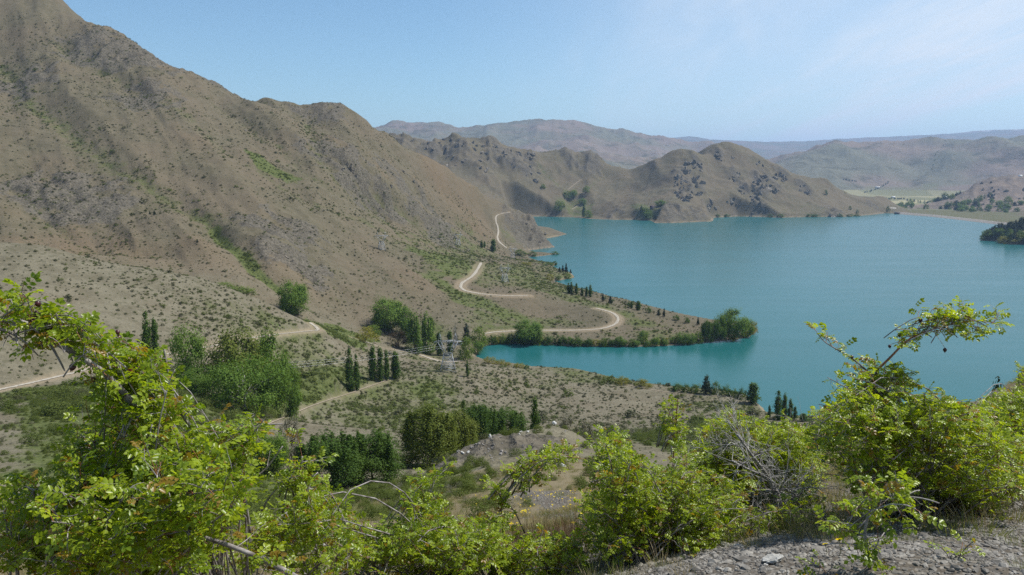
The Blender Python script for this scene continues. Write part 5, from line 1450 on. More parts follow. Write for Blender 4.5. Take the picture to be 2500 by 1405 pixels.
# ------------------------------------------------------------------ power line
def bar(mb, a, b, r):
    mb.tube([a, b], r, r, 4)
def pylon_meshes():
    """a lattice tower 25.6 m tall: legs to a waist, a widening head, a long crossarm with two peaks"""
    legs, br, head, arm, peaks = [], MB(), MB(), MB(), []
    wz, ww, bw = 12.2, 2.6, 5.2              # waist height, waist half width, base half width
    for sx_, sy_ in ((-1, -1), (1, -1), (-1, 1), (1, 1)):
        m = MB(); bar(m, (sx_ * bw, sy_ * bw * .8, -0.5), (sx_ * ww, sy_ * ww * .55, wz), 0.19); legs.append(m)
    def lv(t): return bw + (ww - bw) * t, bw * .8 + (ww * .55 - bw * .8) * t, wz * t
    for k in range(4):
        (x0, y0, z0), (x1, y1, z1) = lv(k / 4), lv((k + 1) / 4)
        for s_ in (-1, 1):
            bar(br, (-x0, s_ * y0, z0), (x1, s_ * y1, z1), 0.10); bar(br, (x0, s_ * y0, z0), (-x1, s_ * y1, z1), 0.10)
            bar(br, (s_ * x0, -y0, z0), (s_ * x1, y1, z1), 0.10); bar(br, (s_ * x0, y0, z0), (s_ * x1, -y1, z1), 0.10)
        bar(br, (-x1, -y1, z1), (x1, -y1, z1), 0.10); bar(br, (-x1, y1, z1), (x1, y1, z1), 0.10)
        bar(br, (-x1, -y1, z1), (-x1, y1, z1), 0.10); bar(br, (x1, -y1, z1), (x1, y1, z1), 0.10)
    az_, ax, hd = 19.6, 5.9, 0.8
    for s_ in (-1, 1):
        for q in (-1, 1):
            bar(head, (s_ * ww, q * ww * .55, wz), (s_ * (ax + 0.7), q * hd, az_), 0.16)
            bar(head, (s_ * ww * 0.4, q * ww * .55, wz + .1), (s_ * (ax - 1.6), q * hd, az_), 0.13)
            for t in (0.25, 0.5, 0.75):
                xo = s_ * (ww + (ax + 0.7 - ww) * t); xi = s_ * (ww * 0.4 + (ax - 1.6 - ww * 0.4) * (t + 0.12)); zz_ = wz + (az_ - wz) * t
                bar(head, (xo, q * (1.2 - .4 * t), zz_), (xi, q * (1.2 - .4 * t), zz_ + 0.8), 0.09)
        m = MB()
        for q in (-1, 1):
            bar(m, (s_ * (ax + 0.5), q * hd, az_ + 1.2), (s_ * (ax - 0.7), 0, 25.6), 0.12); bar(m, (s_ * (ax - 1.9), q * hd, az_ + 1.2), (s_ * (ax - 0.7), 0, 25.6), 0.12)
        bar(m, (s_ * (ax + .1), 0, 22.2), (s_ * (ax - 1.4), 0, 22.2), 0.08); bar(m, (s_ * (ax - .1), 0, 23.6), (s_ * (ax - 1.2), 0, 23.6), 0.08)
        peaks.append(m)
    L_ = 9.6
    for q in (-1, 1):
        bar(arm, (-L_, q * 0.15, az_ + 0.2), (L_, q * 0.15, az_ + 0.2), 0.14)
        bar(arm, (-L_, q * 0.15, az_ + 0.25), (-ax, q * hd, az_ + 1.2), 0.11); bar(arm, (L_, q * 0.15, az_ + 0.25), (ax, q * hd, az_ + 1.2), 0.11); bar(arm, (-ax, q * hd, az_ + 1.2), (ax, q * hd, az_ + 1.2), 0.12)
    for k in range(-7, 8):
        x = k * 0.8
        bar(arm, (x, -0.15 if k % 2 else 0.15, az_ + 0.2), (x + 0.8, (-hd if k % 2 else hd), az_ + 1.2), 0.08); bar(arm, (x, hd if k % 2 else -hd, az_ + 1.2), (x + 0.8, 0.15 if k % 2 else -0.15, az_ + 0.2), 0.08)
    ins = MB(); ins.tube([(0, 0, 0), (0, 0, -1.8)], 0.13, 0.13, 6)
    for k in range(6):
        ins.tube([(0, 0, -0.2 - k * .26), (0, 0, -0.28 - k * .26)], 0.24, 0.24, 8)
    M_ = MT['steel']
    return [m.mesh('leg', M_) for m in legs], br.mesh('bracing', M_), head.mesh('head_frame', M_), arm.mesh('crossarm', M_), [m.mesh('peak', M_) for m in peaks], ins.mesh('insulator', MT['glass_disc'])
PY = pylon_meshes()
INS_X = (-9.0, 0.0, 9.0)
def pylon(p, yaw, s_, label):
    r = empty('pylon', p, label, 'pylon', 'pylons of the power line')
    r.rotation_euler = (0, 0, yaw); r.scale = (s_, s_, s_)
    for m in PY[0]: child('leg', m, r)
    child('bracing', PY[1], r); child('head_frame', PY[2], r); child('crossarm', PY[3], r)
    for m in PY[4]: child('peak', m, r)
    for x in INS_X:
        i_ = child('insulator', PY[5], r); i_.location = (x, 0, 19.6)
    return r
def ins_pts(p, yaw, s_):
    return [np.array((p[0] + math.cos(yaw) * x * s_, p[1] + math.sin(yaw) * x * s_, p[2] + 17.8 * s_)) for x in INS_X]
p1 = hit(1094, 906, 300); p1 = np.array(p1)
pylon(p1, R(6), 1.0, 'big steel lattice pylon standing on the bare hill by the bay')
far_p = []
for u, v, l in ((1232, 690, 'faint steel pylon standing on the flat behind the spits'), (1118, 600, 'faint distant pylon at the foot of the mountain by the road'), (932, 612, 'faint distant pylon on the green slope of the mountain foot'), (1252, 632, 'faint distant pylon beyond the spits')):
    p = hit(u, v, 600)
    far_p.append(p); pylon(p, R(14), 0.8, l)
def cable(a, b, sag, label, r=0.045):
    t = np.linspace(0, 1, 28)[:, None]
    P = a + (b - a) * t; P[:, 2] -= (sag * 4 * t * (1 - t))[:, 0]
    m = MB(); m.tube(P, r, r, 4)
    o = m.build('power_cable', MT['wire']); tag(o, label, 'cable', 'conductors of the power line')
    return o
end = [at(-330, 858, 300), at(-330, 880, 305), at(-330, 900, 310)]
for q, e, nm in zip(ins_pts(p1, R(6), 1.0), end, ('highest', 'middle', 'lowest')):
    for k in (0, 1):
        cable(q + np.array((0, 0.4 * k, 0.25 * k)), e + np.array((0, 1.2 * k, -1.6 * k)), 9.5, '%s pair of power cables from the big pylon toward the left, %s cable' % (nm, ('upper', 'lower')[k]), 0.028)
for q, e, nm in zip(ins_pts(p1, R(6), 1.0), ins_pts(far_p[0], R(14), 0.8), ('left', 'middle', 'right')):
    cable(q, e, 7, 'power cable from the %s insulator of the big pylon to the next pylon behind' % nm, 0.02)

# ------------------------------------------------------------------ the dam and the buildings
def dam():
    """earth bank with a road crest and a rock-faced water side, running to the concrete spillway"""
    r = empty('earth_dam', (DAM[0][0], DAM[0][1], 0), 'long earth dam with a grey rock face along the far right shore', 'dam')
    P = np.array(DAM)
    t = np.gradient(P, axis=0); t /= np.linalg.norm(t, axis=1)[:, None]
    nrm = np.stack([-t[:, 1], t[:, 0]], 1)
    if nrm[0] @ P[0] < 0: nrm = -nrm          # pointing away from the viewer
    prof = [(-6, -1.0), (9, 5.2), (10, 5.4), (17, 5.4), (18, 5.2), (44, -9)]
    o0 = np.array(r.location)
    face, crest, back_ = MB(), MB(), MB()
    V = np.array([[(*(p + n_ * a), z) for a, z in prof] for p, n_ in zip(P, nrm)]) - o0
    def strip(mb, j):
        Q = V[:, j:j + 2].reshape(-1, 3)
        mb.add(Q, [(2 * i, 2 * i + 1, 2 * i + 3, 2 * i + 2) for i in range(len(P) - 1)])
    strip(face, 0); strip(crest, 1); strip(crest, 2); strip(crest, 3); strip(back_, 4)
    face.build('rock_face', MT['riprap'], r); crest.build('crest_road', MT['track'], r); back_.build('back_slope', MT['land'], r)
    rail = MB()
    for i in range(len(P) - 1):
        for a in (10.2, 16.8):
            q0, q1 = np.array((*(P[i] + nrm[i] * a), 6.2)) - o0, np.array((*(P[i + 1] + nrm[i + 1] * a), 6.2)) - o0
            rail.tube([q0, q1], 0.2, 0.2, 4)
    rail.build('guard_rail', MT['concrete'], r)
dam()
def spillway():
    p = atz(2168, 520, 0)
    r = empty('spillway', (p[0], p[1], 0), 'pale concrete spillway with piers at the left end of the dam', 'spillway')
    b = MB(); b.box((0, 14, 3.5), (36, 5, 5)); b.build('deck', MT['concrete'], r)
    for k in range(6):
        m = MB(); m.box((-22 + k * 9, 8, 4.2), (1.1, 4, 8)); m.build('pier', MT['concrete'], r)
    for k in range(5):
        m = MB(); m.box((-17.5 + k * 9, 9, 2.0), (3.3, 0.5, 4)); m.build('gate', MT['steel'], r)
    m = MB(); m.box((0, 26, 9), (40, 3, 9)); m.build('cut_wall', MT['concrete'], r)
    p2 = atz(2192, 523, 0)
    q = empty('intake_tower', (p2[0], p2[1], 0), 'small dark intake building at the water where the dam begins', 'building')
    m = MB(); m.box((0, 4, 2.0), (9, 4, 4)); m.build('wall', MT['dark_wall'], q)
    m = MB(); m.box((0, 4, 6.3), (9.8, 4.8, 0.35)); m.build('roof', MT['concrete'], q)
spillway()
def house(u, v, w, d, h, label, wall, roof, rmin, yaw=0.0, D=None):
    if D is None: p = hit(u, v, rmin)
    else:
        a, _ = ray(u, v); p = np.array((a * D, D, float(ground_z(a * D, D))))
    r = empty('house', p, label, 'house'); r.rotation_euler = (0, 0, yaw)
    b = MB(); b.box((0, 0, h / 2 - 0.5), (w / 2, d / 2, h / 2 + 0.5)); b.build('wall', MT[wall], r)
    m = MB(); e = 0.5
    V = [(-w / 2 - e, -d / 2 - e, h), (w / 2 + e, -d / 2 - e, h), (w / 2 + e, d / 2 + e, h), (-w / 2 - e, d / 2 + e, h), (-w / 2 - e, 0, h + d * 0.35), (w / 2 + e, 0, h + d * 0.35)]
    m.add(V, [(0, 1, 5, 4), (2, 3, 4, 5), (0, 4, 3), (1, 2, 5), (3, 2, 1, 0)])
    m.build('roof', MT[roof], r)
    for x in (-w / 4, w / 4):
        k = MB(); k.box((x, -d / 2 - 0.05, h * 0.55), (w * 0.09, 0.06, h * 0.2)); k.build('window', MT['glass_disc'], r)
    k = MB(); k.box((0, -d / 2 - 0.06, h * 0.36), (w * 0.06, 0.06, h * 0.36)); k.build('door', MT['bark'], r)
house(1592, 510, 11, 8, 7, 'small dark hut among trees at the foot of the peaked hill', 'dark_wall', 'dark_wall', 1900, 0.3)
house(2143, 461, 38, 12, 4.5, 'long white farm shed on the valley floor beyond the dam', 'roof_metal', 'roof_metal', 3000, 0.2, D=5800)
house(2375, 534, 14, 9, 5, 'white house among the trees below the dam', 'roof_metal', 'roof_metal', 3000, 0.1, D=3120)
house(2310, 467, 22, 12, 5, 'white building beside the pale paddocks', 'roof_metal', 'roof_metal', 3000, 0.4, D=5000)
house(2182, 467, 24, 12, 5, 'grey roofed farmhouse in the middle of the valley floor', 'concrete', 'roof_metal', 3000, 0.0, D=5000)
house(2490, 441, 14, 9, 5, 'white building high on the bouldered hill at the right edge', 'roof_metal', 'roof_metal', 3000, 0.0, D=3560)
# ------------------------------------------------------------------ briars in front of the viewer
def leaf_template(seed, droop=0.25, pairs=3):
    """a pinnate briar leaf one unit long along +X: stalk and toothed-oval leaflets, each folded along its midrib"""
    rng = np.random.default_rng(seed)
    V, F = [], []
    def axis(t):
        return np.array((t, 0, -droop * t * t))
    def leaflet(base, ang, L, Wd):
        d = np.array((math.cos(ang), math.sin(ang), -0.12 + rng.uniform(-.1, .1))); d /= np.linalg.norm(d)
        s_ = np.cross(np.array((0, 0, 1.0)), d); s_ /= np.linalg.norm(s_)
        up = np.cross(d, s_)
        k = len(V)
        fold = 0.22
        V.extend([base, base + d * L * .34 + s_ * Wd + up * Wd * fold * 2, base + d * L * .74 + s_ * Wd * .82 + up * (Wd * fold * 1.6 - L * .05), base + d * L - up * L * .14,
                  base + d * L * .74 - s_ * Wd * .82 + up * (Wd * fold * 1.6 - L * .05), base + d * L * .34 - s_ * Wd + up * Wd * fold * 2, base + d * L * .55 - up * L * .03])
        F.extend([(k, k + 6, k + 2, k + 1), (k + 6, k + 3, k + 2), (k, k + 5, k + 4, k + 6), (k + 6, k + 4, k + 3)])
    for i in range(pairs):
        t = 0.26 + 0.23 * i
        L = 0.30 * (0.85 + 0.12 * i)
        for s_ in (-1, 1):
            leaflet(axis(t + rng.uniform(-.02, .02)), s_ * rng.uniform(1.0, 1.25), L, L * 0.34)
    leaflet(axis(0.72), rng.uniform(-.15, .15), 0.34, 0.12)
    k = len(V)
    V.extend([np.array((0, .008, 0)), np.array((0, -.008, 0)), axis(0.74) + np.array((0, -.005, 0)), axis(0.74) + np.array((0, .005, 0))])
    F.append((k, k + 1, k + 2, k + 3))
    return np.array(V), F
LEAFT = [leaf_template(700 + i, d, p) for i, (d, p) in enumerate(((0.10, 3), (0.30, 3), (0.45, 3), (0.25, 2)))]
LEAF_ME = {}
for i, (V, F) in enumerate(LEAFT):
    for j, tv in enumerate((0.15, 0.5, 0.82, 0.985)):
        m = MB(); m.add(V, F, tv); LEAF_ME[(i, j)] = m.mesh('leaf', MT['briar'])

def in_px(u, v, poly):
    return bool(in_poly(np.array([u]), np.array([v]), poly)[0])
class Briar:
    def __init__(s, name, label, root, seed, group='briar bushes in front of the viewer', leaf=0.062, cat='briar bush'):
        s.rng = np.random.default_rng(seed); s.root = np.array(root, float)
        s.r = empty(name, s.root, label, cat, group)
        s.leaf = leaf
        s.wood, s.young, s.lv, s.out, s.mains = MB(), MB(), [], None, []
    def curve(s, a, b, bow=0.12, n=9, wig=0.02):
        t = np.linspace(0, 1, n)[:, None]
        L = np.linalg.norm(b - a)
        P = a + (b - a) * t
        P[:, 2] += (bow * L * 4 * t * (1 - t))[:, 0]
        w = np.cumsum(s.rng.normal(0, wig * L, (n, 3)), 0)
        w -= w[-1] * t
        return P + w * (t * (1.4 - t)) * 1.2
    def along(s, P, t):
        x = t * (len(P) - 1); i = min(int(x), len(P) - 2); f = x - i
        return P[i] * (1 - f) + P[i + 1] * f, P[i + 1] - P[i]
    def leaves(s, P, t0=0.1, gap=0.023, size=None):
        L = np.linalg.norm(np.diff(P, axis=0), axis=1).sum()
        k = max(1, int(L * (1 - t0) / gap))
        side = s.rng.choice((-1, 1))
        for i in range(k):
            t = t0 + (1 - t0) * (i + s.rng.random()) / k
            q, d = s.along(P, min(t, 0.999))
            d = d / (np.linalg.norm(d) + 1e-9)
            h = np.cross(d, (0, 0, 1.0)); hn = np.linalg.norm(h)
            h = h / hn if hn > 0.05 else np.array((1.0, 0, 0))
            side = -side
            dirv = d * s.rng.uniform(0.1, 0.8) + h * side * s.rng.uniform(0.4, 1.0) + s.rng.normal(0, 0.28, 3) + np.array((0, 0, 0.12))
            s.lv.append((q, dirv / np.linalg.norm(dirv), (size or s.leaf) * s.rng.uniform(0.65, 1.25)))
    def twig(s, q, d, L, depth=1, leafy=True, r=0.0022):
        e = q + d * L
        if s.out is not None:                 # shoots that would leave the bush's outline were browsed back
            u, v, _ = px_of(e + d * 0.055 + s.rng.normal(0, 0.010, 3))
            if not any(in_px(u, v, o) for o in s.out):
                if s.rng.random() < 0.96:
                    return
        P = s.curve(q, e, s.rng.uniform(-0.05, 0.15), 5, 0.05)
        (s.young if s.rng.random() < 0.35 else s.wood).tube(P, r, r * 0.45, 3, False)
        if leafy:
            s.leaves(P, 0.15)
        if depth > 0:
            for _ in range(s.rng.integers(1, 4)):
                q2, d2 = s.along(P, s.rng.uniform(0.25, 0.95))
                d2 = d2 / (np.linalg.norm(d2) + 1e-9) + s.rng.normal(0, 0.65, 3)
                d2[2] += 0.12
                s.twig(q2, d2 / np.linalg.norm(d2), L * s.rng.uniform(0.4, 0.75), depth - 1, leafy, r * 0.7)
    def cane(s, P, r0=0.007, r1=0.003, t0=0.3, every=0.05, tl=(0.07, 0.2), depth=1, young=False, leafy=True, thorns=False):
        P = np.asarray(P, float)
        if r0 > 0.0068:                        # a main cane is a part of its own
            m = MB(); m.tube(P - s.root, r0, r1, 6, True); s.mains.append((m, young))
        else:
            (s.young if young else s.wood).tube(P, r0, r1, 5, True)
        L = np.linalg.norm(np.diff(P, axis=0), axis=1).sum()
        k = max(1, int(L * (1 - t0) / every))
        for i in range(k):
            t = t0 + (1 - t0) * (i + s.rng.random()) / k
            q, d = s.along(P, min(t, 0.999))
            d = d / (np.linalg.norm(d) + 1e-9)
            d2 = d * 0.45 + s.rng.normal(0, 0.62, 3) + np.array((0, 0, 0.22))
            s.twig(q, d2 / np.linalg.norm(d2), s.rng.uniform(*tl), depth, leafy)
        if thorns:
            for i in range(int(L / 0.03)):
                q, d = s.along(P, s.rng.uniform(0.05, 0.95))
                n_ = s.rng.normal(0, 1, 3); n_ /= np.linalg.norm(n_)
                s.wood.tube([q, q + n_ * (r0 + 0.008)], 0.002, 0.0004, 3, False)
    def fill(s, poly, D0, D1, count, bases, **kw):
        """canes reaching from the stool to points spread through a region seen as poly, D0..D1 away"""
        us, vs_ = [p[0] for p in poly], [p[1] for p in poly]
        done = 0
        while done < count:
            u, v = s.rng.uniform(min(us), max(us)), s.rng.uniform(min(vs_), max(vs_))
            if not in_px(u, v, poly):
                continue
            done += 1
            e = at(u, v, s.rng.uniform(D0, D1))
            b = np.array(bases[s.rng.integers(len(bases))]) + np.append(s.rng.normal(0, 0.10, 2), 0)
            P = s.curve(b, e, s.rng.uniform(0.05, 0.22), 9, 0.012)
            L = np.linalg.norm(e - b)
            k = dict(r0=0.006, r1=0.0022, t0=max(0.25, 1 - 0.42 / max(L, 0.43)), every=0.05)
            k.update(kw)
            s.cane(P, **k)
    def finish(s, singles=300, min_z=None):
        o0 = s.root
        for m, yg in s.mains:
            m.build('cane', MT['red_cane' if yg else 'cane'], s.r, True)
        for mb, nm, mt in ((s.wood, 'twigs', 'cane'), (s.young, 'young_shoots', 'red_cane')):
            if mb.n:
                mb.v = [v - o0 for v in mb.v]
                tag(mb.build(nm, MT[mt], s.r, True), kind='stuff')
        if not s.lv:
            return
        Q = np.array([l[0] for l in s.lv]); Dv = np.array([l[1] for l in s.lv]); Sz = np.array([l[2] for l in s.lv])
        n_ = len(Q)
        up = np.array((0, 0, 1.0)) + s.rng.normal(0, 0.45, (n_, 3))
        Yv = np.cross(up, Dv); Yv /= np.linalg.norm(Yv, axis=1)[:, None] + 1e-9
        Zv = np.cross(Dv, Yv)
        tm = s.rng.integers(0, 4, n_)
        tint = np.clip(s.rng.beta(2.2, 2.0, n_), 0, 0.9)
        tint[s.rng.random(n_) < 0.08] = 0.985
        u, v, f = px_of(Q)
        inn = (u > 0) & (u < 2500) & (v > 0) & (v < 1405) & (f > 0.3)
        score = np.where(inn, Sz / f, 0) * (0.8 + 0.2 * s.rng.random(n_))
        pick = np.zeros(n_, bool); pick[np.argsort(-score)[:min(singles, int(inn.sum()))]] = True
        fm = MB()
        Vs, Fs, Ts, base = [], [], [], 0
        for k, (V, F) in enumerate(LEAFT):
            sel = np.where((tm == k) & ~pick)[0]
            if not len(sel): continue
            W_ = Q[sel, None] - o0 + Sz[sel, None, None] * (V[None, :, :1] * Dv[sel, None] + V[None, :, 1:2] * Yv[sel, None] + V[None, :, 2:] * Zv[sel, None])
            Vs.append(W_.reshape(-1, 3)); Ts.append(np.repeat(tint[sel], len(V)))
            for r_ in range(len(sel)):
                fm.f.extend([tuple(i + base for i in f_) for f_ in F]); base += len(V)
        fm.v, fm.t, fm.n = Vs, Ts, base
        if base:
            o = fm.build('foliage', MT['briar'], s.r); o['kind'] = 'stuff'
        for i in np.where(pick)[0]:
            j = 3 if tint[i] > 0.95 else 0 if tint[i] < 0.33 else 1 if tint[i] < 0.66 else 2
            o = bpy.data.objects.new('leaf', LEAF_ME[(int(tm[i]), j)]); COL.objects.link(o); o.parent = s.r
            M_ = Matrix(((Dv[i][0], Yv[i][0], Zv[i][0]), (Dv[i][1], Yv[i][1], Zv[i][1]), (Dv[i][2], Yv[i][2], Zv[i][2])))
            o.matrix_basis = Matrix.Translation(Vector(Q[i] - o0)) @ (M_ * float(Sz[i])).to_4x4()
        return n_
    def hips(s, spots, mat='hip'):
        global HIP
        for u, v, D, sz in spots:
            p = at(u, v, D) - s.root
            Q = np.array([l[0] for l in s.lv]) - s.root
            k_ = int(np.argmin(((Q - p) ** 2).sum(1)))
            if np.linalg.norm(Q[k_] - p) > 0.16:
                continue
            s.wood.tube([Q[k_] + s.root, p + s.root + np.array((0, 0, sz))], 0.0016, 0.0016, 3, False)
            o = bpy.data.objects.new('rose_hip', HIP[mat]); COL.objects.link(o); o.parent = s.r
            o.location = p; o.scale = (sz, sz, sz * 1.15); o.rotation_euler = (s.rng.uniform(-.5, .5), s.rng.uniform(-.5, .5), 0)
def hip_mesh(mat):
    import bmesh
    bm = bmesh.new(); bmesh.ops.create_uvsphere(bm, u_segments=10, v_segments=7, radius=1)
    for v in bm.verts:
        k = 1 - 0.25 * max(0, -v.co.z) ** 2
        v.co.x *= k * (1 + .06 * math.sin(5 * v.co.z)); v.co.y *= k
    # dried sepals hanging at the tip, a short stalk on top
    for i in range(5):
        a = i * 1.257
        q = [bm.verts.new((math.cos(a + t) * r_, math.sin(a + t) * r_, z)) for t, r_, z in ((-.35, .3, -.92), (.35, .3, -.92), (0, .55, -1.6))]
        bm.faces.new(q)
    me = bpy.data.meshes.new('rose_hip'); bm.to_mesh(me); bm.free(); me.materials.append(MT[mat])
    me.polygons.foreach_set('use_smooth', np.ones(len(me.polygons), bool))
    return me
HIP = {'hip': hip_mesh('hip'), 'red_hip': hip_mesh('red_hip')}
def foot(u, v, D):
    a, _ = ray(u, v)
    return np.array((a * D, D, float(ground_z(a * D, D)) - 0.03))
def px_line(pts):
    return np.array([at(*p) for p in pts])
def bend(P, k=5):
    """a smoother polyline through the given points"""
    t = np.linspace(0, 1, len(P)); tt = np.linspace(0, 1, (len(P) - 1) * k + 1)
    Q = np.stack([np.interp(tt, t, P[:, i]) for i in range(3)], 1)
    for _ in range(3):
        Q[1:-1] = 0.25 * Q[:-2] + 0.5 * Q[1:-1] + 0.25 * Q[2:]
    return Q

# --- the big briar at the left
b = Briar('briar_bush', 'big tall briar filling the lower left corner with dark dried hips', foot(330, 1400, 3.6), 11, leaf=0.066)
bs = [foot(250, 1400, 3.5), foot(430, 1400, 3.7), foot(560, 1400, 3.8), foot(60, 1400, 3.3)]
b.out = [[(-200, 690), (60, 690), (130, 735), (225, 765), (300, 835), (370, 815), (425, 880), (432, 960), (490, 1030), (560, 985), (690, 1028), (705, 1080), (650, 1160), (580, 1240), (540, 1300), (530, 1420), (-200, 1420), (-200, 1190), (120, 1125), (190, 1040), (170, 960), (215, 900), (120, 860), (100, 900), (-200, 905)]]
stem = bend(px_line([(-140, 800, 2.75), (0, 781, 2.75), (60, 787, 2.76), (110, 816, 2.78), (150, 845, 2.8), (190, 868, 2.82), (250, 905, 2.88), (330, 985, 3.0), (390, 1130, 3.15)]))
b.cane(np.concatenate([stem, bend(np.array([stem[-1], at(420, 1290, 3.4), bs[1]]))[1:]]), 0.0095, 0.013, 0.0, 0.075, (0.08, 0.2), thorns=True)
b.cane(np.concatenate([[bs[2]], bend(px_line([(610, 1300, 3.6), (590, 1180, 3.5), (500, 1090, 3.4), (440, 1010, 3.3), (412, 930, 3.25), (400, 850, 3.2)]))]), 0.010, 0.004, 0.3, 0.05)
b.cane(np.concatenate([[bs[1]], bend(px_line([(420, 1250, 3.5), (372, 1150, 3.4), (330, 1060, 3.3), (300, 960, 3.2), (262, 880, 3.1)]))]), 0.009, 0.004, 0.3, 0.05, young=True)
b.cane(bend(px_line([(430, 1150, 3.4), (520, 1080, 3.5), (600, 1040, 3.5), (690, 1035, 3.5)])), 0.006, 0.003, 0.1, 0.045)
b.cane(bend(px_line([(400, 1300, 3.3), (480, 1230, 3.4), (560, 1180, 3.4), (640, 1160, 3.5), (690, 1090, 3.5)])), 0.006, 0.003, 0.1, 0.045)
b.fill([(0, 700), (60, 695), (130, 735), (220, 770), (290, 840), (250, 905), (120, 855), (0, 765)], 2.6, 3.0, 30, [stem[12], stem[20], stem[28]], tl=(0.04, 0.09), r0=0.003, r1=0.0015)
b.fill([(0, 800), (110, 850), (130, 880), (40, 895), (0, 880)], 2.6, 2.9, 4, [stem[8]], tl=(0.05, 0.1))
b.fill([(280, 850), (370, 815), (430, 880), (442, 990), (380, 1010), (300, 970), (220, 930)], 2.9, 3.3, 20, [stem[-3], stem[-1]], tl=(0.04, 0.10), r0=0.003, r1=0.0015)
b.fill([(180, 965), (430, 960), (480, 1050), (560, 990), (690, 1030), (700, 1075), (630, 1150), (550, 1200), (300, 1200), (130, 1130)], 2.9, 3.7, 52, bs[:3], tl=(0.05, 0.13))
b.fill([(0, 1185), (150, 1130), (560, 1190), (600, 1240), (530, 1300), (510, 1405), (0, 1405)], 2.4, 3.5, 74, bs, tl=(0.05, 0.13))
for poly in ([(420, 1120), (560, 1150), (640, 1180), (560, 1240), (430, 1220)],):
    b.fill(poly, 3.0, 3.4, 14, [bs[1], bs[2]], leafy=False, tl=(0.06, 0.16), r0=0.0035, r1=0.0015)
b.hips([(92, 742, 2.72, 0.0105), (90, 767, 2.73, .011), (78, 787, 2.74, .012), (125, 796, 2.76, .010), (120, 766, 2.75, .009), (287, 812, 3.0, .009), (290, 826, 3.0, .011), (177, 897, 2.8, .012), (228, 927, 3.0, .009), (376, 978, 3.1, .009), (386, 1000, 3.1, .010), (215, 1185, 3.0, .009), (410, 1122, 3.2, .008), (44, 762, 2.7, .010), (140, 830, 2.78, .009), (250, 845, 2.9, .009)])
b.hips([(320, 905, 3.0, .013), (209, 1184, 3.0, .013), (188, 1178, 3.0, .01)], 'red_hip')
print('left briar leaves', b.finish(300))

# --- low straggling briar along the bottom
b = Briar('briar_bush', 'low straggling briar along the bottom with grey stems between its leaves', foot(860, 1400, 4.6), 12, leaf=0.060)
bs = [foot(760, 1400, 4.2), foot(900, 1400, 4.5), foot(1080, 1400, 4.8), foot(650, 1400, 3.9)]
b.cane(bend(px_line([(380, 1285, 3.0), (470, 1305, 2.95), (540, 1325, 2.9), (610, 1352, 2.88), (680, 1385, 2.85), (740, 1420, 2.8)])), 0.0072, 0.011, 0.0, 0.08, (0.06, 0.16), thorns=False)
b.cane(np.concatenate([[bs[0]], bend(px_line([(775, 1375, 4.1), (768, 1310, 4.0), (745, 1265, 3.95), (733, 1210, 3.9), (733, 1150, 3.85), (738, 1115, 3.85)]))]), 0.010, 0.005, 0.42, 0.045, (0.06, 0.16))
b.cane(np.concatenate([[bs[1]], bend(px_line([(815, 1370, 4.2), (850, 1330, 4.1), (850, 1290, 4.1), (825, 1240, 4.1), (805, 1200, 4.1)]))]), 0.009, 0.004, 0.2, 0.06)
b.cane(np.concatenate([[bs[2]], bend(px_line([(1050, 1330, 4.6), (1030, 1270, 4.5), (1045, 1220, 4.5), (1060, 1175, 4.5)]))]), 0.007, 0.003, 0.2, 0.05)
b.out = [[(560, 1250), (690, 1190), (665, 1175), (690, 1150), (735, 1100), (810, 1175), (810, 1210), (910, 1255), (970, 1255), (985, 1195), (1050, 1155), (1085, 1190), (1080, 1240), (1250, 1230), (1265, 1420), (480, 1420)]]
b.fill([(690, 1160), (740, 1110), (800, 1180), (790, 1200), (680, 1200)], 3.7, 4.1, 12, [at(735, 1230, 3.9)], tl=(0.05, 0.12))
b.fill([(600, 1250), (690, 1215), (800, 1215), (900, 1260), (910, 1300), (1000, 1290), (960, 1405), (560, 1405), (590, 1330)], 3.3, 4.6, 40, bs, tl=(0.05, 0.15))
b.fill([(990, 1200), (1050, 1165), (1080, 1190), (1060, 1240), (980, 1260)], 4.3, 4.7, 9, [bs[2], bs[1]], tl=(0.05, 0.12))
b.fill([(930, 1290), (1060, 1240), (1180, 1270), (1250, 1240), (1260, 1300), (1180, 1405), (920, 1405)], 3.8, 5.0, 40, bs[1:3] + [foot(1180, 1400, 5.0)], tl=(0.05, 0.15))
b.hips([(700, 1235, 4.0, .009)], 'red_hip')
print('bottom briar leaves', b.finish(300))

# --- arching spray in front of the knoll
b = Briar('briar_bush', 'thin arching briar reaching over the knoll slope with few leaves', foot(1190, 1405, 5.2), 13, leaf=0.058)
b.cane(np.concatenate([[foot(1190, 1405, 5.2)], bend(px_line([(1200, 1330, 5.2), (1215, 1260, 5.2), (1235, 1215, 5.2), (1255, 1170, 5.2), (1290, 1130, 5.2), (1340, 1112, 5.2), (1410, 1118, 5.2)]))]), 0.008, 0.003, 0.32, 0.05, (0.05, 0.13), young=True)
b.fill([(1230, 1185), (1270, 1130), (1340, 1105), (1420, 1110), (1400, 1130), (1320, 1135), (1275, 1180)], 5.0, 5.4, 12, [at(1250, 1200, 5.2)], tl=(0.04, 0.1))
b.fill([(1200, 1190), (1240, 1190), (1240, 1260), (1180, 1270)], 5.0, 5.3, 6, [at(1205, 1320, 5.2)], tl=(0.04, 0.1))
b.fill([(1330, 1280), (1380, 1265), (1420, 1300), (1400, 1405), (1320, 1405), (1300, 1350)], 4.8, 5.4, 9, [foot(1360, 1405, 5.1)], tl=(0.04, 0.1))
b.fill([(1180, 1300), (1300, 1320), (1430, 1330), (1440, 1405), (1180, 1405)], 4.4, 5.4, 34, [foot(1200, 1405, 5.0), foot(1300, 1405, 5.0), foot(1400, 1405, 5.0)], tl=(0.04, 0.1))
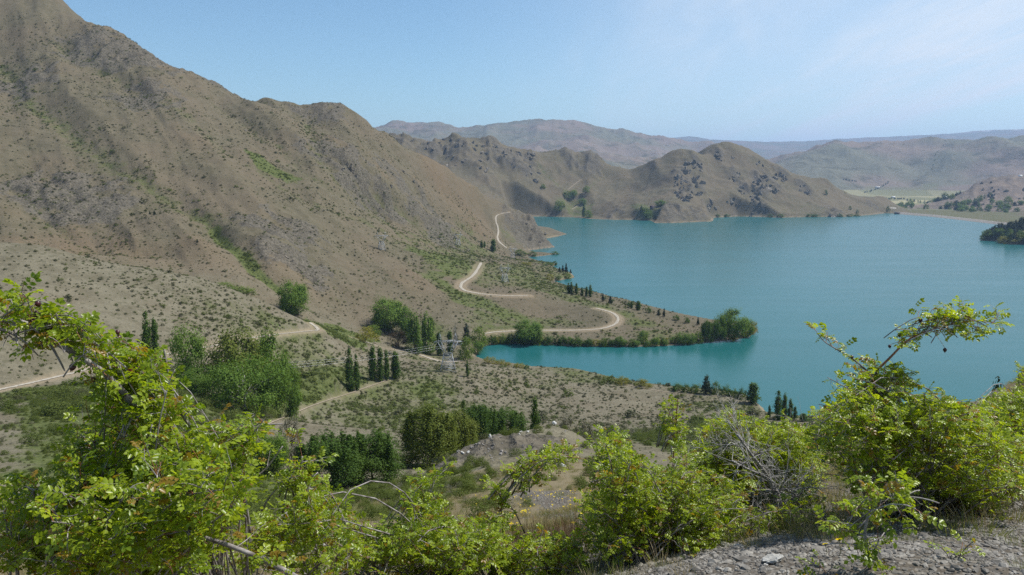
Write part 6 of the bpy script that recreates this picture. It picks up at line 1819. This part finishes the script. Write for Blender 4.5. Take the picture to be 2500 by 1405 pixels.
b.fill([(1000, 1290), (1200, 1290), (1200, 1405), (1000, 1405)], 4.4, 5.2, 16, [foot(1100, 1405, 5.0)], tl=(0.04, 0.1))
print('arch leaves', b.finish(160))

# --- dense briar right of the middle
b = Briar('briar_bush', 'dense rounded briar right of the middle with dark stems at its foot', foot(1560, 1390, 4.9), 14, leaf=0.060)
bs = [foot(1540, 1400, 4.7), foot(1600, 1390, 4.8), foot(1560, 1380, 5.0), foot(1650, 1370, 5.0)]
for tx in ((1480, 1080), (1520, 1100), (1690, 1120), (1780, 1200)):
    b.cane(b.curve(bs[1], at(*tx, 5.2), 0.1, 12, 0.012), 0.009, 0.004, 0.4, 0.05)
b.out = [[(1395, 1230), (1440, 1110), (1450, 1050), (1510, 1040), (1560, 1085), (1605, 1125), (1600, 960), (1700, 960), (1690, 1100), (1800, 1150), (1845, 1220), (1840, 1320), (1720, 1365), (1600, 1420), (1440, 1420), (1400, 1330)]]
b.fill([(1415, 1200), (1455, 1110), (1480, 1060), (1540, 1085), (1600, 1140), (1690, 1110), (1800, 1170), (1835, 1220), (1825, 1310), (1720, 1350), (1580, 1395), (1450, 1385), (1400, 1290)], 4.4, 6.0, 115, bs, tl=(0.06, 0.15))
b.fill([(1450, 1070), (1500, 1050), (1530, 1090), (1500, 1120), (1450, 1110)], 5.2, 5.6, 10, [at(1500, 1180, 5.3)], tl=(0.05, 0.12))
b.cane(np.concatenate([[foot(1640, 1300, 6.4)], bend(px_line([(1640, 1200, 6.4), (1645, 1110, 6.4), (1648, 1050, 6.4), (1655, 975, 6.4)]))]), 0.008, 0.004, 0.5, 0.045, (0.06, 0.15), young=True)
b.fill([(1625, 985), (1655, 965), (1685, 985), (1680, 1040), (1650, 1080), (1620, 1040)], 6.2, 6.6, 9, [at(1645, 1100, 6.4)], tl=(0.04, 0.09))
print('mid briar leaves', b.finish(300))

# --- briar behind the dead branches
b = Briar('briar_bush', 'wide briar standing behind the grey dead branches', foot(1850, 1180, 8.0), 15, leaf=0.066)
bs = [foot(1780, 1190, 7.6), foot(1900, 1180, 7.6), foot(1850, 1160, 8.2)]
b.out = [[(1680, 1130), (1695, 1040), (1730, 1005), (1800, 990), (1870, 1030), (1940, 1020), (2030, 1080), (2030, 1240), (1690, 1240)]]
b.fill([(1690, 1080), (1730, 1015), (1800, 1000), (1870, 1040), (1940, 1030), (2000, 1080), (2010, 1200), (1900, 1230), (1760, 1220), (1690, 1150)], 6.4, 8.2, 170, bs, tl=(0.08, 0.2), every=0.055)
print('back briar leaves', b.finish(240))

# --- the big right-hand briar with its two raised sprays
b = Briar('briar_bush', 'largest briar at the right with two long sprays raised against the lake', foot(2240, 1260, 4.9), 16, leaf=0.060)
bs = [foot(2230, 1262, 4.8), foot(2270, 1258, 4.9), foot(2330, 1250, 5.1), foot(2170, 1262, 4.8), foot(2420, 1215, 5.4)]
main = np.concatenate([[bs[0]], bend(px_line([(2213, 1180, 4.7), (2205, 1090, 4.6), (2175, 1010, 4.55), (2138, 960, 4.5), (2140, 905, 4.5)]))])
b.cane(main, 0.013, 0.008, 0.35, 0.05, (0.07, 0.16), thorns=True)
spray = bend(np.concatenate([[main[-1]], px_line([(2172, 875, 4.5), (2200, 845, 4.5), (2228, 822, 4.5), (2280, 803, 4.5), (2340, 788, 4.5), (2400, 782, 4.5), (2430, 790, 4.5)])]))
b.cane(spray, 0.008, 0.0025, 0.30, 0.04, (0.04, 0.12), young=True, thorns=True)
b.fill([(2210, 830), (2270, 770), (2300, 752), (2400, 752), (2435, 790), (2410, 825), (2330, 830), (2290, 860), (2230, 860)], 4.35, 4.65, 20, [spray[14], spray[20], spray[26]], tl=(0.03, 0.09), r0=0.003, r1=0.0015)
sp2 = bend(np.concatenate([[main[-3]], px_line([(2100, 890, 4.45), (2070, 868, 4.45), (2040, 852, 4.45), (2012, 835, 4.45), (1996, 815, 4.45)])]))
b.cane(sp2, 0.006, 0.0025, 0.35, 0.04, (0.03, 0.08), thorns=True)
b.cane(bend(px_line([(2140, 985, 4.5), (2090, 960, 4.45), (2050, 938, 4.45), (2020, 922, 4.45)])), 0.005, 0.002, 0.3, 0.06, (0.03, 0.08))
b.fill([(2080, 915), (2160, 890), (2215, 920), (2225, 960), (2130, 985), (2060, 950)], 4.3, 4.7, 16, [main[-6]], tl=(0.05, 0.12))
b.out = [[(1950, 1090), (1965, 990), (2050, 955), (2055, 910), (2130, 880), (2220, 910), (2240, 950), (2330, 955), (2420, 1000), (2560, 1010), (2560, 1230), (2420, 1250), (2300, 1245), (2200, 1270), (2040, 1215)]]
b.fill([(1965, 1000), (2050, 965), (2140, 960), (2230, 955), (2320, 965), (2420, 1010), (2500, 1030), (2500, 1190), (2420, 1225), (2320, 1215), (2200, 1200), (2040, 1170), (1960, 1090)], 4.0, 6.2, 185, bs, tl=(0.06, 0.16))
b.fill([(2060, 1090), (2240, 1130), (2400, 1150), (2440, 1200), (2330, 1210), (2200, 1200), (2060, 1170)], 4.2, 5.4, 20, bs, leafy=False, tl=(0.08, 0.2), r0=0.004, r1=0.0015)
b.hips([(2247, 782, 4.5, .012), (2196, 818, 4.5, .011), (2306, 775, 4.5, .010), (2080, 872, 4.45, .009), (2307, 855, 4.5, .011), (2204, 912, 4.5, .011), (2192, 922, 4.5, .012), (2080, 915, 4.4, .010), (2172, 846, 4.5, .009)])
print('right briar leaves', b.finish(300))

# --- briar over the right skyline
b = Briar('briar_bush', 'briar at the right edge on the skyline beside the dark pine bush', foot(2470, 1100, 8.2), 17, leaf=0.064)
bs = [foot(2440, 1120, 7.8), foot(2490, 1110, 8.0), foot(2540, 1105, 8.2)]
b.out = [[(2320, 1010), (2400, 975), (2440, 925), (2475, 955), (2475, 880), (2700, 880), (2700, 1220), (2340, 1200)]]
b.fill([(2320, 1030), (2400, 985), (2440, 935), (2470, 960), (2500, 975), (2600, 985), (2600, 1180), (2400, 1170), (2330, 1120)], 6.0, 8.4, 150, bs, tl=(0.08, 0.2), every=0.055)
b.fill([(2480, 890), (2520, 885), (2520, 960), (2475, 945)], 7.8, 8.2, 7, [at(2500, 1000, 8.0)], tl=(0.04, 0.1))
print('edge briar leaves', b.finish(160))

# --- low growth at the foot of the dead bush
b = Briar('briar_bush', 'low leafy growth on the ground between the middle briar and the young sprig', foot(1830, 1330, 4.9), 21, leaf=0.052)
b.fill([(1690, 1290), (1760, 1225), (1900, 1240), (1990, 1215), (2030, 1270), (1960, 1310), (1850, 1325), (1740, 1345)], 4.5, 5.3, 30, [foot(1740, 1340, 4.7), foot(1830, 1325, 4.9), foot(1950, 1310, 5.0)], tl=(0.04, 0.1), r0=0.004)
b.finish(200)
b = Briar('briar_bush', 'low leafy growth under the far end of the right briar', foot(2420, 1260, 4.8), 22, leaf=0.052)
b.fill([(2260, 1225), (2340, 1190), (2500, 1180), (2540, 1250), (2420, 1275), (2300, 1270)], 4.5, 5.4, 26, [foot(2330, 1270, 4.9), foot(2420, 1260, 5.0), foot(2500, 1250, 5.0)], tl=(0.04, 0.1), r0=0.004)
b.finish(200)

# --- small sprig close to the lens
b = Briar('briar_sprig', 'small young briar sprig on the gravel near a yellow poppy', foot(2125, 1405, 3.15), 18, leaf=0.068)
st = np.concatenate([[foot(2125, 1405, 3.15)], bend(px_line([(2118, 1350, 3.1), (2110, 1300, 3.1), (2120, 1255, 3.08), (2150, 1210, 3.05), (2175, 1185, 3.05)]))])
b.cane(st, 0.008, 0.003, 0.2, 0.05, (0.05, 0.13))
b.fill([(2030, 1250), (2080, 1225), (2160, 1200), (2210, 1185), (2250, 1255), (2160, 1275), (2060, 1300)], 2.95, 3.15, 11, [st[10], st[16]], tl=(0.04, 0.08), r0=0.003, r1=0.0015)
b.fill([(2110, 1320), (2150, 1310), (2160, 1350), (2150, 1395), (2110, 1390)], 2.95, 3.1, 6, [st[4]], tl=(0.03, 0.07), r0=0.003, r1=0.0015)
print('sprig leaves', b.finish(200))
for nm, u, v, D, l, n_ in (('briar_sprig', 2325, 1395, 3.2, 'tiny leafy briar shoot low on the gravel right of the young sprig', 5), ('briar_sprig', 1990, 1400, 3.0, 'tiny leafy briar shoot at the bottom edge left of the young sprig', 4), ('briar_sprig', 1690, 1370, 4.2, 'little green shoot at the foot of the dense middle briar', 3), ('briar_sprig', 2400, 1250, 4.7, 'thin leafy shoot under the right briar beside the dry grass', 5)):
    b = Briar(nm, l, foot(u, v, D), 30 + int(u), leaf=0.05, cat='briar shoot')
    q = foot(u, v, D)
    for k in range(n_):
        e = q + np.array((b.rng.normal(0, .06), b.rng.normal(0, .04), b.rng.uniform(0.05, 0.15)))
        b.cane(b.curve(q, e, 0.1, 6, 0.03), 0.003, 0.0015, 0.2, 0.03, (0.03, 0.06), depth=0)
    b.finish(60)

# --- grey dead bush
b = Briar('dead_bush', 'tangle of grey dead branches between the two right briars', foot(1890, 1310, 5.6), 19, group=None, cat='dead bush')
bs = [foot(1870, 1310, 5.5), foot(1930, 1300, 5.6)]
def dead(pts, r0, r1):
    P = bend(px_line(pts)); b.wood.tube(P, r0, r1, 5)
    return P
big = [dead([(1893, 1300, 5.5), (1900, 1240, 5.4), (1880, 1170, 5.3), (1850, 1130, 5.2), (1830, 1105, 5.1), (1800, 1062, 5.0)], 0.016, 0.009),
       dead([(1920, 1290, 5.5), (1900, 1200, 5.4), (1870, 1165, 5.3), (1825, 1145, 5.2), (1785, 1125, 5.1)], 0.013, 0.005),
       dead([(1870, 1200, 5.3), (1920, 1195, 5.3), (1985, 1190, 5.3)], 0.009, 0.005),
       dead([(1885, 1305, 5.5), (1890, 1250, 5.4), (1895, 1200, 5.3)], 0.02, 0.012), dead([(1905, 1305, 5.5), (1912, 1265, 5.4), (1935, 1220, 5.3), (1950, 1180, 5.3)], 0.017, 0.008)]
for P in big:
    for _ in range(26):
        q, d = b.along(P, b.rng.uniform(0.25, 1))
        d2 = d / np.linalg.norm(d) * 0.3 + b.rng.normal(0, .6, 3) + np.array((0.1, 0, -0.05))
        b.twig(q, d2 / np.linalg.norm(d2), b.rng.uniform(0.12, 0.36), 2, False, 0.003)
for (u, v, D) in ((1755, 1085, 6.6), (1740, 1070, 6.6), (1770, 1095, 6.6)):
    for _ in range(14):
        q = at(u + b.rng.normal(0, 12), v + b.rng.normal(0, 8), D); d2 = b.rng.normal(0, 1, 3); b.twig(q, d2 / np.linalg.norm(d2), 0.14, 2, False, 0.002)
for mb, nm in ((b.wood, 'branch'), (b.young, 'twig')):
    mb.v = [v - b.root for v in mb.v]
    tag(mb.build(nm, MT['dead_twig'], b.r, True), kind='stuff')

# ------------------------------------------------------------------ poppies, grass, stones
def flower(u, v, D, size, label):
    p = at(u, v, D); g0 = foot(u, v, D)
    r = empty('poppy', g0, label, 'flower')
    st_ = MB(); top = p - g0
    st_.tube([np.zeros(3), top * np.array((.4, .4, .55)) + np.array((.01, 0, 0)), top], 0.0018, 0.0014, 5)
    st_.build('stem', MT['green_grass'], r)
    for k in range(4):
        a = k * math.pi / 2 + 0.4
        m = MB(); V = [(0, 0, 0)]; 
        for j in range(7):
            t = (j / 6 - 0.5) * 1.7
            V.append((math.cos(a + t) * size * (1 - .12 * abs(t)), math.sin(a + t) * size * (1 - .12 * abs(t)), size * (0.35 + .06 * (k % 2) + .05 * math.sin(j * 2.2))))
        m.add(np.array(V) @ np.array(((1, 0, 0), (0, .75, -.66), (0, .66, .75))) + top, [(0, j, j + 1) for j in range(1, 7)], 0.5)
        m.build('petal', MT['petal'], r)
    m = MB(); m.tube([top, top + np.array((0, -.004, .008))], 0.006, 0.003, 6); m.build('flower_centre', MT['green_grass'], r)
flower(2049, 1320, 3.35, 0.017, 'bright yellow poppy open beside the young briar sprig')
flower(2015, 1331, 3.40, 0.013, 'smaller yellow green poppy left of the bright one')

def tuft(name, mat, n_, h, spread, w, seed, lean=0.5):
    rng = np.random.default_rng(seed)
    a = rng.uniform(0, 6.28, n_); rad = spread * np.sqrt(rng.uniform(0, 1, n_)); hh = h * rng.uniform(0.45, 1.1, n_)
    B = np.stack([rad * np.cos(a), rad * np.sin(a), np.zeros(n_)], 1)
    tip = B + np.stack([np.cos(a), np.sin(a), np.zeros(n_)], 1) * (lean * hh * rng.uniform(.1, 1, n_))[:, None] + np.stack([rng.normal(0, .1, n_) * hh, rng.normal(0, .1, n_) * hh, hh], 1)
    th = rng.uniform(0, 6.28, n_); s_ = np.stack([np.cos(th), np.sin(th), np.zeros(n_)], 1) * w
    mid_ = (B + tip) * 0.5 + np.array((0, 0, 0.12)) * hh[:, None]
    V = np.stack([B - s_, mid_ - s_ * .8, tip, mid_ + s_ * .8], 1)
    return quads_mesh(name, MT[mat], V, rng.uniform(0, .9, n_))
rg = np.random.default_rng(5)
def area_points(n_, a0, a1, r0, r1, dens_fn):
    a = rg.uniform(a0, a1, n_); r = np.sqrt(rg.uniform(r0 * r0, r1 * r1, n_))
    x, y = r * np.sin(a), r * np.cos(a)
    k = rg.uniform(0, 1, n_) < dens_fn(x, y, r)
    x, y = x[k], y[k]
    return np.stack([x, y, ground_z(x, y) - 0.01], 1), r[k]
def stuff_src(name, me, u, v, D, label, cat, s_=1.0):
    """the nearest tuft stands by itself, its mesh is what the mass is made of"""
    o = bpy.data.objects.new(name, me); COL.objects.link(o)
    o.location = foot(u, v, D); o.scale = (s_,) * 3
    tag(o, label, cat)
    return o
gsrc = [stuff_src('grass_tuft', tuft('grass_tuft', 'straw', 60, 0.15, 0.10, 0.0018, 1, 0.9), 2290, 1290, 4.3, 'dry straw coloured grass tuft under the right briar', 'grass'),
        stuff_src('grass_tuft', tuft('grass_tuft', 'green_grass', 60, 0.13, 0.09, 0.0022, 2, 0.8), 1880, 1290, 5.0, 'green grass tuft at the foot of the dead bush', 'grass'),
        stuff_src('dead_stalks', tuft('dead_stalks', 'stalk', 22, 0.34, 0.12, 0.0018, 3, 0.35), 1300, 1360, 5.6, 'reddish brown dead stalks standing left of the middle briar', 'dead plant')]
def wob_d(wl, seed):
    return lambda x, y: 0.5 + 0.5 * fbm(x / wl, y / wl, 3, seed)
w1, w2 = wob_d(1.6, 61), wob_d(5, 62)
P, r = area_points(16000, -0.6, 0.66, 2.6, 16, lambda x, y, r: np.where(sample(GRAV, x, y) > 0.4, np.where(r > 4.2, 0.42 * w1(x, y), np.where(x < 0.24 * y, 0.4, 0.02)), 0.5 * w1(x, y)))
k = rg.uniform(0, 1, len(P)) < 0.52
ns = 0.55 + 0.45 * sstep(3.6, 5.0, r)
scatter('grass', P[k], rg.uniform(0.45, 1.1, k.sum()) * ns[k], gsrc[0], 1)
scatter('grass', P[~k], rg.uniform(0.5, 1.1, (~k).sum()) * ns[~k], gsrc[1], 2)
P, r = area_points(26000, -0.6, 0.6, 14, 62, lambda x, y, r: (0.12 + 0.5 * w2(x, y) ** 2) * (1 - 0.9 * (sample(GRAV, x, y) > 0.4)))
k = rg.uniform(0, 1, len(P)) < 0.6
scatter('grass', P[k], rg.uniform(0.9, 2.0, k.sum()), gsrc[0], 3, 0.8)
scatter('grass', P[~k], rg.uniform(0.9, 2.0, (~k).sum()), gsrc[1], 4, 0.8)
P, r = area_points(420, 0.0, 0.10, 4.8, 8.0, lambda x, y, r: 0.5 * w1(x, y))
scatter('dead_stems', P, rg.uniform(0.6, 1.2, len(P)), gsrc[2], 5)
P, r = area_points(700, -0.3, 0.5, 8, 40, lambda x, y, r: 0.25 * w1(x, y))
scatter('dead_stems', P, rg.uniform(0.7, 1.4, len(P)), gsrc[2], 6)
# low scrub on the near slopes of the spur and the knoll
lsrc = [stuff_src('low_shrub', bush_proto('low_shrub', 'green_scrub', 1600, 0.045, 401, 0.8), 1060, 1230, 26, 'low green shrub on the turf below the bottom briar', 'shrub', 0.9), stuff_src('low_shrub', bush_proto('low_shrub', 'greyscrub', 900, 0.04, 402, 0.7), 1480, 1180, 30, 'low grey shrub on the spur left of the middle briar', 'shrub', 0.8)]
P, r = area_points(8000, -0.64, 0.35, 15, 110, lambda x, y, r: np.clip(0.10 + 0.35 * w2(x, y) ** 2 + 0.6 * np.clip(sample(GREEN, x, y), 0, 1) - 0.35 * (sample(ROCK, x, y) > .3) - 0.9 * (sample(GRAV, x, y) > .4), 0, 1) * np.where((x > -0.04 * y) & (x < 0.13 * y) & (y > 60), 0.35, 1))
k = rg.uniform(0, 1, len(P)) < 0.72
scatter('low_scrub', P[k], rg.uniform(0.35, 1.0, k.sum()) * (0.5 + r[k] / 90), lsrc[0], 7, 0.8)
scatter('low_scrub', P[~k], rg.uniform(0.3, 0.8, (~k).sum()) * (0.5 + r[~k] / 90), lsrc[1], 8, 0.8)
# small yellow wildflowers on the spur
fm_ = MB()
for k in range(5):
    a = k * 1.2566
    fm_.add([(0, 0, .10), (.02 * math.cos(a), .02 * math.sin(a), .11), (.035 * math.cos(a + .5), .035 * math.sin(a + .5), .115), (.02 * math.cos(a + 1), .02 * math.sin(a + 1), .11)], [(0, 1, 2, 3)], .5)
fm_.tube([(0, 0, 0), (0, 0, .10)], .003, .003, 3)
fo = stuff_src('wildflower', fm_.mesh('wildflower', MT['petal']), 1400, 1290, 9, 'small yellow wildflower on the grey patch of the spur', 'flower')
P, r = area_points(2600, -0.05, 0.13, 9, 36, lambda x, y, r: 0.10 * w1(x, y) * sstep(6, 14, r))
scatter('wildflowers', P + np.array((0, 0, .06)), rg.uniform(0.5, 1.2, len(P)), fo, 9)
# loose stones of the gravel bench, most of them in one mass, the larger ones by themselves
psrc = []
for i in range(3):
    me = rock_mesh('stone', MT['pebble'], 800 + i, 1, 0.2, (1, 0.8, 0.5))
    o = bpy.data.objects.new('stone', me); COL.objects.link(o)
    o.location = foot((2360, 2250, 2440)[i], (1330, 1395, 1380)[i], (3.8, 3.1, 3.2)[i]); o.scale = (0.02,) * 3
    tag(o, ('flat grey stone on the gravel under the right briar', 'grey pebble at the bottom edge of the gravel', 'light grey pebble near the right corner of the gravel')[i], 'stone')
    psrc.append(o)
for i in range(3):
    P, r = area_points(24000, -0.02, 0.7, 2.2, 8, lambda x, y, r: 0.55 * np.clip(sample(GRAV, x, y), 0, 1))
    scatter('gravel', P + np.array((0, 0, .012)), rg.lognormal(-4.55, 0.5, len(P)), psrc[i], 20 + i)
P, r = area_points(9000, -0.02, 0.16, 9, 40, lambda x, y, r: np.where(sample(GRAV, x, y) > 0.3, 0.5, 0.0))
scatter('gravel', P + np.array((0, 0, .02)), rg.lognormal(-3.6, 0.5, len(P)), psrc[0], 29)
rock(1885, 1372, 60, 'flat pale rock slab on the gravel below the dead bush', True, 1.5, None, 0.5, 0.2)
rock(1866, 1388, 26, 'dark angular rock against the flat pale slab', False, 1.5, None, 1.0)
rock(790, 1340, 30, 'pale boulder half hidden behind the bottom briar', True, 6, None, 1.0)
g = 'larger stones on the gravel bench'
for i in range(40):
    u, v = rng.uniform(1780, 2500), rng.uniform(1300, 1404)
    rock(u, v, rng.uniform(8, 20), 'grey stone, among the larger ones lying on the gravel bench', i % 5 == 0, 1.5, g, 0.6)

# ------------------------------------------------------------------ the air between here and the ranges
def haze():
    b = MB()
    z0, z1, ex = float(Z.min()) - 1.0, max(float(Z.max()), EYE) + 60.0, 30000.0
    b.box((0, 0, (z0 + z1) / 2), (ex, ex, (z1 - z0) / 2))
    m = bpy.data.materials.new('haze'); m.use_nodes = True
    nt = m.node_tree; nt.nodes.clear()
    out = nt.nodes.new('ShaderNodeOutputMaterial'); pv = nt.nodes.new('ShaderNodeVolumePrincipled')
    pv.inputs['Color'].default_value = (0.45, 0.66, 1.0, 1); pv.inputs['Density'].default_value = HAZE
    pv.inputs['Anisotropy'].default_value = 0.2
    nt.links.new(pv.outputs[0], out.inputs['Volume'])
    o = b.build('haze', m); o['kind'] = 'stuff'
    return o
HAZE = 4.6e-5
haze()
